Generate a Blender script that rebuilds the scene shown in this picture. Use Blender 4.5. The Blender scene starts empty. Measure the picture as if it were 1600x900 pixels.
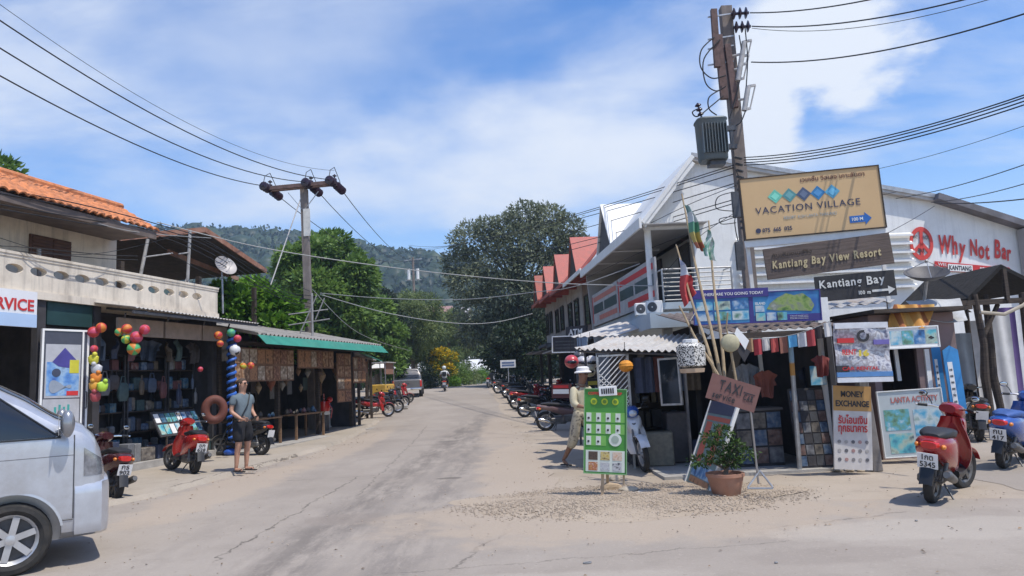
import bpy, bmesh, math, random
import numpy as np
from mathutils import Vector, Matrix
sc = bpy.context.scene
C = sc.collection
R = math.radians
# ------------------------------------------------------------------ camera
FPX = 1150.0; PITCH = R(7.0); ROLL = R(2.8); CAMZ = 1.6
fw = Vector((0, math.cos(PITCH), math.sin(PITCH)))
r0 = Vector((1, 0, 0)); u0 = Vector((0, -math.sin(PITCH), math.cos(PITCH)))
rt = r0*math.cos(ROLL) - u0*math.sin(ROLL)
up = r0*math.sin(ROLL) + u0*math.cos(ROLL)
cam = bpy.data.cameras.new('camera'); co = bpy.data.objects.new('camera', cam); C.objects.link(co)
cam.sensor_width = 36; cam.lens = FPX/1600*36; cam.clip_start = 0.05; cam.clip_end = 3000
co.matrix_world = Matrix(((rt.x, up.x, -fw.x, 0), (rt.y, up.y, -fw.y, 0), (rt.z, up.z, -fw.z, CAMZ), (0, 0, 0, 1)))
sc.camera = co
# ------------------------------------------------------------------ world, sun, exposure
SUN_EL = R(64); SUN_DIR = Vector((0.80, -0.60, 0)).normalized()*math.cos(SUN_EL) + Vector((0, 0, math.sin(SUN_EL)))
wd = bpy.data.worlds.new('World'); sc.world = wd; wd.use_nodes = True
nt = wd.node_tree; nt.nodes.clear()
def wn(t, **k):
    n = nt.nodes.new(t)
    for a, b in k.items(): setattr(n, a, b)
    return n
L = nt.links.new
out = wn('ShaderNodeOutputWorld'); bg = wn('ShaderNodeBackground'); bg.inputs[1].default_value = 0.13
sky = wn('ShaderNodeTexSky', sky_type='NISHITA', sun_disc=False)
sky.sun_elevation = SUN_EL; sky.sun_rotation = math.atan2(SUN_DIR.x, SUN_DIR.y)
sky.air_density = 1.0; sky.dust_density = 0.6; sky.ozone_density = 2.5
tc = wn('ShaderNodeTexCoord')
sep = wn('ShaderNodeSeparateXYZ'); L(tc.outputs['Generated'], sep.inputs[0])
def wmath(op, a, b=None, c=None):
    n = wn('ShaderNodeMath', operation=op)
    for i, v in enumerate((a, b, c)):
        if v is None: continue
        if hasattr(v, 'default_value'): L(v, n.inputs[i])
        else: n.inputs[i].default_value = v
    return n.outputs[0]
def wmap(v, a, b, c=0., d=1.):
    n = wn('ShaderNodeMapRange', interpolation_type='SMOOTHSTEP'); L(v, n.inputs[0])
    for i, x in enumerate((a, b, c, d)): n.inputs[i+1].default_value = x
    return n.outputs[0]
# clouds live on a plane overhead: direction / (z + .12)
zz = wmath('ADD', wmath('MAXIMUM', sep.outputs[2], 0.0), 0.22)
cx = wmath('DIVIDE', sep.outputs[0], zz); cy = wmath('DIVIDE', sep.outputs[1], zz)
cmb = wn('ShaderNodeCombineXYZ'); L(cx, cmb.inputs[0]); L(cy, cmb.inputs[1])
mp = wn('ShaderNodeMapping'); L(cmb.outputs[0], mp.inputs[0]); mp.inputs['Rotation'].default_value = (0, 0, R(35)); mp.inputs['Scale'].default_value = (0.75, 1.5, 1)
n1 = wn('ShaderNodeTexNoise'); L(mp.outputs[0], n1.inputs['Vector'])
n1.inputs['Scale'].default_value = 1.35; n1.inputs['Detail'].default_value = 7; n1.inputs['Roughness'].default_value = 0.55; n1.inputs['Distortion'].default_value = 0.35
thin = wmap(n1.outputs[0], 0.44, 0.72, 0.0, 0.72)
n2 = wn('ShaderNodeTexNoise'); L(cmb.outputs[0], n2.inputs['Vector'])
n2.inputs['Scale'].default_value = 2.6; n2.inputs['Detail'].default_value = 8; n2.inputs['Roughness'].default_value = 0.55
# places of the heavier clouds: (azimuth tangent x/y, z/y) around given directions
rx = wmath('DIVIDE', sep.outputs[0], wmath('MAXIMUM', sep.outputs[1], 0.05)); rz = wmath('DIVIDE', sep.outputs[2], wmath('MAXIMUM', sep.outputs[1], 0.05))
def blob(x, z, sx, sz, amp=0.45, soft=1.0):
    dx = wmath('DIVIDE', wmath('SUBTRACT', rx, x), sx); dz = wmath('DIVIDE', wmath('SUBTRACT', rz, z), sz)
    d = wmath('SQRT', wmath('ADD', wmath('MULTIPLY', dx, dx), wmath('MULTIPLY', dz, dz)))
    d = wmath('ADD', d, wmath('MULTIPLY', wmath('SUBTRACT', n2.outputs[0], 0.5), amp*5))
    return wmap(d, 1.0+soft*0.25, 1.0-soft*0.6)
def dirxz(u, v):
    d = fw*FPX + rt*(u-800) + up*(450-v); return d.x/d.y, d.z/d.y
big = blob(*dirxz(1265, 60), 0.125, 0.12, 0.5, 0.45)
big2 = blob(*dirxz(1190, 150), 0.07, 0.12, 0.45, 0.5)
low1 = wmath('MULTIPLY', blob(*dirxz(830, 235), 0.24, 0.10, 0.4, 2.2), 0.95)
low2 = wmath('MULTIPLY', blob(*dirxz(560, 300), 0.34, 0.06, 0.35, 2.4), 0.85)
low3 = wmath('MULTIPLY', blob(*dirxz(960, 260), 0.18, 0.12, 0.35, 2.2), 0.9)
low4 = wmath('MULTIPLY', blob(*dirxz(1560, 180), 0.10, 0.03, 0.4, 2.0), 0.35)
low5 = wmath('MULTIPLY', blob(*dirxz(360, 90), 0.34, 0.16, 0.45, 2.4), 0.62)
m = thin
for b_ in (big, big2, low1, low2, low3, low4, low5): m = wmath('SUBTRACT', wmath('ADD', m, b_), wmath('MULTIPLY', m, b_))
hz = wmap(sep.outputs[2], 0.0, 0.30, 0.40, 0.0)
m = wmath('MAXIMUM', m, hz)
hs = wn('ShaderNodeHueSaturation'); L(sky.outputs[0], hs.inputs['Color']); hs.inputs['Saturation'].default_value = 1.3; hs.inputs['Value'].default_value = 1.45; hs.inputs['Hue'].default_value = 0.508
mx = wn('ShaderNodeMix', data_type='RGBA'); L(m, mx.inputs['Factor']); L(hs.outputs[0], mx.inputs['A']); mx.inputs['B'].default_value = (6.1, 6.5, 7.2, 1)
L(mx.outputs['Result'], bg.inputs[0]); L(bg.outputs[0], out.inputs[0])
sl = bpy.data.lights.new('sun', 'SUN'); so = bpy.data.objects.new('sun', sl); C.objects.link(so)
sl.energy = 4.0; sl.angle = R(0.5); sl.color = (1.0, 0.955, 0.88)
so.rotation_euler = SUN_DIR.to_track_quat('Z', 'Y').to_euler(); so.location = (0, 0, 60)
vs = sc.view_settings; vs.view_transform = 'Standard'; vs.look = 'None'; vs.gamma = 1; vs.exposure = 0.15; vs.use_curve_mapping = False
sc.cycles.use_denoising = True; sc.cycles.use_adaptive_sampling = True
sc.cycles.max_bounces = 6; sc.cycles.volume_bounces = 0; sc.cycles.transparent_max_bounces = 12
# ------------------------------------------------------------------ placing: pixel of the 1600x900 photograph + real depth
def gz(x, y):
    t = min(1, max(0, (y-18)/44.0)); return 1.15*t*t*(3-2*t)
def W(u, v, Y):
    d = fw*FPX + rt*(u-800) + up*(450-v); return Vector((0, 0, CAMZ)) + d*(Y/d.y)
def G(u, v):
    d = fw*FPX + rt*(u-800) + up*(450-v)
    Y = 8.0
    for _ in range(60):
        p = Vector((0, 0, CAMZ)) + d*(Y/d.y)
        e = p.z - gz(p.x, p.y); s = d.z/d.y
        Y = max(1, min(300, Y - 0.6*e/(s-0.03)))
    p = Vector((0, 0, CAMZ)) + d*(Y/d.y); p.z = gz(p.x, p.y); return p
# ------------------------------------------------------------------ materials
def s(r, g, b):
    f = lambda c: (c/255/12.92 if c <= 10 else ((c/255+0.055)/1.055)**2.4)
    return (f(r), f(g), f(b))
_mc = {}
def nodes(name):
    m = bpy.data.materials.new(name); m.use_nodes = True; t = m.node_tree
    return m, t, t.nodes['Principled BSDF']
def paint(name, col=(.5, .5, .5), rough=.5, metal=0, var=.12, scale=6, bump=0.0, dirt=0.0, dirtcol=(.12, .1, .075), coat=0, spec=.5, stretch=(1, 1, 1), streak=0):
    if name in _mc: return _mc[name]
    m, t, p = nodes(name); N = t.nodes.new; K = t.links.new
    tcn = N('ShaderNodeTexCoord'); mpn = N('ShaderNodeMapping'); K(tcn.outputs['Object'], mpn.inputs[0]); mpn.inputs['Scale'].default_value = stretch
    no = N('ShaderNodeTexNoise'); K(mpn.outputs[0], no.inputs['Vector']); no.inputs['Scale'].default_value = scale; no.inputs['Detail'].default_value = 5; no.inputs['Roughness'].default_value = .6
    cr = N('ShaderNodeValToRGB'); e = cr.color_ramp.elements
    e[0].position = .3; e[1].position = .7
    e[0].color = tuple(max(0, c*(1-var)) for c in col)+(1,); e[1].color = tuple(min(1, c*(1+var)) for c in col)+(1,)
    K(no.outputs[0], cr.inputs[0]); colout = cr.outputs[0]
    if dirt > 0:
        n2 = N('ShaderNodeTexNoise'); K(tcn.outputs['Object'], n2.inputs['Vector']); n2.inputs['Scale'].default_value = scale*.35; n2.inputs['Detail'].default_value = 8; n2.inputs['Roughness'].default_value = .7
        mr = N('ShaderNodeMapRange'); K(n2.outputs[0], mr.inputs[0]); mr.inputs[1].default_value = .48; mr.inputs[2].default_value = .68; mr.inputs[4].default_value = dirt
        mxn = N('ShaderNodeMix'); mxn.data_type = 'RGBA'; K(mr.outputs[0], mxn.inputs['Factor']); K(colout, mxn.inputs['A']); mxn.inputs['B'].default_value = dirtcol+(1,)
        colout = mxn.outputs['Result']
    if streak:   # rain streaks and mould running down the wall
        mp2 = N('ShaderNodeMapping'); K(tcn.outputs['Object'], mp2.inputs[0]); mp2.inputs['Scale'].default_value = (5, 5, .35)
        n3 = N('ShaderNodeTexNoise'); K(mp2.outputs[0], n3.inputs['Vector']); n3.inputs['Scale'].default_value = 1.3; n3.inputs['Detail'].default_value = 8; n3.inputs['Roughness'].default_value = .7
        m3 = N('ShaderNodeMapRange'); K(n3.outputs[0], m3.inputs[0]); m3.inputs[1].default_value = .50; m3.inputs[2].default_value = .74; m3.inputs[4].default_value = streak
        x3 = N('ShaderNodeMix'); x3.data_type = 'RGBA'; K(m3.outputs[0], x3.inputs['Factor']); K(colout, x3.inputs['A']); x3.inputs['B'].default_value = (.14, .125, .11, 1); colout = x3.outputs['Result']
    K(colout, p.inputs['Base Color'])
    rr = N('ShaderNodeMapRange'); K(no.outputs[0], rr.inputs[0]); rr.inputs[3].default_value = max(0, rough-.08); rr.inputs[4].default_value = min(1, rough+.1); K(rr.outputs[0], p.inputs['Roughness'])
    p.inputs['Metallic'].default_value = metal; p.inputs['Coat Weight'].default_value = coat; p.inputs['Specular IOR Level'].default_value = spec
    if bump:
        bn = N('ShaderNodeBump'); bn.inputs['Strength'].default_value = min(1, bump); bn.inputs['Distance'].default_value = .02; K(no.outputs[0], bn.inputs['Height']); K(bn.outputs[0], p.inputs['Normal'])
    _mc[name] = m; return m
def pal(name, cols, scale=3.0, rough=.5, kind='noise', stretch=(1, 1, 1), off=0.0, detail=3):
    """a printed picture: hard-edged ramp of a procedural pattern"""
    if name in _mc: return _mc[name]
    m, t, p = nodes(name); N = t.nodes.new; K = t.links.new
    tcn = N('ShaderNodeTexCoord'); mpn = N('ShaderNodeMapping'); K(tcn.outputs['Object'], mpn.inputs[0]); mpn.inputs['Scale'].default_value = stretch; mpn.inputs['Location'].default_value = (off, off*.7, off*1.3)
    if kind == 'voronoi':
        no = N('ShaderNodeTexVoronoi'); K(mpn.outputs[0], no.inputs['Vector']); no.inputs['Scale'].default_value = scale
        sp = N('ShaderNodeSeparateColor'); K(no.outputs['Color'], sp.inputs[0]); src = sp.outputs[0]
    else:
        no = N('ShaderNodeTexNoise'); K(mpn.outputs[0], no.inputs['Vector']); no.inputs['Scale'].default_value = scale; no.inputs['Detail'].default_value = detail; src = no.outputs[0]
    cr = N('ShaderNodeValToRGB'); cr.color_ramp.interpolation = 'LINEAR' if kind == 'noise' else 'CONSTANT'
    e = cr.color_ramp.elements; n = len(cols)
    while len(e) < n: e.new(.5)
    lo, hi = (.28, .72) if kind == 'noise' else (0, 1)
    for i, c in enumerate(cols): e[i].position = lo+(hi-lo)*i/n if kind != 'noise' else lo+(hi-lo)*i/max(1, n-1); e[i].color = tuple(c)+(1,)
    K(src, cr.inputs[0]); K(cr.outputs[0], p.inputs['Base Color']); p.inputs['Roughness'].default_value = rough
    _mc[name] = m; return m
def glass(name, col=(.02, .025, .03), rough=.05):
    if name in _mc: return _mc[name]
    m, t, p = nodes(name); p.inputs['Base Color'].default_value = col+(1,); p.inputs['Roughness'].default_value = rough; p.inputs['Specular IOR Level'].default_value = .6; p.inputs['Coat Weight'].default_value = .3
    _mc[name] = m; return m
def leafmat(name, dark, light, var=.5, trans=.25, scale=.6):
    if name in _mc: return _mc[name]
    m, t, p = nodes(name); N = t.nodes.new; K = t.links.new
    g = N('ShaderNodeNewGeometry'); tcn = N('ShaderNodeTexCoord')
    no = N('ShaderNodeTexNoise'); K(tcn.outputs['Object'], no.inputs['Vector']); no.inputs['Scale'].default_value = scale; no.inputs['Detail'].default_value = 3
    ad = N('ShaderNodeMath'); ad.operation = 'MULTIPLY_ADD'; K(g.outputs['Random Per Island'], ad.inputs[0]); ad.inputs[1].default_value = var; 
    sb = N('ShaderNodeMath'); sb.operation = 'MULTIPLY_ADD'; K(no.outputs[0], sb.inputs[0]); sb.inputs[1].default_value = 1.5; sb.inputs[2].default_value = -.5-var*.3
    K(sb.outputs[0], ad.inputs[2])
    cr = N('ShaderNodeValToRGB'); e = cr.color_ramp.elements; e[0].color = dark+(1,); e[1].color = light+(1,); e[0].position = .0; e[1].position = .9; K(ad.outputs[0], cr.inputs[0])
    K(cr.outputs[0], p.inputs['Base Color']); p.inputs['Roughness'].default_value = .55; p.inputs['Specular IOR Level'].default_value = .35
    tr = N('ShaderNodeBsdfTranslucent'); K(cr.outputs[0], tr.inputs['Color']); ms = N('ShaderNodeMixShader'); ms.inputs[0].default_value = trans
    K(p.outputs[0], ms.inputs[1]); K(tr.outputs[0], ms.inputs[2]); K(ms.outputs[0], t.nodes['Material Output'].inputs[0])
    _mc[name] = m; return m
# ------------------------------------------------------------------ mesh builder
class MB:
    def __init__(self): self.v = []; self.f = []; self.mi = []; self.cur = 0; self.T = Matrix()
    def add(self, vs_, fs):
        b = len(self.v)
        for p in vs_: self.v.append(tuple(self.T @ Vector(p)))
        for f in fs: self.f.append(tuple(i+b for i in f)); self.mi.append(self.cur)
        return self
    def box(self, c, d, rot=None, bev=0.0):
        hx, hy, hz = d[0]/2, d[1]/2, d[2]/2
        if bev > 0:
            b = min(bev, hx*.9, hy*.9, hz*.9); vs_ = []
            for X in (-1, 1):
                for Y in (-1, 1):
                    for Z in (-1, 1):
                        vs_ += [(X*(hx-b), Y*(hy-b), Z*hz), (X*(hx-b), Y*hy, Z*(hz-b)), (X*hx, Y*(hy-b), Z*(hz-b))]
            me = bmesh.new()
            for p in vs_: me.verts.new(p)
            bmesh.ops.convex_hull(me, input=me.verts); me.verts.index_update()
            pts = [v_.co.copy() for v_ in me.verts]; fs = [tuple(q.index for q in f.verts) for f in me.faces]; me.free()
        else:
            pts = [Vector((x, y, z)) for x in (-hx, hx) for y in (-hy, hy) for z in (-hz, hz)]
            fs = [(0, 1, 3, 2), (4, 6, 7, 5), (0, 4, 5, 1), (2, 3, 7, 6), (0, 2, 6, 4), (1, 5, 7, 3)]
        M_ = Matrix.Translation(Vector(c)) @ (rot.to_4x4() if rot is not None else Matrix())
        return self.add([M_ @ Vector(p) for p in pts], fs)
    def bb(self, x0, x1, y0, y1, z0, z1, bev=0): return self.box(((x0+x1)/2, (y0+y1)/2, (z0+z1)/2), (abs(x1-x0), abs(y1-y0), abs(z1-z0)), None, bev)
    def prism(self, poly, vec):
        """closed planar polygon pushed along vec"""
        n = len(poly); a = [Vector(p) for p in poly]; b = [p+Vector(vec) for p in a]
        fs = [tuple(range(n))[::-1], tuple(range(n, 2*n))]+[(i, (i+1) % n, n+(i+1) % n, n+i) for i in range(n)]
        return self.add(a+b, fs)
    def tube(self, pts, r, n=8, caps=True, closed=False):
        pts = [Vector(p) for p in pts]; k = len(pts); rs = r if hasattr(r, '__len__') else [r]*k
        vs_ = []; prev = None
        for i, p in enumerate(pts):
            a = pts[i-1] if (i > 0 or closed) else p; b = pts[(i+1) % k] if (i < k-1 or closed) else p
            t = (b-a)
            if t.length < 1e-9: t = Vector((0, 0, 1))
            t.normalize()
            if prev is None:
                x = t.orthogonal().normalized()
            else:
                x = prev - t*prev.dot(t)
                if x.length < 1e-6: x = t.orthogonal()
                x.normalize()
            prev = x; y = t.cross(x)
            for j in range(n):
                an = 2*math.pi*j/n + math.pi/n; vs_.append(p + (x*math.cos(an)+y*math.sin(an))*rs[i])
        fs = []
        for i in range(k-1 if not closed else k):
            i2 = (i+1) % k
            for j in range(n): fs.append((i*n+j, i*n+(j+1) % n, i2*n+(j+1) % n, i2*n+j))
        if caps and not closed: fs.append(tuple(range(n))[::-1]); fs.append(tuple(range((k-1)*n, k*n)))
        return self.add(vs_, fs)
    def beam(self, p0, p1, w, h, upv=(0, 0, 1)):
        p0 = Vector(p0); p1 = Vector(p1); t = (p1-p0).normalized(); x = t.cross(Vector(upv))
        if x.length < 1e-5: x = Vector((1, 0, 0)) if abs(t.x) < .9 else Vector((0, 1, 0))
        x.normalize(); y = x.cross(t)
        vs_ = [p+x*a*w/2+y*b*h/2 for p in (p0, p1) for a, b in ((-1, -1), (1, -1), (1, 1), (-1, 1))]
        return self.add(vs_, [(0, 1, 2, 3), (7, 6, 5, 4)]+[(i, i+4, (i+1) % 4+4, (i+1) % 4) for i in range(4)])
    def lathe(self, prof, n=24, M_=Matrix(), closed=False):
        """prof: (radius, z)"""
        vs_ = [M_ @ Vector((r*math.cos(2*math.pi*j/n), r*math.sin(2*math.pi*j/n), z)) for r, z in prof for j in range(n)]
        k = len(prof); fs = []
        for i in range(k if closed else k-1):
            i2 = (i+1) % k
            for j in range(n): fs.append((i*n+j, i*n+(j+1) % n, i2*n+(j+1) % n, i2*n+j))
        if not closed:
            if prof[0][0] > 1e-4: fs.append(tuple(range(n))[::-1])
            if prof[-1][0] > 1e-4: fs.append(tuple(range((k-1)*n, k*n)))
        return self.add(vs_, fs)
    def ball(self, c, r, n=16, k=10, sc_=(1, 1, 1), M_=None):
        M2 = Matrix.Translation(Vector(c)) @ (M_.to_4x4() if M_ is not None else Matrix()) @ Matrix.Diagonal((sc_[0], sc_[1], sc_[2], 1))
        return self.lathe([(max(1e-5, r*math.sin(math.pi*i/k)), -r*math.cos(math.pi*i/k)) for i in range(k+1)], n, M2)
    def loft(self, rings, n=16, ax='x'):
        """rings: (pos, cy, cz, hw, hh, exponent); cross-section lies across axis x"""
        vs_ = []
        for (x, cy_, cz_, hw, hh, e) in rings:
            for j in range(n):
                a = 2*math.pi*j/n; c_, s_ = math.cos(a), math.sin(a)
                yy = cy_+hw*math.copysign(abs(c_)**(2/e), c_); z_ = cz_+hh*math.copysign(abs(s_)**(2/e), s_)
                vs_.append((x, yy, z_) if ax == 'x' else ((yy, z_, x) if ax == 'z' else (yy, x, z_)))
        k = len(rings); fs = [(i*n+j, i*n+(j+1) % n, (i+1)*n+(j+1) % n, (i+1)*n+j) for i in range(k-1) for j in range(n)]
        fs += [tuple(range(n))[::-1], tuple(range((k-1)*n, k*n))]
        return self.add(vs_, fs)
    def slab(self, a, b, c, d, th):
        a, b, c, d = map(Vector, (a, b, c, d)); n = (b-a).cross(d-a).normalized()
        return self.prism([a, b, c, d], n*-th)
    def grid(self, P, nu, nv, th=0.0, nrm=None):
        """P(i/nu, j/nv) surface; th gives it a back"""
        pts = [Vector(P(i/nu, j/nv)) for j in range(nv+1) for i in range(nu+1)]; w = nu+1
        fs = [(j*w+i, j*w+i+1, (j+1)*w+i+1, (j+1)*w+i) for j in range(nv) for i in range(nu)]
        if th:
            nrm = Vector(nrm); m_ = len(pts); pts += [p-nrm*th for p in pts]
            fs += [tuple(q+m_ for q in f[::-1]) for f in fs]
            for i in range(nu): fs += [(i+1, i, i+m_, i+1+m_), (nv*w+i, nv*w+i+1, nv*w+i+1+m_, nv*w+i+m_)]
            for j in range(nv): fs += [(j*w, (j+1)*w, (j+1)*w+m_, j*w+m_), ((j+1)*w+nu, j*w+nu, j*w+nu+m_, (j+1)*w+nu+m_)]
        return self.add(pts, fs)
    def build(self, name, mats, parent=None, smooth=False, M_=None):
        me = bpy.data.meshes.new(name); me.from_pydata(self.v, [], self.f)
        if not isinstance(mats, (list, tuple)): mats = [mats]
        for m_ in mats: me.materials.append(m_)
        if len(mats) > 1: me.polygons.foreach_set('material_index', self.mi)
        bm = bmesh.new(); bm.from_mesh(me); bmesh.ops.recalc_face_normals(bm, faces=bm.faces); bm.to_mesh(me); bm.free()
        if smooth:
            me.polygons.foreach_set('use_smooth', [True]*len(me.polygons))
            if smooth != 'all': me.set_sharp_from_angle(angle=R(38))
        o = bpy.data.objects.new(name, me); C.objects.link(o)
        if parent is not None: o.parent = parent
        if M_ is not None: o.matrix_local = M_
        return o
def raw_mesh(name, verts, faces4, mat, parent=None, smooth=False):
    """numpy verts (n,3), quads/tris (m,k)"""
    me = bpy.data.meshes.new(name); nv = len(verts); nf, k = faces4.shape
    me.vertices.add(nv); me.vertices.foreach_set('co', np.asarray(verts, dtype=np.float32).ravel())
    me.loops.add(nf*k); me.loops.foreach_set('vertex_index', faces4.astype(np.int32).ravel())
    me.polygons.add(nf); me.polygons.foreach_set('loop_start', np.arange(0, nf*k, k, dtype=np.int32)); me.polygons.foreach_set('loop_total', np.full(nf, k, dtype=np.int32))
    if smooth: me.polygons.foreach_set('use_smooth', [True]*nf)
    me.update(calc_edges=True); me.materials.append(mat)
    o = bpy.data.objects.new(name, me); C.objects.link(o)
    if parent is not None: o.parent = parent
    return o
# ------------------------------------------------------------------ scene graph
def thing(name, label, cat, loc=(0, 0, 0), rz=0, group=None, M_=None):
    o = bpy.data.objects.new(name, None); C.objects.link(o); o.empty_display_size = .1
    if M_ is not None: o.matrix_world = M_
    else: o.location = loc; o.rotation_euler = (0, 0, rz)
    o['label'] = label; o['category'] = cat
    if group: o['group'] = group
    return o
def tag(o, label, cat, group=None):
    o['label'] = label; o['category'] = cat
    if group: o['group'] = group
    return o
def struct(o, kind='structure'): o['kind'] = kind; return o
def dup(root, label=None, group=None, M_=None):
    def cp(o, par):
        c = o.copy(); C.objects.link(c)
        if par is not None: c.parent = par; c.matrix_parent_inverse = o.matrix_parent_inverse.copy()
        for ch in o.children: cp(ch, c)
        return c
    r = cp(root, None)
    if label: r['label'] = label
    if group: r['group'] = group
    if M_ is not None: r.matrix_world = M_
    return r
def board(bl, br, tl, YL, YR=None, YT=None):
    """frame of a flat board: origin at its lower left corner, x right, z up, front towards -y"""
    YR = YL if YR is None else YR; YT = YL if YT is None else YT
    a, b, c = W(*bl, YL), W(*br, YR), W(*tl, YT)
    x = (b-a).normalized(); z = (c-a); z = (z-x*z.dot(x)); h = z.length; z.normalize(); y = z.cross(x)
    M_ = Matrix(((x.x, y.x, z.x, a.x), (x.y, y.y, z.y, a.y), (x.z, y.z, z.z, a.z), (0, 0, 0, 1)))
    return M_, (b-a).length, h
def text_mesh(txt, bold=0.0, shear=0.0, extr=0.004, jitter=0, seed=1, spacing=1.0, bev=0):
    cu = bpy.data.curves.new('t', 'FONT'); cu.body = txt; cu.size = 1; cu.extrude = extr; cu.offset = bold; cu.shear = shear; cu.space_character = spacing; cu.resolution_u = 3
    o = bpy.data.objects.new('t', cu); C.objects.link(o); dg = bpy.context.evaluated_depsgraph_get()
    me = bpy.data.meshes.new_from_object(o.evaluated_get(dg)); bpy.data.objects.remove(o); bpy.data.curves.remove(cu)
    return me
def lettering(txt, parent, mat, x, z, w, h, y=-.004, bold=0.0, shear=0.0, jitter=0.0, seed=1, spacing=1.0, thick=.003, name='lettering', skew=0.0, arc=None):
    """words fitted into the box x..x+w, z..z+h on a board"""
    if jitter:
        rnd = random.Random(seed); vv = []; ff = []; adv = 0
        for ch in txt:
            if ch == ' ': adv += .38; continue
            me = text_mesh(ch, bold, shear); n = len(me.vertices)
            if n == 0: continue
            xs = [q.co.x for q in me.vertices]; x0, x1 = min(xs), max(xs)
            an = rnd.uniform(-1, 1)*jitter*.5; dz = rnd.uniform(-1, 1)*jitter*.25; k = 1+rnd.uniform(-1, 1)*jitter*.4
            b = len(vv)
            for q in me.vertices:
                px, py = (q.co.x-x0)*k, q.co.y*k
                vv.append((adv+px*math.cos(an)-py*math.sin(an), px*math.sin(an)+py*math.cos(an)+dz, q.co.z))
            ff += [tuple(i+b for i in f.vertices) for f in me.polygons]; adv += (x1-x0)*k+.09; bpy.data.meshes.remove(me)
        me = bpy.data.meshes.new('lettering'); me.from_pydata(vv, [], ff)
    else: me = text_mesh(txt, bold, shear, spacing=spacing)
    n = len(me.vertices)
    if n == 0: return None
    a = np.empty(n*3, dtype=np.float32); me.vertices.foreach_get('co', a); a = a.reshape(-1, 3)
    lo = a.min(0); hi = a.max(0); sz = np.maximum(hi-lo, 1e-6)
    px = (a[:, 0]-lo[0])/sz[0]*w+x; pz = (a[:, 1]-lo[1])/sz[1]*h+z+skew*(a[:, 0]-lo[0])/sz[0]
    py = y+((a[:, 2]-lo[2])/sz[2]-.5)*-thick
    q = np.stack([px, py, pz], 1).astype(np.float32); me.vertices.foreach_set('co', q.ravel()); me.update(); me.materials.append(mat); me.name = name
    o = bpy.data.objects.new(name, me); C.objects.link(o); o.parent = parent; return o
def corrugated(p00, p10, p01, amp=.025, pitch=.18, th=.006, nv=2, mb=None, rag=0, seed=1, dip=0):
    """sheet from edge p00-p10 (eave) to p01 (towards ridge); waves run across the eave"""
    p00, p10, p01 = Vector(p00), Vector(p10), Vector(p01); ex = p10-p00; ey = p01-p00; n = ex.cross(ey).normalized()
    if n.z < 0: n = -n
    w = ex.length; k = max(4, int(w/pitch)); nu = k*6; rnd = random.Random(seed); rg = [rnd.uniform(-1, 1)*rag for _ in range(k+1)]
    def P(a, b):
        i = int(a*k); e_ = rg[min(k, i)]*(1-b)
        return p00+ex*a+ey*(b-e_/max(ey.length, .01))+n*(amp*math.cos(2*math.pi*a*k)-dip*4*b*(1-b)) + n*(rg[min(k, i)]*.3*(1-b))
    mb = mb or MB(); mb.grid(P, nu, nv, th, n); return mb
def wire(pts_or_ends, sag, r, mat, label=None, cat='cable', name='cable', parent=None, group=None, n=22):
    a, b = Vector(pts_or_ends[0]), Vector(pts_or_ends[1])
    pts = [a.lerp(b, i/n)-Vector((0, 0, sag*4*(i/n)*(1-i/n))) for i in range(n+1)]
    o = MB().tube(pts, r, 6).build(name, mat, parent, True)
    if label: tag(o, label, cat, group)
    return o
def skin(verts, edges, radii, sub=2, root=0):
    me = bpy.data.meshes.new('s'); me.from_pydata(verts, edges, []); o = bpy.data.objects.new('s', me); C.objects.link(o)
    md = o.modifiers.new('k', 'SKIN'); md.use_smooth_shade = True; md.branch_smoothing = .6
    for i, r in enumerate(radii):
        q = me.skin_vertices[0].data[i]; q.radius = r if hasattr(r, '__len__') else (r, r); q.use_root = (i == root)
    sb = o.modifiers.new('u', 'SUBSURF'); sb.levels = sub; sb.render_levels = sub
    dg = bpy.context.evaluated_depsgraph_get(); m2 = bpy.data.meshes.new_from_object(o.evaluated_get(dg)); bpy.data.objects.remove(o); bpy.data.meshes.remove(me)
    return m2
def chain(paths, sub=2):
    """several skinned limbs sharing one mesh: paths = [[(point, radius), ...], ...]; equal points are welded"""
    vs_ = []; rs = []; es = []; idx = {}
    for p in paths:
        last = None
        for q, r in p:
            k = tuple(round(c, 4) for c in q)
            if k not in idx: idx[k] = len(vs_); vs_.append(tuple(q)); rs.append(r)
            if last is not None and last != idx[k]: es.append((last, idx[k]))
            last = idx[k]
    return skin(vs_, es, rs, sub)
def link_mesh(me, name, mat, parent=None, M_=None):
    me.materials.clear(); me.materials.append(mat); me.name = name
    o = bpy.data.objects.new(name, me); C.objects.link(o); o.parent = parent
    if M_ is not None: o.matrix_local = M_
    return o
def join_meshes(ms):
    bm = bmesh.new()
    for m_ in ms: bm.from_mesh(m_); bpy.data.meshes.remove(m_)
    me = bpy.data.meshes.new('j'); bm.to_mesh(me); bm.free(); me.polygons.foreach_set('use_smooth', [True]*len(me.polygons)); return me
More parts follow.
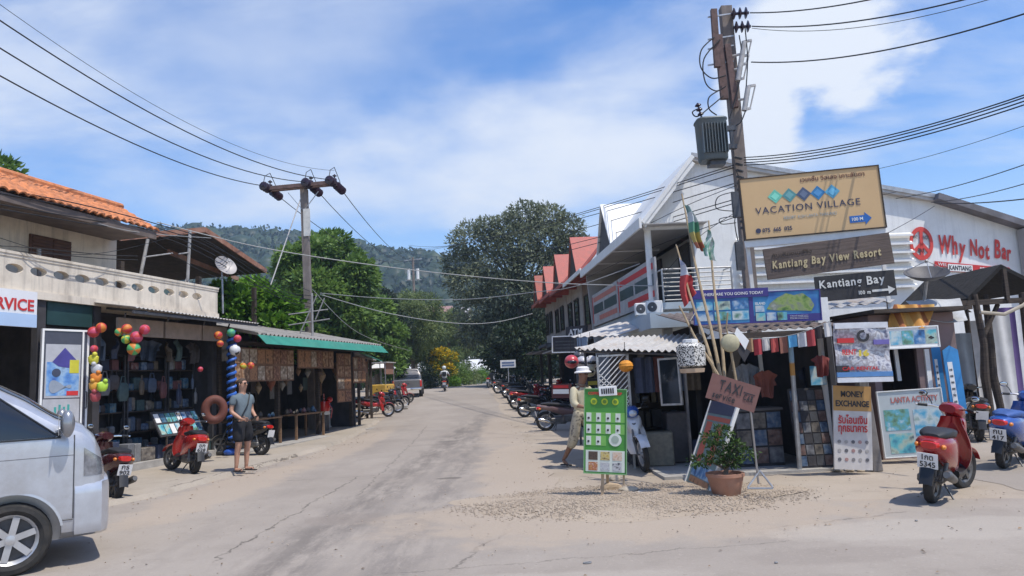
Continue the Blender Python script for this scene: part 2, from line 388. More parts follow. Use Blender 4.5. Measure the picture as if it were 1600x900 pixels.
# ================================================================== GROUND, ROAD, HILLS, HAZE
def ground_mat(name, c1, c2, c3, streaks=(), cracks=(), patches=(), grain=90, bump=.25):
    m, t, p = nodes(name); N = t.nodes.new; K = t.links.new
    tcn = N('ShaderNodeTexCoord'); sp = N('ShaderNodeSeparateXYZ'); K(tcn.outputs['Object'], sp.inputs[0]); X, Y = sp.outputs[0], sp.outputs[1]
    def mt(op, a, b=None, c=None):
        n = N('ShaderNodeMath'); n.operation = op
        for i, v in enumerate((a, b, c)):
            if v is None: continue
            if hasattr(v, 'default_value'): K(v, n.inputs[i])
            else: n.inputs[i].default_value = v
        return n.outputs[0]
    def noise(scale, det=6, ro=.6, stretch=None):
        n = N('ShaderNodeTexNoise'); n.inputs['Scale'].default_value = scale; n.inputs['Detail'].default_value = det; n.inputs['Roughness'].default_value = ro
        if stretch:
            q = N('ShaderNodeMapping'); K(tcn.outputs['Object'], q.inputs[0]); q.inputs['Scale'].default_value = stretch; K(q.outputs[0], n.inputs['Vector'])
        else: K(tcn.outputs['Object'], n.inputs['Vector'])
        return n.outputs[0]
    def mr(v, a, b, c=0., d=1.):
        n = N('ShaderNodeMapRange'); n.interpolation_type = 'SMOOTHSTEP'; K(v, n.inputs[0])
        for i, x in enumerate((a, b, c, d)): n.inputs[i+1].default_value = x
        return n.outputs[0]
    def mix(f, a, b):
        n = N('ShaderNodeMix'); n.data_type = 'RGBA'; K(f, n.inputs['Factor'])
        for v, k in ((a, 'A'), (b, 'B')):
            if isinstance(v, tuple): n.inputs[k].default_value = v+(1,)
            else: K(v, n.inputs[k])
        return n.outputs['Result']
    big = noise(.35, 7, .62); mid = noise(2.2, 7, .65); fine = noise(grain, 3, .7); fine2 = noise(grain*.3, 4, .7)
    col = mix(mr(big, .35, .65), c1, c2); col = mix(mr(mid, .5, .75, 0, .55), col, c3)
    wob = mt('MULTIPLY', mt('SUBTRACT', noise(.8, 4), .5), .9)
    lw = noise(3.0, 6, .7, (1.2, .25, 1))
    for (x0, y0, x1, y1, wd_, amt, colr) in streaks:      # tyre-worn bands lying along the road
        dx, dy = x1-x0, y1-y0; ln = math.hypot(dx, dy)
        d = mt('ADD', mt('MULTIPLY_ADD', X, dy/ln, -(x0*dy-y0*dx)/ln), mt('MULTIPLY', Y, -dx/ln))
        d = mt('ABSOLUTE', mt('ADD', d, wob)); f = mt('MULTIPLY', mr(d, wd_, 0.0), mr(lw, .36, .62)); f = mt('MULTIPLY', f, amt)
        along = mt('ADD', mt('MULTIPLY', X, dx/ln), mt('MULTIPLY', Y, dy/ln)); a1 = (x1*dx+y1*dy)/ln; f = mt('MULTIPLY', f, mr(along, a1+6, a1-4))
        col = mix(f, col, colr)
    wob2 = mt('MULTIPLY', mt('SUBTRACT', noise(2.5, 5, .7), .5), .35)
    hh = []
    for (x0, y0, x1, y1, wd_, amt) in cracks:
        dx, dy = x1-x0, y1-y0; ln = math.hypot(dx, dy)
        d = mt('ADD', mt('MULTIPLY_ADD', X, dy/ln, -(x0*dy-y0*dx)/ln), mt('MULTIPLY', Y, -dx/ln)); along = mt('ADD', mt('MULTIPLY', X, dx/ln), mt('MULTIPLY', Y, dy/ln))
        a0, a1 = (x0*dx+y0*dy)/ln, (x1*dx+y1*dy)/ln
        f = mr(mt('ABSOLUTE', mt('ADD', d, wob2)), wd_, wd_*.3); f = mt('MULTIPLY', f, mt('MULTIPLY', mr(along, a0-.1, a0+.2), mr(along, a1+.1, a1-.2))); f = mt('MULTIPLY', f, mt('MULTIPLY', mr(mid, .3, .55), amt)); col = mix(f, col, (.09, .075, .06))
    for (x0, y0, rx_, ry_, colr, amt) in patches:
        d = mt('SQRT', mt('ADD', mt('POWER', mt('DIVIDE', mt('SUBTRACT', X, x0), rx_), 2.), mt('POWER', mt('DIVIDE', mt('SUBTRACT', Y, y0), ry_), 2.)))
        d = mt('ADD', d, mt('MULTIPLY', mt('SUBTRACT', noise(1.6, 6, .65), .5), 1.3)); col = mix(mt('MULTIPLY', mr(d, 1.15, .75), amt), col, colr)
    col = mix(mr(fine, .52, .70, 0, .35), col, (.20, .165, .13)); col = mix(mr(fine2, .55, .72, 0, .30), col, (.50, .43, .36))
    spk = noise(26, 2, .5); col = mix(mr(spk, .70, .74, 0, .5), col, (.14, .115, .09))
    K(col, p.inputs['Base Color']); p.inputs['Roughness'].default_value = .9; p.inputs['Specular IOR Level'].default_value = .25
    bn = N('ShaderNodeBump'); bn.inputs['Strength'].default_value = bump; bn.inputs['Distance'].default_value = .02
    K(mt('ADD', mt('MULTIPLY', mid, .8), mt('MULTIPLY', fine, .35)), bn.inputs['Height']); K(bn.outputs[0], p.inputs['Normal'])
    return m
g1, g2 = G(430, 890), G(740, 660); g3, g4 = G(640, 850), G(760, 650); k1, k2 = G(700, 895), G(870, 770); k3, k4 = G(790, 800), G(1180, 830)
k5, k6 = G(330, 880), G(560, 745); k7, k8 = G(1180, 830), G(1420, 800)
M_road = ground_mat('sun_bleached_concrete_road', (.295, .253, .211), (.35, .303, .254), (.255, .218, .181),
    streaks=[((g1.x+g3.x)/2, (g1.y+g3.y)/2, g4.x, g4.y, 2.0, .45, (.235, .205, .18)), (g1.x, g1.y, g2.x, g2.y, .60, .75, (.16, .138, .118)), (g3.x, g3.y, g4.x, g4.y, .45, .55, (.17, .148, .13)), (-3.6, 8, -3.9, 30, .5, .3, (.22, .19, .165))],
    cracks=[(k1.x, k1.y, k2.x, k2.y, .025, .6), (k7.x, k7.y, k8.x, k8.y, .03, .5), (-3.2, 6.2, 2.6, 7.0, .018, .5), (-4.6, 13.2, .2, 13.6, .018, .55), (-4.7, 19, .1, 19.3, .02, .5), (k5.x, k5.y, k6.x, k6.y, .022, .8), (-2.4, 11, -3.2, 26, .02, .6)],
    patches=[(1.3, 8.8, 2.9, 1.7, (.39, .315, .24), .8), (-4.9, 12.5, .7, 3.5, (.40, .325, .25), .7), (-4.5, 20, .6, 6, (.40, .325, .25), .6), (.1, 14, .9, 5, (.40, .325, .25), .75), (-.4, 24, .8, 7, (.40, .325, .25), .6), (-2.2, 9.2, .5, .35, (.25, .21, .175), .6), (2.6, 6.4, .8, .3, (.26, .22, .185), .5), (-1.2, 12.5, .22, .12, (.14, .12, .10), .8), (-1.9, 20, .3, .25, (.16, .14, .12), .7), (4.0, 7.2, 1.6, .5, (.42, .37, .31), .5), (-.2, 6.0, 1.5, .3, (.43, .38, .32), .4)])
M_dirt = ground_mat('dusty_pale_ground', (.34, .28, .215), (.40, .335, .265), (.28, .23, .18), grain=60, bump=.5)
M_pave = ground_mat('old_pavement_concrete', (.34, .295, .235), (.40, .345, .28), (.27, .23, .185), cracks=[(-5.9, 12.6, -5.3, 18, .03, .8), (-6.3, 13.4, -5.2, 16.5, .02, .6)], grain=70, bump=.4)
M_grav = ground_mat('sandy_gravel_bed', (.36, .285, .21), (.41, .335, .255), (.26, .205, .15), grain=45, bump=.9)
def sheet(name, rows, mat, nx=24, off=0.0):
    """rows: (y, x_left, x_right) stations; follows the ground"""
    v = []; f = []
    for (y, a, b) in rows:
        for i in range(nx+1):
            x = a+(b-a)*i/nx; v.append((x, y, gz(x, y)+off))
    for j in range(len(rows)-1):
        for i in range(nx): q = j*(nx+1)+i; f.append((q, q+1, q+nx+2, q+nx+1))
    mb = MB(); mb.v = v; mb.f = f; mb.mi = [0]*len(f); return mb.build(name, mat, None, True)
ys = [-60, -10, 0, 4, 8, 10]+list(range(12, 66, 2))+[70, 80, 100, 140, 200, 400, 680]
struct(sheet('ground', [(y, -680, 680) for y in ys], M_dirt, 40))
rr_ = random.Random(4)
rows = [(-30, -40, 40), (0, -40, 40), (4, -30, 40), (6, -26, 40), (7.4, -20, 40)]
left = [(8.5, -9.0), (10, -6.9), (11.7, -5.85), (14, -5.55), (17, -5.3), (21, -5.0), (26, -5.2), (32, -5.6), (40, -6.3), (50, -7.2), (60, -7.6), (70, -7.4), (80, -6.6), (90, -5.4), (104, -2.5)]
right = [(8.5, 5.8), (8.9, 3.4), (9.6, 1.0), (11, .55), (14, .5), (18, .3), (24, -.1), (32, -.7), (40, -1.2), (50, -1.9), (60, -2.5), (70, -2.5), (80, -1.8), (90, -.6), (104, 2.5)]
def interp(tab, y):
    for (a, b), (c, d) in zip(tab, tab[1:]):
        if a <= y <= c: return b+(d-b)*(y-a)/(c-a)
    return tab[-1][1] if y > tab[-1][0] else tab[0][1]
y = 8.0
while y < 104:
    rows.append((y, interp(left, y)+rr_.uniform(-.06, .06), interp(right, y)+rr_.uniform(-.1, .1))); y += .35 if y < 24 else 1.2
struct(sheet('road', rows, M_road, 30, .008))
# side street that leaves to the right in front of the bar
struct(sheet('side_street', [(y_, 5.9+rr_.uniform(-.05, .05)+(y_-9)*.05, 40) for y_ in np.arange(7.4, 17.4, .4)], M_road, 20, .004))
# raised pavement along the left shops, broken kerb edge
pv = []; yy = 11.2
while yy < 30:
    pv.append((yy, -11.65+.216*yy-3.6, interp(left, yy)-.12+rr_.uniform(-.07, .07))); yy += .22
pm = MB(); nx_ = 10; v0 = []
for (yy, a, b) in pv:
    for i in range(nx_+1): v0.append((a+(b-a)*i/nx_, yy, gz(0, yy)+.075+rr_.uniform(-.006, .006)))
    v0.append((b+.05+rr_.uniform(0, .05), yy, gz(0, yy)-.01))
w_ = nx_+2; pm.v = v0; pm.f = [(j*w_+i, j*w_+i+1, (j+1)*w_+i+1, (j+1)*w_+i) for j in range(len(pv)-1) for i in range(w_-1)]; pm.mi = [0]*len(pm.f)
struct(pm.build('pavement', M_pave, None, True))
# gravel in front of the corner stall
gm = MB(); gv = []; gc = (1.35, 9.6)
for j in range(9):
    for i in range(49):
        a = 2*math.pi*i/48; k = j/8*(1+.10*math.sin(3*a)+.07*math.sin(7*a+1)); x_, y_ = gc[0]+2.15*k*math.cos(a), gc[1]+1.25*k*math.sin(a)
        gv.append((x_, y_, .0088+.035*(1-(j/8)**2)+rr_.uniform(-.004, .004)*(j < 8)))
gm.v = gv; gm.f = [(j*49+i, j*49+i+1, (j+1)*49+i+1, (j+1)*49+i) for j in range(8) for i in range(48)]; gm.mi = [0]*len(gm.f)
struct(gm.build('gravel_bed', M_grav, None, True))
nr = np.random.default_rng(5)
def pebbles(n, cx_, cy_, rx_, ry_, r0_, r1_, name, mat):
    ic = bmesh.new(); bmesh.ops.create_icosphere(ic, subdivisions=1, radius=1); bv = np.array([q.co for q in ic.verts]); ic.verts.index_update(); bf = np.array([[q.index for q in f.verts] for f in ic.faces]); ic.free()
    a = nr.uniform(0, 2*np.pi, n); k = np.sqrt(nr.uniform(0, 1, n))*nr.uniform(.8, 1.12, n); x = cx_+rx_*k*np.cos(a); y = cy_+ry_*k*np.sin(a); r = nr.uniform(r0_, r1_, n)**1.0
    sc3 = np.stack([r*nr.uniform(.7, 1.4, n), r*nr.uniform(.7, 1.4, n), r*nr.uniform(.45, .8, n)], 1)
    z = .012+.035*np.maximum(0, 1-np.minimum(1, k)**2)
    vv = bv[None]*sc3[:, None]*nr.uniform(.8, 1.2, (n, len(bv), 1)); vv = vv+np.stack([x, y, z], 1)[:, None]
    ff = bf[None]+np.arange(n)[:, None, None]*len(bv)
    return raw_mesh(name, vv.reshape(-1, 3), ff.reshape(-1, 3), mat)
M_peb = leafmat('pebbles', (.33, .265, .20), (.44, .36, .28), .9, 0, 3)
struct(pebbles(7500, 1.35, 9.6, 2.2, 1.3, .004, .0135, 'gravel', M_peb), 'stuff')
struct(pebbles(420, .4, 9.5, 6.2, 3.0, .004, .011, 'loose_gravel', M_peb), 'stuff')
def fallen(n, seed):
    rg = np.random.default_rng(seed); v = []; 
    for k in range(n):
        e = rg.integers(0, 4); y_ = rg.uniform(8.5, 26); x_ = (interp(left, y_)+abs(rg.normal(0, .35))+.05) if e < 2 else ((interp(right, y_)-rg.normal(.0, .4)) if e == 2 else rg.uniform(-5, 6)); 
        if e == 3: y_ = rg.uniform(4.5, 9)
        a = rg.uniform(0, 6.28); l_ = rg.uniform(.02, .055); w_ = l_*.4; z_ = gz(x_, y_)+.016; c_, s_ = math.cos(a), math.sin(a)
        v += [(x_, y_, z_), (x_+c_*l_*.5-s_*w_*.5, y_+s_*l_*.5+c_*w_*.5, z_+rg.uniform(.002, .014)), (x_+c_*l_, y_+s_*l_, z_+.003), (x_+c_*l_*.5+s_*w_*.5, y_+s_*l_*.5-c_*w_*.5, z_+rg.uniform(.002, .014))]
    return raw_mesh('fallen_leaves', np.array(v), np.arange(n*4).reshape(n, 4), leafmat('dry_leaf', (.07, .04, .02), (.30, .19, .09), .9, 0, 3))
struct(fallen(420, 6), 'stuff')
# ------------------------------------------------------------------ far hills and their forest
def pxz(u, v, Y): return W(u, v, Y)
crest = [(-500, 340), (0, 352), (200, 356), (330, 357), (380, 356), (420, 360), (500, 366), (560, 378), (610, 384), (650, 387), (690, 393), (730, 402), (800, 425), (880, 455), (960, 500), (1100, 545), (1500, 560)]
YC = 430.0
cr_ = []
for (u_, v_) in crest: q = W(u_, v_, YC); cr_.append((q.x, q.z))
def crest_z(x):
    if x <= cr_[0][0]: return cr_[0][1]
    for (a, b), (c, d) in zip(cr_, cr_[1:]):
        if x <= c: return b+(d-b)*(x-a)/(c-a)
    return cr_[-1][1]
def hill_z(x, y):
    t = min(1, max(0, (y-105)/(YC-105))); xs = x*YC/max(y, 200) if y < YC else x
    z = (crest_z(xs)-9)*min(y, YC)/YC*(.12*t+.88*t*t*(3-2*t))
    if y > YC: z -= (y-YC)*.25
    z += 5*math.sin(x*.021+y*.013)*math.sin(y*.017)*t*(1-t*.6)
    return z
hm = MB(); hv = []; ny_, nxx = 60, 90
for j in range(ny_+1):
    y_ = 100+(560-100)*j/ny_
    for i in range(nxx+1):
        x_ = -520+900*i/nxx; hv.append((x_, y_, hill_z(x_, y_)-.6 if j else -4))
hm.v = hv; hm.f = [(j*(nxx+1)+i, j*(nxx+1)+i+1, (j+1)*(nxx+1)+i+1, (j+1)*(nxx+1)+i) for j in range(ny_) for i in range(nxx)]; hm.mi = [0]*len(hm.f)
struct(hm.build('hills', paint('hill_soil', (.045, .06, .03), .9, 0, .3, .2), None, True))
def forest(n, seed):
    rg = np.random.default_rng(seed); ic = bmesh.new(); bmesh.ops.create_icosphere(ic, subdivisions=2, radius=1); ic.verts.index_update()
    bv = np.array([q.co for q in ic.verts]); bf = np.array([[q.index for q in f.verts] for f in ic.faces]); ic.free(); P = []
    while len(P) < n:
        y_ = rg.uniform(150, 470); x_ = rg.uniform(-.62, .22)*y_
        P.append((x_, y_, hill_z(x_, y_)))
    P = np.array(P); r = rg.uniform(3.0, 6.8, n)*(.65+P[:, 1]/900); sc3 = np.stack([r*rg.uniform(.8, 1.25, n), r*rg.uniform(.8, 1.25, n), r*rg.uniform(.75, 1.35, n)], 1)
    rad = 1+rg.uniform(-.30, .25, (n, len(bv), 1)); v = bv[None]*rad*sc3[:, None]+P[:, None]+np.array([0, 0, 1.2])
    f = bf[None]+np.arange(n)[:, None, None]*len(bv)
    return raw_mesh('forest', v.reshape(-1, 3), f.reshape(-1, 3), leafmat('forest_leaf', (.008, .02, .010), (.035, .06, .024), .9, .1, .03))
struct(forest(4600, 3), 'stuff')
_rg = np.random.default_rng(8); _B = []
while len(_B) < 7000:
    y_ = 150+320*_rg.uniform(0, 1)**.8; x_ = _rg.uniform(-.62, .22)*y_; r_ = _rg.uniform(2.4, 6.0)*(.65+y_/900); _B.append((x_, y_, hill_z(x_, y_)+r_*.45, r_, r_, r_*_rg.uniform(.7, 1.2)))
HILLBLOBS = _B
# ================================================================== TREES AND SHRUBS
M_bark = paint('grey_bark', (.16, .125, .095), .9, 0, .4, 14, .6)
def leaf_cloud(blobs, n, size, seed, aspect=.45, droop=.3, shell=.55):
    """blobs (cx,cy,cz,rx,ry,rz): n small folded leaves through the outer shell of each clump"""
    g = np.random.default_rng(seed); B = np.array(blobs, dtype=float); wt = (B[:, 3]*B[:, 4]*B[:, 5])**(2/3); ix = g.choice(len(B), n, p=wt/wt.sum())
    d = g.normal(size=(n, 3)); d /= np.linalg.norm(d, axis=1)[:, None]; rad = shell+(1-shell)*g.uniform(0, 1, n)**.6
    rad *= 1+.16*np.sin(d[:, 0]*9+ix*1.7)*np.sin(d[:, 1]*8+ix)*np.cos(d[:, 2]*7+ix*.6)
    c = B[ix, :3]+d*rad[:, None]*B[ix, 3:]
    # direction of leaf: outwards and hanging
    t = d+g.normal(scale=.65, size=(n, 3)); t[:, 2] -= droop; t /= np.linalg.norm(t, axis=1)[:, None]
    upv = g.normal(scale=.55, size=(n, 3))+np.array([0, 0, 1.0]); w = np.cross(t, upv); w /= np.linalg.norm(w, axis=1)[:, None]+1e-9; nn = np.cross(w, t)
    L_ = size*g.uniform(.6, 1.35, n); Wd = L_*aspect
    a = c; b = c+t*(L_*.5)[:, None]+w*(Wd*.5)[:, None]-nn*(L_*.06)[:, None]; e = c+t*L_[:, None]; f = c+t*(L_*.5)[:, None]-w*(Wd*.5)[:, None]-nn*(L_*.06)[:, None]
    v = np.stack([a, b, e, f], 1).reshape(-1, 3); q = np.arange(n*4).reshape(n, 4); return v, q
def crown_blobs(seed, n, R_, H_, base, k=.42, flat=.75):
    """clumps filling an uneven egg of radius R_, from z=base to base+H_"""
    g = random.Random(seed); bl = []
    for i in range(n):
        u_ = (i+.5)/n; z = u_; prof = math.sin(math.pi*(.12+.83*u_))**.7
        a = i*2.39996+g.uniform(-.4, .4); rr2 = R_*prof*math.sqrt(g.uniform(.15, 1))*.82; r = R_*k*g.uniform(.65, 1.25)
        bl.append((rr2*math.cos(a), rr2*math.sin(a), base+H_*z+g.uniform(-.05, .05)*H_, r, r*g.uniform(.8, 1.1), r*flat*g.uniform(.8, 1.2)))
    return bl
def tree(name, label, loc, R_, H_, base, mat, n=12, leaves=16000, size=.25, seed=1, trunk=.22, cat='tree', group=None, k=.42, lean=(0, 0), aspect=.45, blobs=None, droop=.3, flat=.75, shell=.5):
    t = thing(name, label, cat, loc, 0, group); g = random.Random(seed)
    bl = blobs or crown_blobs(seed, n, R_, H_, base, k, flat)
    bl = [(b[0]+lean[0]*(b[2]/(base+H_)), b[1]+lean[1]*(b[2]/(base+H_)))+tuple(b[2:]) for b in bl]
    mb = MB(); top = base+H_*.55
    pts = [Vector((lean[0]*q+g.uniform(-.12, .12)*R_*.25*q, lean[1]*q+g.uniform(-.12, .12)*R_*.25*q, top*q)) for q in (0, .2, .4, .6, .8, 1)]; pts[0].z = -.15
    mb.tube(pts, [trunk*1.35, trunk, trunk*.85, trunk*.7, trunk*.5, trunk*.25], 9)
    for b in bl:
        i = g.choice([2, 3, 4]); p0 = pts[i]; p1 = Vector(b[:3]); md = p0.lerp(p1, .5)+Vector((g.uniform(-.1, .1), g.uniform(-.1, .1), .12))*R_*.4
        mb.tube([p0, md, p1], [trunk*.42, trunk*.25, trunk*.06], 6)
    mb.build('trunk', M_bark, t, True)
    v, q = leaf_cloud(bl, leaves, size, seed, aspect, droop, shell); raw_mesh('crown', v, q, mat, t); return t
L_mango = leafmat('mango_leaf', (.05, .11, .022), (.28, .42, .10), .55, .35, .5)
L_bright = leafmat('bright_leaf', (.035, .11, .01), (.23, .42, .045), .6, .35, 1.0)
L_grey = leafmat('greygreen_leaf', (.06, .08, .045), (.31, .34, .22), .6, .3, .45)
L_olive = leafmat('feathery_leaf', (.06, .10, .03), (.28, .34, .12), .6, .3, .6)
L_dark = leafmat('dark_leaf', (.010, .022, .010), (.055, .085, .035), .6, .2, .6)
L_yel = leafmat('yellow_bloom', (.42, .28, .004), (.80, .58, .015), .7, .3, 2)
L_hedge = leafmat('hedge_leaf', (.04, .10, .015), (.24, .36, .07), .6, .3, 1.0)
v_, q_ = leaf_cloud(HILLBLOBS, 150000, 2.1, 77, .7, .1, .8); struct(raw_mesh('hill_foliage', v_, q_, leafmat('hill_leaf', (.010, .024, .012), (.06, .095, .036), .8, .15, .02)), 'stuff')
def P3(u, v, Y): q = W(u, v, Y); return q
# dome tree behind the left shops
p = P3(512, 500, 41)
tree('mango_tree', 'broad dome-shaped green tree standing behind the leaning utility pole on the left', (p.x, p.y, gz(0, 41)), 3.3, 6.0, 3.3, L_mango, n=26, leaves=30000, size=.34, seed=11, trunk=.3, k=.36, flat=.62)
p = P3(588, 500, 46)
tree('mango_tree', 'lower green tree leaning out beside the dome-shaped tree above the wooden stalls', (p.x, p.y, gz(0, 46)), 2.1, 3.6, 1.9, L_mango, n=14, leaves=11000, size=.30, seed=12, trunk=.2, k=.42)
p = P3(425, 500, 46)
tree('mango_tree', 'dark green tree half hidden behind the shed roof left of the dome-shaped tree', (p.x-.6, p.y, gz(0, 46)), 2.3, 4.0, 2.6, L_mango, n=14, leaves=10000, size=.32, seed=13, trunk=.2, k=.42)
p = P3(405, 480, 25.5)
tree('bright_bush', 'bright light green bush rising between the house balcony and the grey corrugated roof', (p.x, p.y, 0), 1.45, 2.4, 2.7, L_bright, n=13, leaves=7000, size=.26, seed=21, trunk=.09, k=.45, aspect=.6)
p = P3(360, 470, 24)
tree('bright_bush', 'small light green bush beside the satellite dish on the balcony', (p.x, p.y, 0), .75, 1.4, 3.6, L_bright, n=8, leaves=2600, size=.24, seed=22, trunk=.07, k=.5, aspect=.6)
p = P3(5, 300, 27)
tree('round_tree', 'dark green tree rising over the orange tiled roof', (p.x-.6, p.y, 0), 2.3, 5.5, 5.1, L_mango, n=15, leaves=13000, size=.30, seed=31, trunk=.22, k=.42)
p = P3(645, 560, 66)
tree('feathery_tree', 'olive green feathery tree standing over the parked pickup truck', (p.x, p.y, gz(0, 66)), 3.3, 5.6, 2.6, L_olive, n=16, leaves=20000, size=.34, seed=41, trunk=.2, k=.42, aspect=.22, droop=.6)
p = P3(585, 560, 58)
tree('feathery_tree', 'darker feathery tree behind the stalls left of the parked pickup truck', (p.x, p.y, gz(0, 58)), 2.8, 5.0, 2.4, L_dark, n=12, leaves=12000, size=.34, seed=42, trunk=.2, k=.45, aspect=.3)
p = P3(705, 560, 84)
tree('feathery_tree', 'thin pale olive tree behind the yellow flowering shrub', (p.x, p.y, 1.3), 3.2, 6.0, 2.0, L_olive, n=12, leaves=12000, size=.38, seed=43, trunk=.16, k=.4, aspect=.25, droop=.6)
for i, (u_, v_, Y_, r_, h_, lab) in enumerate(((560, 540, 78, 4.2, 6.0, 'green tree in the thicket straight above the wooden stall roofs'), (665, 540, 104, 4.6, 6.5, 'pale green tree below the house with the red roof'), (740, 540, 112, 4.4, 6.2, 'green tree at the foot of the hill beside the far end of the road'), (620, 540, 118, 4.5, 6.6, 'green tree on the slope left of the house with the red roof'))):
    p = P3(u_, v_, Y_); tree('hillside_tree', lab, (p.x, p.y, hill_z(p.x, Y_)-.4 if Y_ > 110 else 1.15), r_, h_, 1.6, (L_olive, L_mango)[i % 2], n=12, leaves=7000, size=.5, seed=50+i, trunk=.2, k=.45, group='trees at the foot of the hill')
# big grey-green tree over the end of the shop row
p = P3(815, 590, 57)
bl = [(-3.3, 0, 11.4, 2.0, 2.0, 1.5), (-4.4, .4, 9.6, 1.5, 1.6, 1.5), (-3.6, -.5, 7.9, 2.0, 2.0, 1.5), (-3.0, 0, 5.8, 2.1, 2.0, 1.5), (-2.1, .3, 12.4, 1.3, 1.3, 1.0), (-.6, .2, 12.3, 1.5, 1.6, 1.2), (.9, 0, 13.1, 1.8, 1.8, 1.2), (2.6, .3, 13.0, 1.7, 1.8, 1.1), (4.1, 0, 12.0, 1.6, 1.7, 1.2),
      (.2, -.8, 10.8, 2.1, 2.0, 1.6), (2.4, -.6, 10.8, 2.1, 2.1, 1.6), (4.6, -.2, 10.1, 1.7, 1.8, 1.5), (-1.2, -.8, 9.2, 2.0, 2.0, 1.6), (1.4, -1.0, 8.8, 2.2, 2.1, 1.7), (3.6, -.8, 8.4, 2.0, 2.0, 1.6), (-.8, -.8, 7.0, 2.1, 2.1, 1.7), (1.6, -1.0, 6.6, 2.2, 2.1, 1.6), (5.4, .2, 8.2, 1.3, 1.5, 1.3), (3.6, 0, 6.0, 2.2, 2.0, 1.6), (-1.6, -.3, 4.6, 1.9, 1.8, 1.2), (.6, -.5, 4.5, 2.0, 1.8, 1.2), (-3.6, .2, 4.0, 1.4, 1.5, 1.0), (2.4, 0, 4.2, 1.8, 1.6, 1.2), (.1, -2.0, 3.0, 1.5, 1.2, 1.1), (-1.2, -1.8, 3.2, 1.2, 1.2, .9), (1.4, -2.0, 2.9, 1.4, 1.2, 1.0)]
tree('rain_tree', 'huge grey green tree towering over the end of the shop row', (p.x, p.y, gz(0, 57)), 5, 10, 4, L_grey, leaves=46000, size=.31, seed=61, trunk=.42, blobs=bl, aspect=.4, shell=.35)
for i, (u_, Y_, r_, h_, lab, mt_) in enumerate(((812, 54.5, 2.2, 4.2, 'added dark tree filling the shade before the trunk of the huge tree', L_dark), (795, 74, 1.8, 3.0, 'dark bush under the huge tree beside the far road', L_dark), (818, 66, 2.2, 3.6, 'dark shaded bush behind the white roadside sign', L_dark), (850, 62, 2.5, 5.0, 'dark shaded tree between the huge tree and the red roofs', L_dark), (905, 66, 3.0, 7.4, 'grey green tree showing above the red dormers', L_grey))):  # first entry is an added tree that fills the dark below the crown
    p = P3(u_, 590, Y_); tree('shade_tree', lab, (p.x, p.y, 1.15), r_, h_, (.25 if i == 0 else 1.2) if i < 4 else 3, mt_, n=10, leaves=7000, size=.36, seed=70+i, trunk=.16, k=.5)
def bush(label, u, v, Y, w, h, mat, seed, name='roadside_bush', leaves=3500, size=.16, flowers=None, group='bushes along the far road'):
    p = P3(u, v, Y); z0 = gz(0, Y); t = thing(name, label, 'bush', (p.x, p.y, z0), 0, group); g = random.Random(seed); bl = []
    for i in range(9): r = w*.28*g.uniform(.7, 1.2); bl.append((g.uniform(-.36, .36)*w, g.uniform(-.36, .36)*w, max(r*.6, h*g.uniform(.1, .85)-r*.3), r, r, r*.9))
    st = MB()
    for b in bl: st.tube([(0, 0, -.05), (b[0]*.6, b[1]*.6, b[2]*.6), b[:3]], [.03, .02, .008], 5)
    st.build('stem', M_bark, t); v_, q = leaf_cloud(bl, leaves, size, seed, .45, .1, .3); raw_mesh('foliage', v_, q, mat, t)
    if flowers is not None:
        b2 = [(b[0], b[1], b[2]+b[5]*.35, b[3]*.8, b[4]*.8, b[5]*.8) for b in bl if b[2] > h*.3]; v_, q = leaf_cloud(b2, 2000, .24, seed+9, .7, 0, .7); raw_mesh('flower', v_, q, flowers, t)
    return t
bush('tall shrub covered in yellow flowers by the far left road edge', 690, 585, 66, 2.6, 3.6, L_hedge, 81, 'flowering_shrub', 5000, .18, L_yel)
bush('dark green shrub below the yellow flowering shrub', 668, 600, 62, 2.2, 2.2, L_dark, 82)
bush('light green roadside bush right of the yellow flowering shrub', 716, 588, 70, 2.6, 2.6, L_hedge, 83)
bush('leafy roadside bush second from the yellow flowering shrub', 733, 586, 78, 2.6, 2.4, L_olive, 84)
bush('low bright green bush at the bend where the far road disappears', 752, 584, 88, 3.0, 1.9, L_bright, 85)
bush('light green grassy clump at the edge of the far road', 705, 600, 64, 1.6, .8, L_bright, 86)
bush('dark hedge bush behind the parked pickup truck', 652, 598, 57, 2.0, 2.2, L_dark, 87)
# ================================================================== BUILDINGS
def frame(origin, xd, label_free=None):
    xd = Vector((xd[0], xd[1], 0)).normalized(); yd = Vector((-xd.y, xd.x, 0))
    return Matrix(((xd.x, yd.x, 0, origin[0]), (xd.y, yd.y, 0, origin[1]), (0, 0, 1, 0), (0, 0, 0, 1)))
def lhit(T, u, v, axis, val):
    """where the sight line of a photo pixel meets the plane (axis = val) of a building's frame"""
    Ti = T.inverted(); o = Ti @ Vector((0, 0, CAMZ)); d = Ti.to_3x3() @ (fw*FPX+rt*(u-800)+up*(450-v)); return o+d*((val-o[axis])/d[axis])
P_cream = paint('cream_render', (.68, .60, .49), .85, 0, .08, 3, .15, .45, (.36, .28, .2), streak=.55)
P_white = paint('white_render', (.78, .775, .75), .85, 0, .05, 2, .1, .35, (.52, .50, .46), streak=.2)
P_whitetrim = paint('white_paint', (.78, .77, .74), .6, 0, .05, 5, 0, .25, (.5, .46, .4))
P_tile = paint('orange_roof_tile', (.56, .20, .075), .8, 0, .3, 9, .3, .75, (.22, .095, .055), streak=.45)
P_dkwood = paint('dark_weathered_wood', (.055, .04, .03), .85, 0, .5, 5, .4, 0, stretch=(1, 1, 6))
P_wood = paint('brown_wood', (.20, .115, .06), .75, 0, .35, 5, .3, .3, stretch=(1, 1, 5))
P_ltwood = paint('pale_wood', (.42, .31, .2), .75, 0, .25, 6, .2, .3)
P_dkwall = paint('dim_interior_wall', (.045, .042, .045), .9, 0, .4, 3)
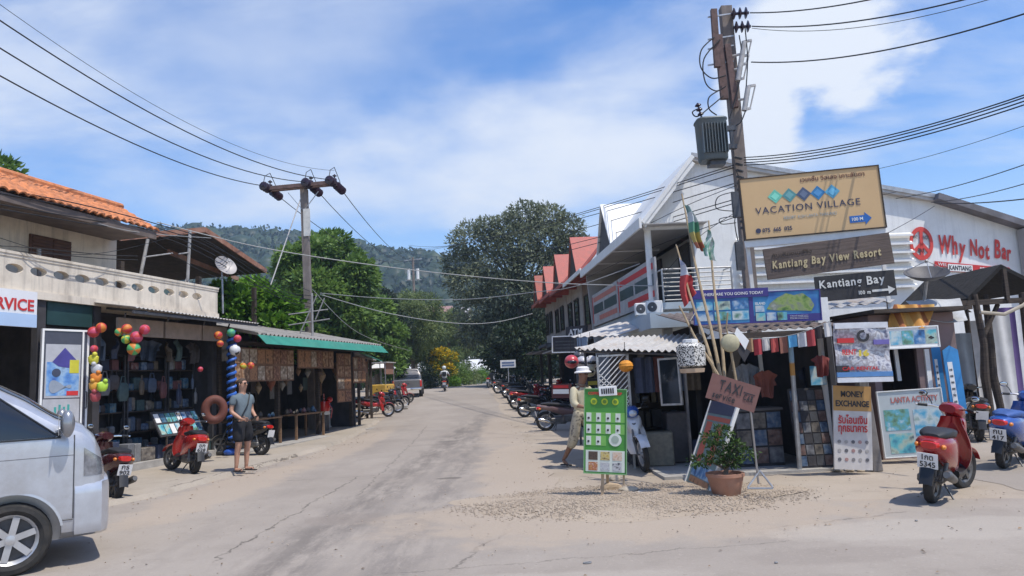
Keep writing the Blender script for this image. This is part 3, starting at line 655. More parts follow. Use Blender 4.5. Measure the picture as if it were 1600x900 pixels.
P_shade = paint('charcoal_wall', (.09, .085, .085), .9, 0, .3, 3, 0, .4)
P_greywall = paint('grey_render', (.40, .385, .37), .9, 0, .1, 2, .1, .4, (.25, .23, .21))
P_metal = paint('galvanised_steel', (.42, .42, .42), .45, .7, .2, 8, 0, .4, (.25, .18, .12))
P_dkmetal = paint('dark_steel', (.09, .09, .095), .5, .5, .3, 8)
P_green = paint('green_painted_board', (.03, .22, .155), .6, 0, .15, 4, 0, .3, (.12, .2, .15))
P_dkgreen = paint('dark_green_board', (.012, .045, .045), .6, 0, .2, 4)
P_fibro = paint('grey_fibre_cement', (.25, .235, .215), .9, 0, .22, 5, .2, .7, (.14, .12, .10))
P_tin = paint('pale_tin_sheet', (.48, .46, .43), .6, .2, .15, 4, 0, .65, (.4, .3, .22))
P_red = paint('red_roof_sheet', (.40, .095, .072), .6, 0, .18, 5, .1, .35, (.3, .1, .08))
P_concrete = paint('grey_concrete', (.36, .34, .31), .9, 0, .2, 5, .3, .5, (.2, .17, .14))
P_black = paint('black_plastic', (.012, .012, .013), .4, 0, .3, 10)
P_brick = paint('brown_shutter', (.10, .05, .035), .7, 0, .3, 6)
P_redtxt = paint('red_paint_letter', (.55, .03, .03), .6, 0, .08, 8)
P_bluegrey = paint('blue_grey_render', (.40, .46, .50), .85, 0, .08, 2, .1, .4, (.28, .3, .3))
P_glassd = glass('dark_window_glass')
# ------------------------------------------------------------------ left two-storey house
TH = frame((-8.885, 12.8), (.2111, .9774)); FH = TH  # x along the street (away), y into the building
def hx(u, v, yp): q = lhit(TH, u, v, 1, yp); return q.x, q.z
H = thing('shop_house', 'cream two-storey shop house with orange tiled roof and balcony of oval holes', 'house', M_=TH)
XW = lhit(TH, 182, 390, 1, 1.0).x; XR = lhit(TH, 250, 352, 1, -.22).x
w = MB(); w.bb(-8, XW, 1.0, 6.2, 3.72, 5.30); w.build('upper_wall', P_cream, H)
w = MB(); w.bb(-8, 6.05, .10, 6.2, 3.50, 3.72); w.build('floor_slab', P_cream, H)
w = MB()   # parapet with a row of oval holes
zt, zb, zc = 4.22, 3.56, 3.97; cell = .513; x0 = 6.05-.6-cell*24+.03
def ovals(y0, y1):
    for k in range(24):
        a = x0+k*cell; c_ = a+cell/2; n = 20
        rim = [(c_+.185*math.cos(2*math.pi*j/n), zc+.082*math.sin(2*math.pi*j/n)) for j in range(n)]
        outq = []
        for j in range(n):
            an = 2*math.pi*j/n; cx_, sx_ = math.cos(an), math.sin(an); k_ = min((cell/2)/max(abs(cx_), 1e-6), 99); k2_ = ((zt-zc) if sx_ > 0 else (zc-zb))/max(abs(sx_), 1e-6); q = min(k_, k2_); outq.append((c_+cx_*q, zc+sx_*q))
        # snap the square's corners
        for (X_, Z_) in ((a, zb), (a+cell, zb), (a, zt), (a+cell, zt)):
            j = min(range(n), key=lambda q: (outq[q][0]-X_)**2+(outq[q][1]-Z_)**2); outq[j] = (X_, Z_)
        vs_ = [(p_[0], y_, p_[1]) for y_ in (y0, y1) for p_ in rim]+[(p_[0], y_, p_[1]) for y_ in (y0, y1) for p_ in outq]; fs = []
        for j in range(n):
            j2 = (j+1) % n; fs += [(j, j2, 2*n+j2, 2*n+j), (n+j, 3*n+j, 3*n+j2, n+j2), (j, n+j, n+j2, j2)]
        w.add(vs_, fs)
ovals(-.06, .06)
w.bb(x0+24*cell, 6.05, -.06, .06, zb, zt); w.bb(-8, x0, -.06, .06, zb, zt); w.bb(5.93, 6.05, .065, 1.3, 3.722, zt)
for k in range(2): w.bb(-8, 6.07, -.075-.02*k, -.062, zt-.05+.055*k, zt+.0+.03*k) if k == 0 else None
w.bb(-8.02, 6.07, -.09, .09, zt+.001, zt+.05); w.bb(-8, 6.06, -.10, -.062, 3.46, 3.60)
w.build('balcony_parapet', P_cream, H)
rs = MB(); ev = Vector((-8.2, -.22, 5.30)); rd = Vector((-8.2, .80, 5.93))
corr_n = 58
def RP(a, b):
    x = -8.2+(XR+8.2)*a; q = ev.lerp(rd, b); row = (b*5) % 1.0
    up_ = .045*abs(math.sin(math.pi*a*corr_n)) - .03*row
    return Vector((x, q.y-.35*up_, q.z+up_))
rs.grid(RP, corr_n*6, 30, .03, (0, -.5, .85)); rs.build('tiled_roof', P_tile, H)
rs = MB(); rs.tube([(-8.2, .82, 5.95), (XR, .82, 5.95)], .09, 10); rs.build('ridge_tile', P_tile, H)
rs = MB(); rs.bb(-8, XW, .9, 6.2, 5.32, 5.80); rs.build('flat_roof', P_concrete, H)
rs = MB(); rs.bb(-8.1, XR-.05, -.17, -.13, 5.10, 5.26); rs.bb(-8.1, XR-.05, -.12, .98, 5.17, 5.20); rs.build('eave_board', paint('soffit_brown', (.13, .10, .085), .8, 0, .3, 4), H)
a0 = hx(45, 366, 1.0); a1 = hx(108, 412, 1.0)
wx0, wx1, wz1, wz0 = a0[0], a1[0], 4.93, 4.28
f_ = MB(); f_.bb(wx0, wx1, .955, .998, wz0, wz1); wf = f_.build('window', P_brick, H)
f_ = MB()
for k in range(2):
    xa = wx0+.04+k*(wx1-wx0)/2; xb = xa+(wx1-wx0)/2-.06
    for j in range(9): f_.box(((xa+xb)/2, .945, wz0+.06+j*.066), (xb-xa, .02, .045), Matrix.Rotation(R(25), 3, 'X'))
f_.build('shutter', P_brick, wf)
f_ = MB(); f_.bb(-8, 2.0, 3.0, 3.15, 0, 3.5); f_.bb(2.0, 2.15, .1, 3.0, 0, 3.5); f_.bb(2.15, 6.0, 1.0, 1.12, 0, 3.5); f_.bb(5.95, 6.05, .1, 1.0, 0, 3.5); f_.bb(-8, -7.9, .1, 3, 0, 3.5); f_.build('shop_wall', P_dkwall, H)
for x in (-3.2, .72, 2.07, 5.95): f_ = MB(); f_.bb(x-.09, x+.09, -.04, .09, 0, 3.46); f_.build('pillar', P_dkwall, H)
f_ = MB(); f_.bb(.86, 1.95, -.02, .05, 3.02, 3.455); f_.build('fascia_board', P_dkgreen, H)
f_ = MB(); f_.bb(.86, 1.95, .06, .1, 2.3, 3.0); f_.build('dark_transom', P_black, H)
f_ = MB(); f_.bb(2.2, 5.95, -.25, .98, .02, .22); f_.build('shop_step', P_concrete, H)
aw = corrugated((1.9, -1.05, 3.36), (6.35, -1.05, 3.31), (1.9, .0, 3.53), .012, .12); aw.build('awning', P_tin, H)
f_ = MB(); f_.bb(1.9, 6.35, -1.02, -.98, 3.24, 3.30)
for x in (2.3, 3.6, 4.9, 5.9): f_.beam((x, -1.0, 3.30), (x, -.05, 3.44), .04, .05); f_.beam((x, -.5, 3.3), (x+.4, -.04, 2.9), .03, .03)
f_.build('awning_frame', P_dkmetal, H)
for (a, b) in ((2.2, 3.55), (3.62, 4.9), (4.95, 5.9)): MB().bb(a, b, -.42, -.36, 2.86, 3.22).build('rolled_blind', paint('taupe_canvas', (.28, .22, .18), .9, 0, .2, 4, .2), H)
# sign of the ground-floor shop
q1 = lhit(TH, 57, 512, 1, -.16); q0 = lhit(TH, 60, 457, 1, -.16)
SG = thing('shop_sign', 'white and pale blue sign with bold red letters under the balcony', 'sign', M_=TH @ Matrix.Translation((q1.x-1.75, -.16, q1.z)))
hS = q0.z-q1.z
MB().bb(0, 1.75, 0, .05, 0, hS).build('board', paint('white_vinyl', (.74, .74, .75), .45, 0, .04, 3), SG)
MB().bb(0, 1.75, -.004, -.001, 0, hS*.36).build('blue_band', paint('pale_blue_vinyl', (.42, .55, .74), .45, 0, .06, 2), SG)
lettering('SERVICE', SG, P_redtxt, .62, hS*.44, 1.06, hS*.33, -.008, bold=.025)
# dark shed roof behind the balcony
SH = thing('terrace_shed', 'dark wooden gabled terrace shed with red-brown fascia beside the upper floor', 'shed', M_=TH)
ys_ = 1.7
pl = lhit(TH, 184, 372, 1, ys_); pa = lhit(TH, 318, 359, 1, ys_); pr = lhit(TH, 414, 424, 1, ys_)
f_ = MB(); f_.slab(pl, pa, pa+Vector((0, 5, 0)), pl+Vector((0, 5, 0)), .06); f_.slab(pa+Vector((.002, 0, 0)), pr, pr+Vector((0, 5, 0)), pa+Vector((.002, 5, 0)), .06); f_.build('roof', P_dkwood, SH)
P_fascia = paint('red_brown_fascia', (.28, .13, .08), .8, 0, .3, 5, .2, .4, (.4, .3, .25))
f_ = MB(); f_.beam(pl-Vector((0, .05, .0)), pa-Vector((0, .05, .0)), .04, .15); f_.beam(pa-Vector((0, .05, 0)), pr-Vector((0, .05, 0)), .04, .15)
f_.beam(lhit(TH, 262, 393, 1, 3.0), lhit(TH, 372, 436, 1, 3.0), .05, .14); f_.build('fascia', P_fascia, SH)
for x in (pl.x+.3, pa.x, pr.x-.4): f_ = MB(); f_.bb(x-.06, x+.06, ys_+.1, ys_+.22, .0 if x > 6.2 else 3.73, 4.95); f_.build('post', P_dkwood, SH)
f_ = MB(); f_.bb(pl.x+.2, pr.x-.3, 6.3, 6.4, 1.0, 5.0); f_.build('back_wall', P_dkwood, SH)
# antenna posts on the balcony edge
P_pipe = paint('weathered_grey_pipe', (.34, .33, .32), .7, .2, .25, 9, .2, .4)
def mast(label, ub, vb, ut, vt, yp, legs, arm=None):
    b = lhit(TH, ub, vb, 1, yp); t_ = lhit(TH, ut, vt, 1, yp); b.z = 3.72 if yp > .1 else 4.27
    t = thing('antenna_post', label, 'antenna', M_=TH @ Matrix.Translation(b)); d = t_-b
    m_ = MB(); m_.tube([(0, 0, 0), d], .04, 8); m_.build('pole', P_pipe, t)
    m_ = MB()
    if legs:
        for a in (0.3, 2.4, 4.5): m_.tube([d*.42, (.32*math.cos(a), .28*math.sin(a)+.05, 0)], .02, 6)
        m_.build('brace', P_pipe, t)
    if arm: m_ = MB(); m_.tube([d*.72, d*.72+Vector(arm)], .018, 6); m_.build('arm', P_pipe, t)
    return t
mast('leaning grey pipe post behind the balcony parapet near the corner of the upper floor', 211, 428, 231, 374, .7, False, (1.0, 0, .25))
mast('straight grey pipe post on splayed feet behind the balcony parapet', 291, 440, 297, 360, .7, True, (-.4, 0, -.1))
mast('thin short pipe standing behind the parapet below the shuttered window', 62, 415, 61, 388, .5, False)
def dish(name, label, M_, r, mat, arm_mat, depth=.18, mesh=False):
    t = thing(name, label, 'satellite dish', M_=M_)
    pr_ = [(r*k, depth*r*k*k*2) for k in (.02, .2, .4, .6, .8, 1.0)]; pr2 = [(a, b-.012) for a, b in pr_[::-1]]
    MB().lathe(pr_+pr2, 32, Matrix(), True).build('reflector', mat, t, True)
    m_ = MB()
    for a in (0.5, 2.6, 4.7): m_.tube([(r*.95*math.cos(a), r*.95*math.sin(a), depth*r*1.8), (0, 0, r*.95)], r*.018, 5)
    m_.lathe([(r*.05, r*.85), (r*.07, r*.9), (r*.07, r*1.0), (r*.03, r*1.02)], 10); m_.build('feed_arm', arm_mat, t)
    return t
q = lhit(TH, 350, 418, 1, .45); qw = TH @ q
Md = Matrix.Translation(qw) @ Vector((.75, -.55, .55)).to_track_quat('Z', 'Y').to_matrix().to_4x4()
sd = dish('satellite_dish', 'pale round satellite dish on the far end of the cream balcony', Md, .31, paint('dish_white', (.40, .37, .35), .5, .1, .1, 4, 0, .3), P_metal)
m_ = MB(); m_.tube([(0, 0, -.02), (0, -.02, -.12)], .03, 8); li = Md.inverted(); m_.tube([(0, -.02, -.12), li @ (TH @ Vector((q.x-.05, .45, 3.72)))], .025, 8); m_.build('mount', P_metal, sd)
# ------------------------------------------------------------------ second shop: corrugated roof with green fascia
TS = TH @ Matrix.Translation((6.12, 0, 0))
S2 = thing('craft_shop', 'open wooden craft shop with grey corrugated roof and long green fascia', 'shop', M_=TS)
corrugated((0.0, -1.15, 3.03), (8.0, -1.15, 3.0), (-.1, 1.9, 3.72), .035, .2).build('corrugated_roof', P_fibro, S2)
f_ = MB(); f_.prism([(-.05, -1.2, 2.99), (8.0, -1.2, 2.96), (8.0, -1.42, 2.72), (-.05, -1.42, 2.76)], (0, .03, .02)); f_.build('green_fascia', P_green, S2)
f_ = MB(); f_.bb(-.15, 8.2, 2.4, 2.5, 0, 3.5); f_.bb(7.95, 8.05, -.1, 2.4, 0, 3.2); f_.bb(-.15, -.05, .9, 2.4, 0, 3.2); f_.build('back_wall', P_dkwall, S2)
for x in (.05, 2.9, 5.4, 7.9): f_ = MB(); f_.bb(x-.06, x+.06, -.06, .06, 0, 3.25); f_.build('post', P_dkwood, S2)
f_ = MB(); f_.bb(0, 8, -.5, -.44, 2.78, 2.9); f_.build('front_beam', P_dkwood, S2)
f_ = MB(); f_.bb(-.1, 8, -.9, 2.4, .02, .12); f_.build('floor', P_concrete, S2)
photo_sets = [pal('sepia_craft_photo_%d' % i, c, 9+i, .6, 'noise', off=i*3.1) for i, c in enumerate([[(.05, .03, .02), (.28, .15, .08), (.5, .36, .24)], [(.08, .05, .03), (.4, .2, .1), (.2, .1, .05)], [(.1, .08, .06), (.35, .26, .18), (.6, .5, .4)], [(.04, .03, .03), (.22, .1, .06), (.42, .26, .15)]])]
P_craftboard = paint('brown_craft_board', (.20, .11, .065), .8, 0, .3, 4, .2)
def craft_panel(label, xa, xb, za, zb, nx_, nz_, y=-.6, seed=1):
    t = thing('craft_display', label, 'display panel', M_=TS @ Matrix.Translation((xa, y, za))); wd_, hg = xb-xa, zb-za
    MB().bb(0, wd_, 0, .03, 0, hg).build('board', P_craftboard, t); g = random.Random(seed)
    for i in range(nx_):
        for j in range(nz_):
            cw, ch = wd_/nx_, hg/nz_; m_ = MB(); m_.bb(i*cw+cw*.08, (i+1)*cw-cw*.08, -.012, -.001, j*ch+ch*.08, (j+1)*ch-ch*.08); m_.build('picture', g.choice(photo_sets), t)
    return t
craft_panel('wide brown panel of small craft pictures hung under the green fascia beside the spiral column', -.3, 2.75, 1.85, 2.72, 8, 2, -.62, 2)
craft_panel('shorter strip of brown craft pictures hung under the green fascia right of the wide panel', 3.0, 5.3, 2.2, 2.75, 6, 1, -.62, 3)
craft_panel('tall narrow stack of craft pictures hung at the far post of the green-fascia shop', 5.55, 6.6, 1.1, 2.7, 2, 4, -.62, 4)
craft_panel('small brown craft board leaning at the last bay of the green-fascia shop', 6.8, 7.8, 1.7, 2.6, 3, 2, -.62, 5)
# lower green awning and the next stalls further on
def stall(name, label, x0, x1, Y0, roofz, depth, roofmat, wallmat, cat='stall', front=.0, drop=.5, wallh=None):
    """stall along the left road edge: x0 front .. deeper to the left"""
    T = frame((x0, Y0), (x1[0]-x0, x1[1]-Y0)); ln = math.hypot(x1[0]-x0, x1[1]-Y0); z0 = gz(0, (Y0+x1[1])/2)
    t = thing(name, label, cat, M_=T @ Matrix.Translation((0, 0, z0)))
    corrugated((-.2, -1.0, roofz-drop), (ln+.2, -1.0, roofz-drop-.05), (-.2, depth, roofz+.5), .03, .2).build('roof', roofmat, t)
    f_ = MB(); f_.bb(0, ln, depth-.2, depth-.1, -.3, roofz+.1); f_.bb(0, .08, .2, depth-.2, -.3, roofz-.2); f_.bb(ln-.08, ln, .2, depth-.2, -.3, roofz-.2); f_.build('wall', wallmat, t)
    n = max(2, int(ln/2.2)+1)
    for i in range(n): x = .06+(ln-.12)*i/(n-1); f_ = MB(); f_.bb(x-.05, x+.05, -.85, -.75, -.3, roofz-drop); f_.build('post', P_dkwood, t)
    f_ = MB(); f_.bb(.1, ln-.1, -.1, .5, -.2, .85); f_.build('counter', P_wood, t)
    f_ = MB(); f_.bb(.1, ln-.1, -.70, -.64, roofz-drop-.55, roofz-drop-.08); f_.build('front_board', P_craftboard, t)
    return t, T @ Matrix.Translation((0, 0, z0))
qa = TS @ Vector((8.4, 0, 0)); 
st1, T1 = stall('wooden_stall', 'brown wooden stall with a small green awning just past the craft shop', qa.x-.75, (qa.x-.95, qa.y+3.4), qa.y, 3.0, 2.2, P_fibro, P_dkwall)
f_ = MB(); f_.prism([(-.5, -.95, 2.60), (2.6, -.95, 2.52), (2.6, -1.4, 2.35), (-.5, -1.4, 2.43)], (0, .02, .025)); f_.build('green_awning', P_green, st1)
st2, T2_ = stall('wooden_stall', 'dark wooden stall with a rusty awning in the middle of the left row', qa.x-1.25, (qa.x-1.9, qa.y+8.0), qa.y+3.9, 3.0, 2.6, paint('dark_tin', (.16, .15, .14), .7, .2, .3, 4, .2, .5, (.2, .1, .06)), P_dkwall)
st3, T3_ = stall('wooden_stall', 'farthest low wooden stall before the parked pickup truck', qa.x-2.2, (qa.x-3.0, qa.y+12.9), qa.y+8.5, 2.9, 2.6, paint('rusty_tin', (.26, .17, .13), .7, .1, .3, 4, .2, .6, (.3, .28, .26)), P_dkwood)
# ------------------------------------------------------------------ right: white gabled building
TW = frame((3.7, 18.3), (.079, -.997)); WI = TW.inverted()   # x towards the camera, y into the building
def gx(u, v, xp=0.0): q = lhit(TW, u, v, 0, xp); return Vector((xp, q.y, q.z))
B = thing('gabled_building', 'white two-storey gabled building with steep roof and red bar lettering on its wall', 'building', M_=TW)
el = gx(1003, 343); pk = gx(1076, 250); m1 = gx(1455, 312); m2 = gx(1592, 357); ol = gx(1008, 358); orr = gx(1083, 358)
fl = 3.30; yr = m2.y
wall = MB()
poly = [el, pk, m1, m2, Vector((0, yr, -.2)), Vector((0, orr.y, -.2)), Vector((0, orr.y, ol.z)), Vector((0, ol.y-.0, ol.z))]
wall.prism(poly, (-.18, 0, 0)); wall.build('gable_wall', P_white, B)
LEN = 8.6
f_ = MB(); f_.slab(pk+Vector((.30, -.02, .05)), el+Vector((.30, -.10, -.10)), el+Vector((-LEN, -.10, -.10)), pk+Vector((-LEN, -.02, .05)), -.10); f_.build('steep_roof', P_whitetrim, B)
f_ = MB(); f_.slab(m1+Vector((.16, 0, .03)), pk+Vector((.16, 0, .05)), pk+Vector((-LEN, 0, .05)), m1+Vector((-LEN, 0, .03)), -.10); f_.build('shallow_roof', P_tin, B)
f_ = MB(); f_.beam(pk+Vector((.17, .02, .09)), m1+Vector((.17, 0, .06)), .03, .11); f_.build('roof_edge', P_metal, B)
f_ = MB(); f_.slab(m2+Vector((.35, .35, .0)), m1+Vector((.35, 0, .10)), m1+Vector((-LEN, 0, .10)), m2+Vector((-LEN, .35, .0)), -.16); f_.build('bar_roof', paint('aged_grey_roof', (.16, .155, .17), .8, .1, .3, 3, .3, .5), B)
e0 = el+Vector((.32, -.12, -.12)); f_ = MB(); f_.bb(e0.x, -LEN, e0.y-.04, e0.y+.02, e0.z-.16, e0.z+.1); f_.build('eave_fascia', P_whitetrim, B)
f_ = MB(); f_.slab(e0+Vector((0, .06, -.05)), Vector((.3, 1.25, e0.z-.03)), Vector((-LEN, 1.25, e0.z-.03)), e0+Vector((-LEN-e0.x, .06, -.05)), .03); f_.build('soffit', P_greywall, B)
f_ = MB(); f_.beam(el+Vector((.25, -.05, -.20)), pk+Vector((.25, -.0, -.12)), .05, .17); f_.build('rake_board', P_whitetrim, B)
f_ = MB(); f_.bb(-.2, -LEN+.15, 1.3, 1.45, fl, 5.15); f_.prism([el+Vector((-LEN, .05, -.15)), pk+Vector((-LEN, 0, -.08)), m1+Vector((-LEN, 0, -.08)), m2+Vector((-LEN, -.1, -.2)), Vector((-LEN, m2.y-.1, -.2)), Vector((-LEN, .05, -.2))], (.12, 0, 0)); f_.bb(-.2, -LEN+.14, 9.2, 9.35, -.2, 5); f_.build('upper_wall', P_greywall, B)
f_ = MB(); f_.bb(-.02, -LEN, -.05, 1.28, fl-.28, fl); f_.build('balcony_slab', P_bluegrey, B)
f_ = MB(); f_.bb(-.2, -LEN+.15, 2.4, 2.55, -.2, fl-.02); f_.build('shop_wall', P_dkwall, B)
cc = gx(1013, 400, -.25)
for k in range(1): f_ = MB(); f_.tube([(-.25-k*3.4, cc.y+.02, -.2), (-.25-k*3.4, cc.y+.02, e0.z-.05)], .085, 16); f_.build('column', P_whitetrim, B, True)
for k in range(3):
    xx = -1.4-k*2.7; f_ = MB(); f_.bb(xx, xx-.9, 1.24, 1.297, fl+.02, fl+1.75); d_ = f_.build('door', paint('dark_door', (.06, .05, .05), .6, 0, .2, 5), B)
    f_ = MB(); f_.ball((xx-.8, 1.22, fl+.9), .03, 8, 6); f_.build('handle', P_metal, d_)
# balcony rail at the gable
ra, rb = gx(1040, 421, .5), gx(1142, 421, .5); rbz = gx(1090, 467, .5).z
f_ = MB()
for k in range(8): z_ = rbz+(ra.z-rbz)*k/7; f_.tube([(.5, ra.y-.1, z_), (.5, rb.y, z_)], .014 if k < 7 else .022, 6)
for yy_ in (ra.y-.1, (ra.y+rb.y)/2, rb.y): f_.tube([(.5, yy_, rbz-.05), (.5, yy_, ra.z)], .022, 6)
for yy_ in (ra.y-.1, rb.y): f_.tube([(.5, yy_, ra.z), (.0, yy_, ra.z)], .02, 6)
f_.build('railing', P_metal, B)
f_ = MB(); f_.bb(.0, .55, ra.y-.2, rb.y+.1, rbz-.22, rbz-.06); f_.build('balcony_ledge', P_bluegrey, B)
# white louvres on the wall
l0, l1 = gx(1150, 372, .09), gx(1432, 430, .09); f_ = MB(); n = 7
for k in range(n): z_ = l1.z-.25+(l0.z-l1.z+.2)*k/(n-1); f_.box((.09, (l0.y+l1.y)/2, z_), (.13, l1.y-l0.y, .012), Matrix.Rotation(R(42), 3, 'Y')); f_.box((.14, (l0.y+l1.y)/2, z_-.03), (.02, l1.y-l0.y, .05))
f_.build('louvre', P_whitetrim, B)
# white glazed dormer on the eave
def dormer(T, parent, xc, wid, y0, zbase, ztop, yback, roofmat, facemat):
    f_ = MB(); A, Bq, Ct = Vector((xc-wid/2, y0, zbase)), Vector((xc+wid/2, y0, zbase)), Vector((xc, y0, ztop)); bk = Vector((0, yback-y0, 0))
    f_.prism([A+Vector((.06, .06, 0)), Bq+Vector((-.06, .06, 0)), Ct+Vector((0, .06, -.09))], (0, .05, 0)); d_ = f_.build('dormer', facemat, parent)
    f_ = MB()
    for s_ in (Bq, A):
        o = Vector((.12 if s_ is Bq else -.12, 0, -.16)); f_.slab(s_+o, s_+o+Vector((0, yback-y0-.9, 0)), Ct+bk, Ct, .05)
    f_.build('dormer_roof', roofmat, d_); return d_
ydorm = e0.y+.03
dm = dormer(TW, B, -4.55, 2.3, ydorm, e0.z+.05, 6.9, 1.9, P_whitetrim, P_shade)
# words and peace sign painted on the bar wall
def on_wall(bl, br, tl):
    return board(bl, br, tl, (TW @ gx(*bl)).y-.02, (TW @ gx(*br)).y-.02, (TW @ gx(*tl)).y-.02)
Mw, ww, wh = on_wall((1466, 408), (1580, 417), (1466, 366))
P_barred = paint('bar_sign_red', (.60, .06, .05), .7, 0, .12, 8)
o = lettering('Why Not Bar', B, P_barred, 0, 0, ww, wh*1.0, -.01, bold=.03, jitter=.22, seed=5, name='painted_lettering'); o.matrix_local = WI @ Mw
Mw, ww, wh = on_wall((1424, 406), (1458, 407), (1424, 354)); f_ = MB(); rr0 = wh/2; 
cxp, czp = ww/2, wh/2; n = 40
def ringxz(mb, ra_, rb_): mb.add([(cxp+r_*math.cos(2*math.pi*j/n)*.72, y_, czp+r_*math.sin(2*math.pi*j/n)) for y_ in (-.012, 0) for r_ in (ra_, rb_) for j in range(n)], [q for j in range(n) for q in ((j, (j+1) % n, n+(j+1) % n, n+j), (2*n+j, 3*n+j, 3*n+(j+1) % n, 2*n+(j+1) % n), (n+j, n+(j+1) % n, 3*n+(j+1) % n, 3*n+j), (j, 2*n+j, 2*n+(j+1) % n, (j+1) % n))])
ringxz(f_, rr0*.74, rr0)
for an in (90, 270, 218, 322): a_ = R(an); f_.beam((cxp, -.008, czp), (cxp+rr0*.8*.72*math.cos(a_), -.008, czp+rr0*.8*math.sin(a_)), .012, rr0*.2, (0, 1, 0)) if False else f_.beam((cxp, -.008, czp), (cxp+rr0*.8*.72*math.cos(a_), -.008, czp+rr0*.8*math.sin(a_)), rr0*.2, .010, (0, 1, 0))
o = f_.build('peace_sign', P_barred, B); o.matrix_local = WI @ Mw
P_ink = paint('dark_ink', (.03, .028, .03), .6, 0, .1, 9)
for (tx, a, b, c, d) in (('WHY', .10, .62, .24, .12), ('NOT', .60, .62, .24, .12), ('BAR', .32, .22, .3, .13)):
    o = lettering(tx, B, P_ink, ww*a, wh*b, ww*c, wh*d, -.014, bold=.01, name='painted_lettering'); o.matrix_local = WI @ Mw
Mw, ww, wh = on_wall((1460, 416), (1578, 427), (1460, 408)); f_ = MB(); f_.bb(0, ww, -.012, 0, 0, wh); o = f_.build('red_strip', P_redtxt, B); o.matrix_local = WI @ Mw
o = lettering('WELCOME', B, P_whitetrim, ww*.04, wh*.18, ww*.3, wh*.62, -.018, name='painted_lettering'); o.matrix_local = WI @ Mw
Mw, ww, wh = on_wall((1480, 424), (1576, 430), (1480, 412)); f_ = MB(); f_.bb(0, ww, -.03, -.02, 0, wh); o = f_.build('red_strip', P_redtxt, B); o.matrix_local = WI @ Mw
MB().bb(0, ww*.4, -.036, -.031, wh*.05, wh*.95).build('white_panel', P_whitetrim, B).matrix_local = WI @ Mw
o = lettering('KANTIANG', B, P_ink, ww*.02, wh*.2, ww*.36, wh*.6, -.040, bold=.02, name='painted_lettering'); o.matrix_local = WI @ Mw
o = lettering('BEACH', B, P_whitetrim, ww*.52, wh*.2, ww*.22, wh*.6, -.036, bold=.02, name='painted_lettering'); o.matrix_local = WI @ Mw
# concrete corner column at the wall's right end
f_ = MB(); f_.bb(.05, .32, yr-.12, yr+.1, -.2, m2.z-.05); f_.build('corner_column', P_greywall, B)
# canopy box over the shop front, towards the camera
ca = W(1017, 513, 15.4); cb = W(1078, 511, 15.4); cz1 = W(1017, 489, 15.4).z
CN = thing('concrete_canopy', 'blue grey concrete canopy box jutting out beneath the white balcony', 'canopy', M_=frame((ca.x, 15.4), (1, -.05)))
wdc = cb.x-ca.x
f_ = MB(); f_.prism([(0, 0, ca.z), (wdc, 0, ca.z), (wdc-.3, 6.2, ca.z), (-.55, 6.2, ca.z)], (0, 0, cz1-ca.z)); f_.build('slab', P_bluegrey, CN)
MB().bb(.3, .5, .3, .5, -0.05, ca.z-.002).build('post', P_greywall, CN); MB().bb(-.1, .1, 5.2, 5.4, -.05, ca.z-.002).build('post', P_greywall, CN)
# red roofed shophouses further along
def shophouse(label, s0, s1, roofmat, dorm, seed):
    g = random.Random(seed); zb_ = gz(0, 18.3+(s0+s1)/2)*.8
    t = thing('shophouse', label, 'shop house', M_=TW @ Matrix.Translation((-s0, 0, zb_))); ln = s1-s0; ez = e0.z
    f_ = MB(); f_.slab((0, e0.y, ez), (-ln+.02, e0.y, ez), (-ln+.02, pk.y, 6.9), (0, pk.y, 6.9), -.07); f_.slab((-ln+.02, pk.y, 6.9), (-ln+.02, pk.y+4.5, 5.2), (0, pk.y+4.5, 5.2), (0, pk.y, 6.9), .07); rf_ = f_.build('roof', roofmat, t)
    f_ = MB(); f_.bb(-.02, -ln+.05, .35, .5, 2.9, ez+.25); f_.build('upper_wall', paint('panel_wall_%d' % (seed % 3), [(.30, .27, .24), (.20, .15, .12), (.34, .31, .28)][seed % 3], .9, 0, .2, 3, .1, .5), t)
    f_ = MB(); f_.bb(-.02, -ln+.05, 2.2, 2.3, -.4, 2.9); f_.bb(-.04, -.1, .5, 2.2, -.4, 2.9); f_.build('shop_wall', P_dkwall, t)
    f_ = MB(); f_.bb(-.02, -ln+.05, -.2, 2.2, 2.75, 2.9); f_.build('floor_slab', P_shade, t)
    for k in range(2):
        xw = -ln*(.2+.42*k); f_ = MB(); f_.bb(xw, xw-ln*.22, .30, .345, 3.5, 4.7); wn_ = f_.build('window', P_glassd, t); f_ = MB(); f_.bb(xw+.03, xw-.02, .27, .30, 3.46, 4.74); f_.bb(xw-ln*.22+.02, xw-ln*.22-.03, .27, .30, 3.46, 4.74); f_.bb(xw, xw-ln*.22, .28, .30, 4.68, 4.74); f_.build('frame', P_dkwood, wn_)
    for x in (-.15, -ln+.2): f_ = MB(); f_.bb(x-.07, x+.07, -.15, 0, -.4, 2.75); f_.build('post', P_dkwood, t)
    f_ = MB(); f_.bb(-.1, -ln+.15, -1.0, -.15, 2.42, 2.48); f_.build('awning', paint('awning_%d' % (seed % 2), [(.30, .28, .26), (.12, .10, .09)][seed % 2], .7, .1, .2, 4, 0, .4), t)
    f_ = MB(); f_.bb(-.02, -ln+.02, e0.y-.03, e0.y+.03, ez-.10, ez+.06); f_.build('fascia', P_whitetrim if seed == 1 else roofmat, t)
    dormer(None, t, -dorm, 2.2, e0.y+.04, ez+.04, 6.95, 2.0, roofmat, P_dkwood)
    return t
shophouse('red-roofed shop house with a dormer next to the white gabled building', 8.65, 13.2, P_red, 2.3, 1)
shophouse('second red-roofed shop house along the right side of the road', 13.25, 17.8, P_red, 2.5, 2)
shophouse('third red-roofed shop house along the right side of the road, half under the trees', 17.85, 22.4, P_red, 2.4, 3)
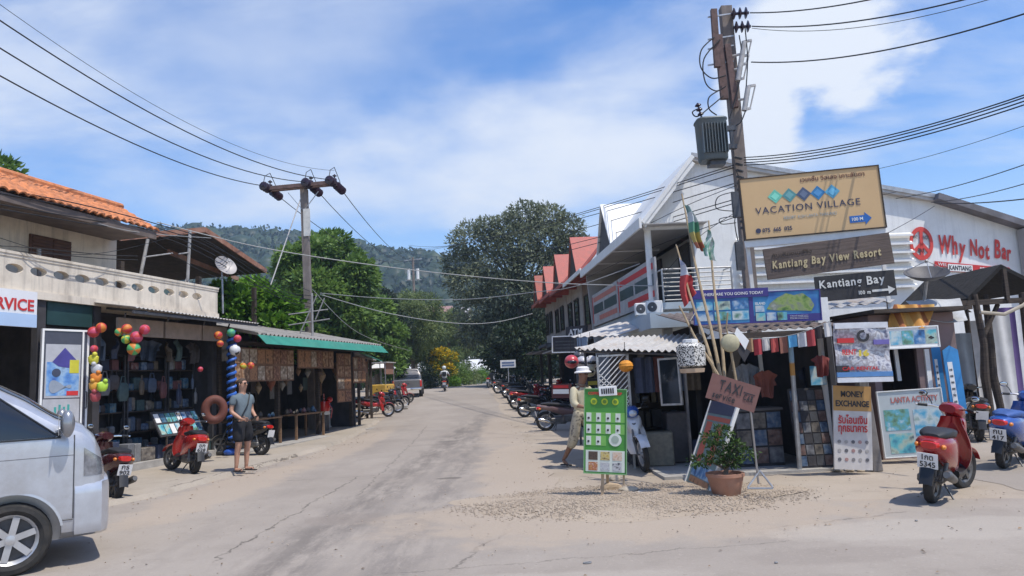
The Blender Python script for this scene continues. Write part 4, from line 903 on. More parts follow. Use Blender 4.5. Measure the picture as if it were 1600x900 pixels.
shophouse('last red-roofed shop house at the far end of the right row', 22.45, 26.5, paint('rust_red_roof', (.36, .09, .06), .7, 0, .2, 4, .1, .4), 2.2, 5)
# far houses on the hillside and the white low building at the bend
def small_house(label, u, v, Y, wd_, hg, dp, wallmat, roofmat, rz=0):
    p = W(u, v, Y); zz_ = p.z; t = thing('hillside_house', label, 'house', p, rz)
    f_ = MB(); f_.bb(-wd_/2, wd_/2, 0, dp, -3, hg); f_.build('wall', wallmat, t)
    f_ = MB(); o_ = .5; rh = hg*.75
    f_.prism([(-wd_/2-o_, -o_, hg), (wd_/2+o_, -o_, hg), (wd_/2+o_-.6, dp/2, hg+rh), (-wd_/2-o_+.6, dp/2, hg+rh)], (0, .05, .12)); f_.prism([(-wd_/2-o_, dp+o_, hg), (wd_/2+o_, dp+o_, hg), (wd_/2+o_-.6, dp/2+.06, hg+rh), (-wd_/2-o_+.6, dp/2+.06, hg+rh)], (0, -.05, .12)); f_.build('roof', roofmat, t)
    for k in (-1, 1): f_ = MB(); f_.bb(k*wd_*.22-.5, k*wd_*.22+.5, -.03, -.005, hg*.3, hg*.8); f_.build('window', P_glassd, t)
    return t
small_house('small house with a dull red roof on the slope beyond the road', 686, 503, 150, 5.5, 1.9, 5, paint('tan_wall', (.34, .20, .16), .9), paint('dull_red_roof', (.30, .17, .15), .8, 0, .2, 2))
small_house('small house with a pale grey roof left of the red-roofed one on the slope', 660, 499, 155, 4.5, 1.6, 4, paint('tan_wall2', (.4, .38, .34), .9), paint('pale_grey_roof', (.42, .40, .39), .8, 0, .2, 2))
small_house('small house with a weathered pale roof right of the red-roofed one on the slope', 716, 501, 158, 5.0, 1.7, 4, paint('tan_wall3', (.42, .38, .33), .9), paint('pale_grey_roof2', (.46, .44, .43), .8, 0, .2, 2))
p = W(690, 575, 92); LB = thing('low_white_building', 'long low white building behind the trees at the end of the road', 'building', (p.x, 92, 1.15))
f_ = MB(); f_.bb(-9, 8, 0, 5, -.2, 1.5); f_.build('wall', P_white, LB); f_ = MB(); f_.prism([(-9.5, -.9, 1.55), (8.5, -.9, 1.55), (8.5, 2.5, 3.0), (-9.5, 2.5, 3.0)], (0, .02, .1)); f_.build('roof', paint('bright_white_roof', (.72, .71, .69), .5, .1, .06, 1), LB)
for k in range(4): f_ = MB(); f_.bb(-7+k*3.8, -5.4+k*3.8, -.03, -.005, .3, 1.2); f_.build('window', P_glassd, LB)
p = W(742, 556, 120); LB2 = thing('low_white_building', 'second white building glimpsed through the huge tree above the road bend', 'building', (p.x, 120, 1.6))
f_ = MB(); f_.bb(-4, 4, 0, 5, -.5, 3.0); f_.build('wall', P_white, LB2); f_ = MB(); f_.prism([(-4.5, -.9, 3.05), (4.5, -.9, 3.05), (4.5, 2.5, 4.3), (-4.5, 2.5, 4.3)], (0, .02, .1)); f_.build('roof', paint('bright_white_roof'), LB2)
# ================================================================== VEHICLES
P_tyre = paint('tyre_rubber', (.022, .021, .02), .85, 0, .3, 20, .2, .3, (.10, .085, .07))
P_alloy = paint('silver_alloy', (.55, .55, .56), .32, .7, .08, 6)
P_chrome = paint('chrome', (.7, .7, .7), .15, 1, .05, 6)
P_engine = paint('dull_engine_alloy', (.16, .155, .15), .5, .6, .3, 12, 0, .4)
P_seat = paint('black_vinyl_seat', (.018, .017, .018), .55, 0, .3, 14, .1)
P_redlens = paint('red_lens', (.55, .015, .012), .2, 0, .15, 8, coat=.5)
P_orlens = paint('orange_lens', (.65, .20, .02), .25, 0, .1, 8, coat=.5)
P_clearlens = paint('clear_lens', (.55, .57, .6), .1, .3, .15, 10, coat=.8)
P_plate = paint('white_plate', (.74, .74, .73), .4, 0, .06, 8, 0, .25)
P_mirror = paint('mirror_glass', (.6, .65, .7), .04, 1, .02, 4)
def metallic(name, col, rough=.28, m=.35): return paint(name, col, rough, m, .08, 5, .02, .30, (.25, .2, .15), coat=.6)
def wheel(parent, x, y, z, r, w, spokes=5, rimmat=None, wire_=False, name='wheel'):
    M_ = Matrix.Translation((x, y, z)) @ Matrix.Rotation(R(90), 4, 'X')
    rm = MB(); rr_o = r*.68
    rm.lathe([(rr_o*.96, -w*.32), (rr_o, -w*.36), (rr_o, w*.36), (rr_o*.96, w*.32), (rr_o*.86, w*.2), (rr_o*.86, -w*.2)], 28, Matrix(), True)
    rm.lathe([(r*.03, -w*.42), (r*.12, -w*.4), (r*.12, w*.4), (r*.03, w*.42)], 12)
    if wire_:
        for k in range(18): a = 2*math.pi*k/18; b = a+.35; rm.tube([(r*.1*math.cos(a), r*.1*math.sin(a), w*.3*(-1)**k), (rr_o*.9*math.cos(b), rr_o*.9*math.sin(b), 0)], .003, 4)
    else:
        for k in range(spokes):
            a = 2*math.pi*k/spokes+.3; rm.beam((r*.08*math.cos(a), r*.08*math.sin(a), w*.22), (rr_o*.9*math.cos(a), rr_o*.9*math.sin(a), w*.24), w*.16, r*.17, (-math.sin(a), math.cos(a), 0)); rm.beam((r*.08*math.cos(a), r*.08*math.sin(a), -w*.22), (rr_o*.9*math.cos(a), rr_o*.9*math.sin(a), -w*.24), w*.16, r*.17, (-math.sin(a), math.cos(a), 0))
    o = rm.build(name, rimmat or P_alloy, parent, True, M_)
    ty = MB(); ty.lathe([(r*.69, -w*.36), (r*.80, -w*.50), (r*.92, -w*.46), (r*.985, -w*.28), (r, 0), (r*.985, w*.28), (r*.92, w*.46), (r*.80, w*.50), (r*.69, w*.36)], 32, Matrix(), True); ty.build('tyre', P_tyre, o, True)
    return o
def scooter(label, loc, heading, col, accent=None, seat=None, kind='scooter', name=None, plate=None, lean=0.06, cover=None, mirrors=True, group=None, cat=None, steer=0.25):
    """step-through bike; local x forward, heading = angle of x in the ground plane"""
    accent = accent or P_black; seat = seat or P_seat
    t = thing(name or ('scooter' if kind == 'scooter' else 'motorbike'), label, cat or ('scooter' if kind == 'scooter' else 'motorbike'), group=group, M_=Matrix.Translation(loc) @ Matrix.Rotation(heading, 4, 'Z') @ Matrix.Rotation(lean, 4, 'X'))
    bike = kind == 'bike'; r = .285 if bike else .25; wt = .085 if bike else .105; xr, xf = -.62, .62
    wheel(t, xr, 0, r, r, wt, 5, P_engine if not bike else P_alloy, bike)
    if bike:
        b = MB(); b.loft([(-.86, 0, .74, .05, .035, 2.5), (-.7, 0, .70, .11, .07, 3), (-.4, 0, .64, .13, .10, 3), (-.1, 0, .56, .11, .13, 3), (.12, 0, .50, .08, .12, 2.5), (.36, 0, .60, .07, .11, 2.5)], 18)
    else:
        b = MB(); b.loft([(-.86, 0, .66, .08, .06, 2.5), (-.78, 0, .645, .155, .11, 2.8), (-.55, 0, .60, .195, .16, 3.0), (-.3, 0, .55, .185, .20, 3.2), (-.12, 0, .50, .15, .21, 3.2), (-.02, 0, .44, .14, .20, 3)], 20)
    b.build('rear_cowl', col, t, True)
    b = MB(); zz = .755 if not bike else .77
    b.loft([(-.78, 0, zz+.0, .08, .028, 2.6), (-.68, 0, zz+.015, .14, .045, 3), (-.45, 0, zz+.02, .16, .055, 3), (-.25, 0, zz-.01, .15, .05, 3), (-.05, 0, zz-.01, .12, .045, 2.6), (.03, 0, zz-.02, .07, .03, 2.4)] if not bike else [(-.74, 0, zz+.02, .08, .03, 2.6), (-.5, 0, zz+.02, .13, .045, 3), (-.2, 0, zz-.02, .13, .045, 3), (.05, 0, zz-.07, .10, .04, 2.6), (.16, 0, zz-.12, .06, .03, 2.4)], 18)
    b.build('seat', seat, t, True)
    b = MB()
    if not bike:
        b.loft([(-.08, 0, .27, .16, .05, 4), (.1, 0, .26, .17, .045, 4), (.3, 0, .27, .17, .045, 4), (.38, 0, .30, .15, .06, 4)], 16); b.build('floorboard', accent, t, True)
    else:
        b.tube([(.45, 0, .78), (.2, 0, .58), (-.1, 0, .45), (-.4, 0, .55)], .035, 8); b.bb(-.12, .22, -.12, .12, .24, .46, .04); b.tube([(.0, -.28, .27), (.0, .28, .27)], .014, 6); b.tube([(-.35, -.25, .33), (-.35, .25, .33)], .014, 6); b.build('engine', P_engine, t)
    b = MB()   # leg shield: a curved apron behind the front wheel
    def LS(a, c_):
        yy = (a-.5)*2; z = .28+.62*c_; wdt = (.155+.065*math.sin(math.pi*min(1, c_*1.15)**.8)-.05*c_**3)*(1 if not bike else .85); x = .42-.13*c_ - .10*yy*yy + (.04 if bike else 0); return (x, yy*wdt, z)
    b.grid(LS, 10, 10, .035, (1, 0, 0)); 
    b.loft([(.27, 0, .80, .13, .10, 2.6), (.34, 0, .78, .14, .13, 2.8), (.42, 0, .72, .10, .13, 2.6), (.47, 0, .66, .05, .08, 2.2)], 16); b.build('front_apron', col, t, True)
    # steered front: fork, wheel, fender, bars
    st = Matrix.Translation((.40, 0, .6)) @ Matrix.Rotation(steer, 4, 'Z') @ Matrix.Translation((-.40, 0, -.6))
    f = MB(); f.T = st
    for sy in (-1, 1): f.tube([(xf, sy*.075, r), (.50, sy*.07, .52), (.42, sy*.04, .75)], .02, 8)
    f.tube([(xf, -.09, r), (xf, .09, r)], .012, 6); f.build('fork', P_engine, t, True)
    fw_ = wheel(t, xf, 0, r, r, wt, 5, P_engine if not bike else P_alloy, bike); fw_.matrix_basis = st @ fw_.matrix_basis
    f = MB(); f.T = st
    f.grid(lambda a, c_: (xf+(r+.035)*math.cos(R(25+125*a)), (c_-.5)*.15, r+(r+.035-.03*abs(c_-.5))*math.sin(R(25+125*a))), 12, 4, .01, (0, 0, 1)); f.build('front_fender', col, t, True)
    f = MB(); f.T = st; f.loft([(.22, 0, .99, .10, .05, 2.4), (.30, 0, .98, .13, .085, 2.6), (.40, 0, .95, .12, .09, 2.6), (.46, 0, .92, .07, .05, 2.2)], 16); hc = f.build('headset_cover', cover or col, t, True)
    f = MB(); f.T = st; f.ball((.43, 0, .93), .075, 14, 8, (.7, 1.1, .85)); f.build('headlight', P_clearlens, t, True)
    f = MB(); f.T = st; f.tube([(.16, -.35, 1.0), (.26, -.2, 1.0), (.30, 0, .98), (.26, .2, 1.0), (.16, .35, 1.0)], .014, 8); f.build('handlebar', P_chrome, t, True)
    for sy in (-1, 1): f = MB(); f.T = st; f.tube([(.17, sy*.33, 1.0), (.225, sy*.24, 1.0)], .02, 8); f.tube([(.225, sy*.24, 1.0), (.27, sy*.22, 1.0), (.25, sy*.34, .99)], .007, 5); f.build('grip', P_black, t, True)
    if mirrors:
        for sy in (-1, 1):
            f = MB(); f.T = st; f.tube([(.27, sy*.20, 1.0), (.27, sy*.24, 1.08), (.25, sy*.28, 1.12)], .006, 6); f.ball((.25, sy*.31, 1.14), .05, 12, 8, (.35, 1.15, .75)); mr_ = f.build('mirror', P_black, t, True)
            f = MB(); f.T = st; f.ball((.234, sy*.31, 1.14), .044, 12, 6, (.06, 1.1, .72)); f.build('mirror_glass', P_mirror, mr_, True)
    f = MB(); f.loft([(-.885, 0, .665, .075, .035, 3), (-.84, 0, .67, .10, .045, 3), (-.78, 0, .67, .11, .045, 3)], 14); f.build('tail_light', P_redlens, t, True)
    for sy in (-1, 1): f = MB(); f.ball((-.80, sy*.13, .655), .035, 10, 6, (1.2, .8, .8)); f.build('indicator', P_orlens, t, True)
    f = MB(); f.T = Matrix.Translation((-.90, 0, .50)) @ Matrix.Rotation(R(-14), 4, 'Y'); f.box((0, 0, 0), (.006, .20, .17), None); pl_ = f.build('number_plate', P_plate, t)
    if plate:
        pm_ = Matrix.Translation((-.90, 0, .50)) @ Matrix.Rotation(R(-14), 4, 'Y') @ Matrix(((0, 1, 0, -.0045), (-1, 0, 0, .1), (0, 0, 1, -.085), (0, 0, 0, 1)))
        for i, tx in enumerate(plate): lt = lettering(tx, pl_, P_ink, .025+.02*(i == 0), .095-.08*i, .15-.04*(i == 0), .062, -.002, bold=.015); lt.matrix_local = pm_
    f = MB(); f.grid(lambda a, c_: (-.80-.16*a, (c_-.5)*.13, .62-.36*a-.03*abs(c_-.5)), 5, 3, .012, (-1, 0, .3)); f.build('rear_mudguard', P_black, t, True)
    f = MB(); f.bb(-.50, .02, -.09, .12, .18, .40, .05); f.bb(-.64, -.35, .08, .16, .2, .32, .03); f.tube([(-.62, -.10, r), (-.5, -.12, .55)], .022, 8); f.tube([(-.62, .12, r), (-.52, .13, .58)], .022, 8); f.tube([(-.3, -.05, .18), (-.36, -.17, .02)], .012, 6); f.tube([(-.3, .05, .18), (-.36, .17, .02)], .012, 6); f.tube([(-.62, -.1, r), (-.62, .14, r)], .015, 6); f.build('engine_block', P_engine, t)
    f = MB(); f.tube([(-.2, -.12, .22), (-.4, -.16, .24), (-.45, -.17, .27), (-.80, -.18, .36), (-.86, -.18, .375)], [.018, .02, .045, .055, .035], 12); f.build('exhaust', P_engine if not bike else P_chrome, t, True)
    return t
# ------------------------------------------------------------------ silver van
P_van = metallic('silver_van_paint', (.50, .515, .55), .30, .45)
VW = G(14, 903); vh = R(33)
VT = Matrix.Translation((VW.x, VW.y, 0)) @ Matrix.Rotation(vh, 4, 'Z') @ Matrix.Translation((.78, .80, 0))
V = thing('passenger_van', 'silver passenger van entering the junction, nose first, tinted side window', 'van', M_=VT)
prof = [(0, .80, .60, .36), (-.02, .96, .70, .31), (-.055, 1.12, .765, .28), (-.11, 1.25, .80, .26), (-.22, 1.365, .825, .25), (-.45, 1.47, .838, .24), (-.7, 1.655, .845, .24), (-1.0, 1.83, .85, .24), (-1.3, 1.925, .85, .24), (-1.8, 1.975, .85, .24), (-3.2, 1.985, .85, .24), (-4.5, 1.97, .85, .25), (-4.72, 1.9, .83, .28), (-4.8, 1.6, .78, .34)]
def vint(x, k):
    for a, b in zip(prof, prof[1:]):
        if b[0] <= x <= a[0]: q = (a[0]-x)/(a[0]-b[0]); return a[k]+(b[k]-a[k])*q
    return prof[-1][k] if x < -4 else prof[0][k]
def tumble(z): return 1-.115*max(0, (z-1.2)/.78)**1.2
VE = 7.0
def side_y(x, z):
    zt_, hw, zb_ = vint(x, 1), vint(x, 2), vint(x, 3); c_ = (zt_+zb_)/2; h = (zt_-zb_)/2; q = min(.999, abs((z-c_)/h)); return hw*(1-q**VE)**(1/VE)*tumble(z)
def top_z(x, y):
    zt_, hw, zb_ = vint(x, 1), vint(x, 2), vint(x, 3); c_ = (zt_+zb_)/2; h = (zt_-zb_)/2; q = min(.999, abs(y)/(hw*tumble(zt_))); return c_+h*(1-q**VE)**(1/VE)
vb = MB(); n = 48; vsx = []; xs_ = []
for (a, b) in zip(prof, prof[1:]):
    for k in range(3): xs_.append(a[0]+(b[0]-a[0])*k/3)
xs_.append(prof[-1][0])
for x in xs_:
    zt_, hw, zb_ = vint(x, 1), vint(x, 2), vint(x, 3); c_ = (zt_+zb_)/2; h = (zt_-zb_)/2
    for j in range(n):
        a = 2*math.pi*(j+.5)/n; ca_, sa_ = math.cos(a), math.sin(a); # even spread round a rounded box
        mxx = max(abs(ca_), abs(sa_)); ca_ /= mxx; sa_ /= mxx; q = (abs(ca_)**VE+abs(sa_)**VE)**(-1/VE); z = c_+h*sa_*q; vsx.append((x, hw*ca_*q*tumble(z), z))
vb.add(vsx, [(i*n+j, i*n+(j+1) % n, (i+1)*n+(j+1) % n, (i+1)*n+j) for i in range(len(xs_)-1) for j in range(n)]+[tuple(range(n))[::-1], tuple(range((len(xs_)-1)*n, len(xs_)*n))])
vbody = vb.build('body', P_van, V, True)
cut = MB()
for x in (-.78, -3.47):
    cut.T = Matrix.Translation((x, 0, .345)) @ Matrix.Rotation(R(90), 4, 'X')
    for sy in (-1, 1): cut.lathe([(1e-4, sy*.55), (.405, sy*.55), (.405, sy*1.0), (1e-4, sy*1.0)], 40)
co_ = cut.build('cutter', P_black); md = vbody.modifiers.new('b', 'BOOLEAN'); co_.matrix_world = VT; md.object = co_; md.operation = 'DIFFERENCE'; md.solver = 'EXACT'
bpy.context.view_layer.update(); dg = bpy.context.evaluated_depsgraph_get(); nm = bpy.data.meshes.new_from_object(vbody.evaluated_get(dg)); vbody.modifiers.clear(); vbody.data = nm; bpy.data.objects.remove(co_); nm.set_sharp_from_angle(angle=R(30))
nm.materials.clear(); nm.materials.append(P_van); nm.polygons.foreach_set('material_index', [0]*len(nm.polygons))
w_ = MB()
for x in (-.78, -3.47): w_.bb(x-.36, x+.36, -.5, .5, .3, .72)
w_.build('wheel_housing', P_black, V)
for sy in (-1, 1):
    for x in (-.78, -3.47):
        wo = wheel(V, x, sy*.735, .335, .335, .21, 6, P_alloy)
        hb = MB(); hb.T = Matrix.Translation((x, sy*.72, .335)) @ Matrix.Rotation(R(90), 4, 'X'); hb.lathe([(1e-4, -.02), (.21, -.02), (.21, .02), (1e-4, .02)], 24); hbo = hb.build("brake_disc", P_dkmetal, wo)
        hbo.matrix_basis = wo.matrix_basis.inverted()
        ar = MB(); ar.grid(lambda a, c_: (x+(.402+.022*c_)*math.cos(R(10+160*a)), sy*(side_y(x, .5)+.005-.003*c_), .345+(.402+.022*c_)*math.sin(R(10+160*a))), 24, 2, .02, (0, sy, 0)); ar.build('wheel_arch', P_van, V, True)
VG = glass('tinted_van_glass', (.012, .014, .018), .06)
for sy in (-1, 1):
    def SW(xa, xb, ztop, zbot=1.255, name='side_window'):
        g_ = MB(); g_.grid(lambda a, c_: (xa+(xb-xa)*a, sy*(side_y(xa+(xb-xa)*a, zbot+(ztop(xa+(xb-xa)*a)-zbot)*c_)+.006), zbot+(ztop(xa+(xb-xa)*a)-zbot)*c_), 14, 6); return g_.build(name, VG, V, True)
    SW(-.44, -1.72, lambda x: 1.262+min(.50, (-.44-x)*.80) if x > -1.06 else min(1.775, 1.758+(-1.06-x)*.05)); SW(-1.86, -3.05, lambda x: 1.78); SW(-3.15, -4.45, lambda x: 1.78)
    rbz_ = MB(); pts = [(-.40, 1.25)]+[(x, 1.275+(min(.50, (-.44-x)*.80) if x > -1.06 else .513)) for x in np.linspace(-.46, -1.74, 16)]; rbz_.tube([(x, sy*(side_y(x, z)+.005), z) for x, z in pts], .009, 6); rbz_.tube([(x, sy*(side_y(x, 1.245)+.004), 1.245) for x in np.linspace(-.40, -1.74, 8)], .008, 6); rbz_.build('window_seal', P_black, V)
    ln_ = MB(); ln_.tube([(-.285, sy*(side_y(-.285, z)+.0005), z) for z in np.linspace(.47, 1.26, 12)], .006, 5); ln_.tube([(x, sy*(side_y(x, .465)+.0005), .465) for x in np.linspace(-.285, -.37, 5)], .008, 5); ln_.tube([(-1.78, sy*(side_y(-1.78, z)+.0005), z) for z in np.linspace(.40, 1.85, 14)], .006, 5); ln_.tube([(x, sy*(side_y(x, 1.07)+.0005), 1.07) for x in np.linspace(-.285, -4.3, 20)], .003, 5); ln_.build('door_gap', P_dkmetal, V)
    hl = MB(); hl.grid(lambda a, c_: (-.20+.185*a, sy*(side_y(-.20+.185*a, .86+(.13+.14*(1-a))*c_)+.006), .86+(.13+.14*(1-a))*c_), 10, 6); hl.build('headlight', paint('van_headlight_lens', (.22, .23, .25), .08, .4, .5, 14, coat=.9), V, True)
    mm_ = MB(); mm_.tube([(-.42, sy*.80, 1.30), (-.36, sy*.92, 1.33)], .03, 8); mm_.ball((-.35, sy*.955, 1.375), .12, 24, 16, (.52, .62, 1.08)); mo = mm_.build('wing_mirror', metallic('mirror_housing_paint', (.30, .305, .32), .25, .5), V, True)
    mg = MB(); mg.box((-.424, sy*.96, 1.37), (.004, .12, .2)); mg.build('mirror_glass', P_mirror, mo)
    dh = MB(); dh.box((-1.55, sy*(side_y(-1.55, 1.1)+.015), 1.12), (.16, .02, .03), None, .008); dh.build('door_handle', P_chrome, V)
ws = MB(); ws.grid(lambda a, c_: (-.32-.66*c_, (a-.5)*1.42*(1-.06*c_), top_z(-.32-.66*c_, (a-.5)*1.42*(1-.06*c_))+.006), 16, 12); ws.build('windscreen', VG, V, True)
bp = MB(); vs2 = []; bx = [0.035, .02, -.04, -.12, -.18, -.24, -.272]
for x in bx:
    xx = min(0, x-.03); hw = vint(xx, 2)+.014; zt_, zb_ = .83-(.0 if x < .03 else .05), .27+(.0 if x < .03 else .06); c_ = (zt_+zb_)/2; h = (zt_-zb_)/2
    for j in range(n): a = 2*math.pi*(j+.5)/n; ca_, sa_ = math.cos(a), math.sin(a); mxx = max(abs(ca_), abs(sa_)); ca_ /= mxx; sa_ /= mxx; q = (abs(ca_)**9+abs(sa_)**9)**(-1/9); vs2.append((x, hw*ca_*q, c_+h*sa_*q))
bp.add(vs2, [(i*n+j, i*n+(j+1) % n, (i+1)*n+(j+1) % n, (i+1)*n+j) for i in range(len(bx)-1) for j in range(n)]+[tuple(range(n))[::-1], tuple(range((len(bx)-1)*n, len(bx)*n))]); bp.build('front_bumper', P_van, V, True)
gr_ = MB(); gr_.bb(.038, .043, -.45, .45, .42, .58); gr_.build('grille', P_black, V)
# ------------------------------------------------------------------ scooters and motorbikes
C_red = metallic('deep_red_paint', (.34, .012, .016), .22, .3); C_red2 = metallic('bright_red_paint', (.45, .02, .018), .25, .2); C_blk = metallic('gloss_black_paint', (.014, .014, .016), .2, .2)
C_blue = metallic('blue_paint', (.02, .09, .36), .25, .2); C_wine = metallic('dark_wine_paint', (.06, .012, .016), .25, .2); C_brown = metallic('mauve_brown_paint', (.20, .12, .115), .3, .3); C_white = metallic('pearl_white_paint', (.62, .62, .63), .3, .1); C_grey = metallic('graphite_paint', (.06, .06, .065), .3, .3)
def at(u, v): p = G(u, v); return Vector((p.x, p.y, p.z))
def place(u, v, head, part='rear', lift=0):
    """the given wheel touches the ground at the pixel"""
    p = at(u, v); off = Vector((math.cos(head), math.sin(head), 0))*(.62 if part == 'rear' else -.62); q = p+off; q.z = gz(q.x, q.y)+lift; return q
h = math.atan2(.75, .66); scooter('red scooter with black seat parked alone at the right corner of the junction', place(1456, 786, h), h, C_red, P_black, plate=('1กต', '5345'), lean=.14, steer=-.3)
h = math.atan2(.66, .75); scooter('blue scooter parked behind the red scooter at the right edge', place(1568, 732, h), h, C_blue, P_black, seat=paint('blue_seat_cover', (.03, .08, .25), .6, 0, .3, 8), plate=('กน', '417'), lean=.13, steer=.4)
h = R(130); scooter('red scooter parked on the pavement beside the standing man', place(303, 746, h, lift=.07), h, C_red2, P_black, plate=('ขก', '628'), lean=.12, steer=.4)
h = math.atan2(.42, -.95); scooter('black scooter parked side-on behind the standing man', place(408, 716, h, lift=.07), h, C_blk, P_black, lean=.08, steer=.3)
h = R(136); scooter('dark wine scooter half hidden behind the nose of the silver van', place(178, 785, h), h, C_wine, P_black, plate=('กร', '902'), lean=.12)
h = math.atan2(-.97, -.10); scooter('blue and white motorbike facing the street behind the green menu sign', place(1004, 738, h, 'front'), h, C_white, P_black, kind='bike', cover=C_blue, lean=.1, steer=.2)
h = math.atan2(.12, 1); scooter('mauve brown motorbike nearest to the walking person on the right roadside', place(853, 673, h), h, C_brown, P_black, kind='bike', lean=.1)
RB = [(820, 652, .2, C_blk, 'bike', 'black motorbike just behind the mauve brown one on the right roadside'), (806, 640, .25, C_red, 'bike', 'dark red motorbike third back in the right roadside row'), (800, 630, .15, C_grey, 'scooter', 'grey scooter deep in the right roadside row'), (792, 622, .2, C_blk, 'bike', 'small black motorbike near the white roadside sign'), (905, 655, .5, C_blk, 'scooter', 'black scooter in the shade right of the mauve brown motorbike'), (868, 640, .3, C_wine, 'scooter', 'wine red scooter in the shade before the shop fronts'), (845, 629, .3, C_red2, 'bike', 'bright red motorbike in the shade beneath the red dormers'), (778, 615, .2, C_grey, 'bike', 'farthest motorbike in the right roadside row')]
for (u, v, hd, cl, kd, lab) in RB: scooter(lab, place(u, v, hd), hd, cl, P_black, kind=kd, lean=.1, group='motorbikes parked along the right roadside')
LBk = [(560, 655, .25, C_red2, 'bike', 'red motorbike standing next to the white table'), (578, 648, .12, C_blk, 'bike', 'black motorbike with chrome exhaust in the left roadside row'), (592, 640, .2, C_grey, 'bike', 'grey motorbike behind the black one in the left roadside row'), (604, 632, .3, C_red2, 'scooter', 'small red scooter beside the yellow cart')]
for (u, v, hd, cl, kd, lab) in LBk: scooter(lab, place(u, v, hd, lift=.02), hd, cl, P_black, kind=kd, lean=.1, group='motorbikes parked along the left shops')
# ------------------------------------------------------------------ silver pickup, seen from behind
pk_ = G(637, 622); PT = Matrix.Translation((pk_.x, pk_.y, pk_.z)) @ Matrix.Rotation(R(96), 4, 'Z') @ Matrix.Translation((2.5, 0, 0))
PK = thing('pickup_truck', 'silver double-cab pickup truck parked on the left roadside, seen from behind', 'pickup truck', M_=PT); P_pk = metallic('silver_grey_truck_paint', (.15, .145, .145), .35, .4)
b = MB(); b.loft([(-2.5, 0, .78, .84, .28, 8), (-2.46, 0, .78, .87, .32, 8), (0, 0, .78, .88, .33, 8), (1.6, 0, .78, .88, .33, 8), (2.4, 0, .76, .84, .28, 6), (2.55, 0, .72, .74, .2, 5)], 28); b.build('body', P_pk, PK, True)
b = MB(); b.loft([(-.95, 0, 1.1, .80, .1, 6), (-.9, 0, 1.2, .80, .24, 6), (-.65, 0, 1.38, .72, .38, 5), (.6, 0, 1.4, .72, .40, 5), (1.0, 0, 1.3, .74, .3, 5), (1.6, 0, 1.1, .78, .1, 5)], 28); cb_ = b.build('cab', P_pk, PK, True)
b = MB(); b.grid(lambda a, c_: (-1.03+.30*c_, (a-.5)*(1.36-.16*c_), 1.20+.46*c_), 6, 6); b.build('rear_window', VG, cb_, True)
b = MB(); b.box((-2.53, 0, .82), (.05, 1.5, .46), None, .02); tg = b.build('tailgate', P_pk, PK); b = MB(); b.box((-2.565, 0, .86), (.02, .22, .06)); b.build('handle', P_dkmetal, tg)
for sy in (-1, 1): b = MB(); b.box((-2.50, sy*.80, .84), (.10, .13, .38), None, .03); b.build('tail_light', P_redlens, PK)
b = MB(); b.box((-2.58, 0, .52), (.16, 1.7, .14), None, .04); b.build('rear_bumper', P_chrome, PK); b = MB(); b.box((-2.665, 0, .53), (.01, .36, .11)); b.build('number_plate', P_plate, PK)
for x in (-1.55, 1.6):
    for sy in (-1, 1): wheel(PK, x, sy*.78, .36, .36, .22, 6)
# ================================================================== PEOPLE
P_skin = paint('tan_skin', (.46, .25, .165), .6, 0, .08, 20); P_skin2 = paint('brown_skin', (.27, .14, .085), .6, 0, .08, 20)
def fingers(wrist, dirv, side, palm, mats=None):
    """palm and five bent fingers as skinned chains rooted in the palm"""
    d = Vector(dirv).normalized(); s_ = Vector(side).normalized(); n_ = d.cross(s_).normalized(); w0 = Vector(wrist); ch = []
    pc = w0+d*.05; ch.append(chain([[(w0-d*.02, .024), (w0+d*.03, .03), (w0+d*.075, .032)]], 1))
    for i, (ln, off) in enumerate(((.070, .028), (.080, .010), (.076, -.009), (.060, -.027))):
        b0 = w0+d*.06+s_*off; b1 = w0+d*.095+s_*off*1.1; b2 = b1+d*ln*.5+n_*palm*.022; b3 = b2+d*ln*.3+n_*palm*.035
        ch.append(chain([[(b0, .009), (b1, .0095), (b2, .0085), (b3, .007)]], 1))
    t0 = w0+d*.02+s_*.025; t1 = t0+d*.03+s_*.028+n_*palm*.012; t2 = t1+d*.032+s_*.006+n_*palm*.02; ch.append(chain([[(t0, .012), (t1, .011), (t2, .009)]], 1)); return ch
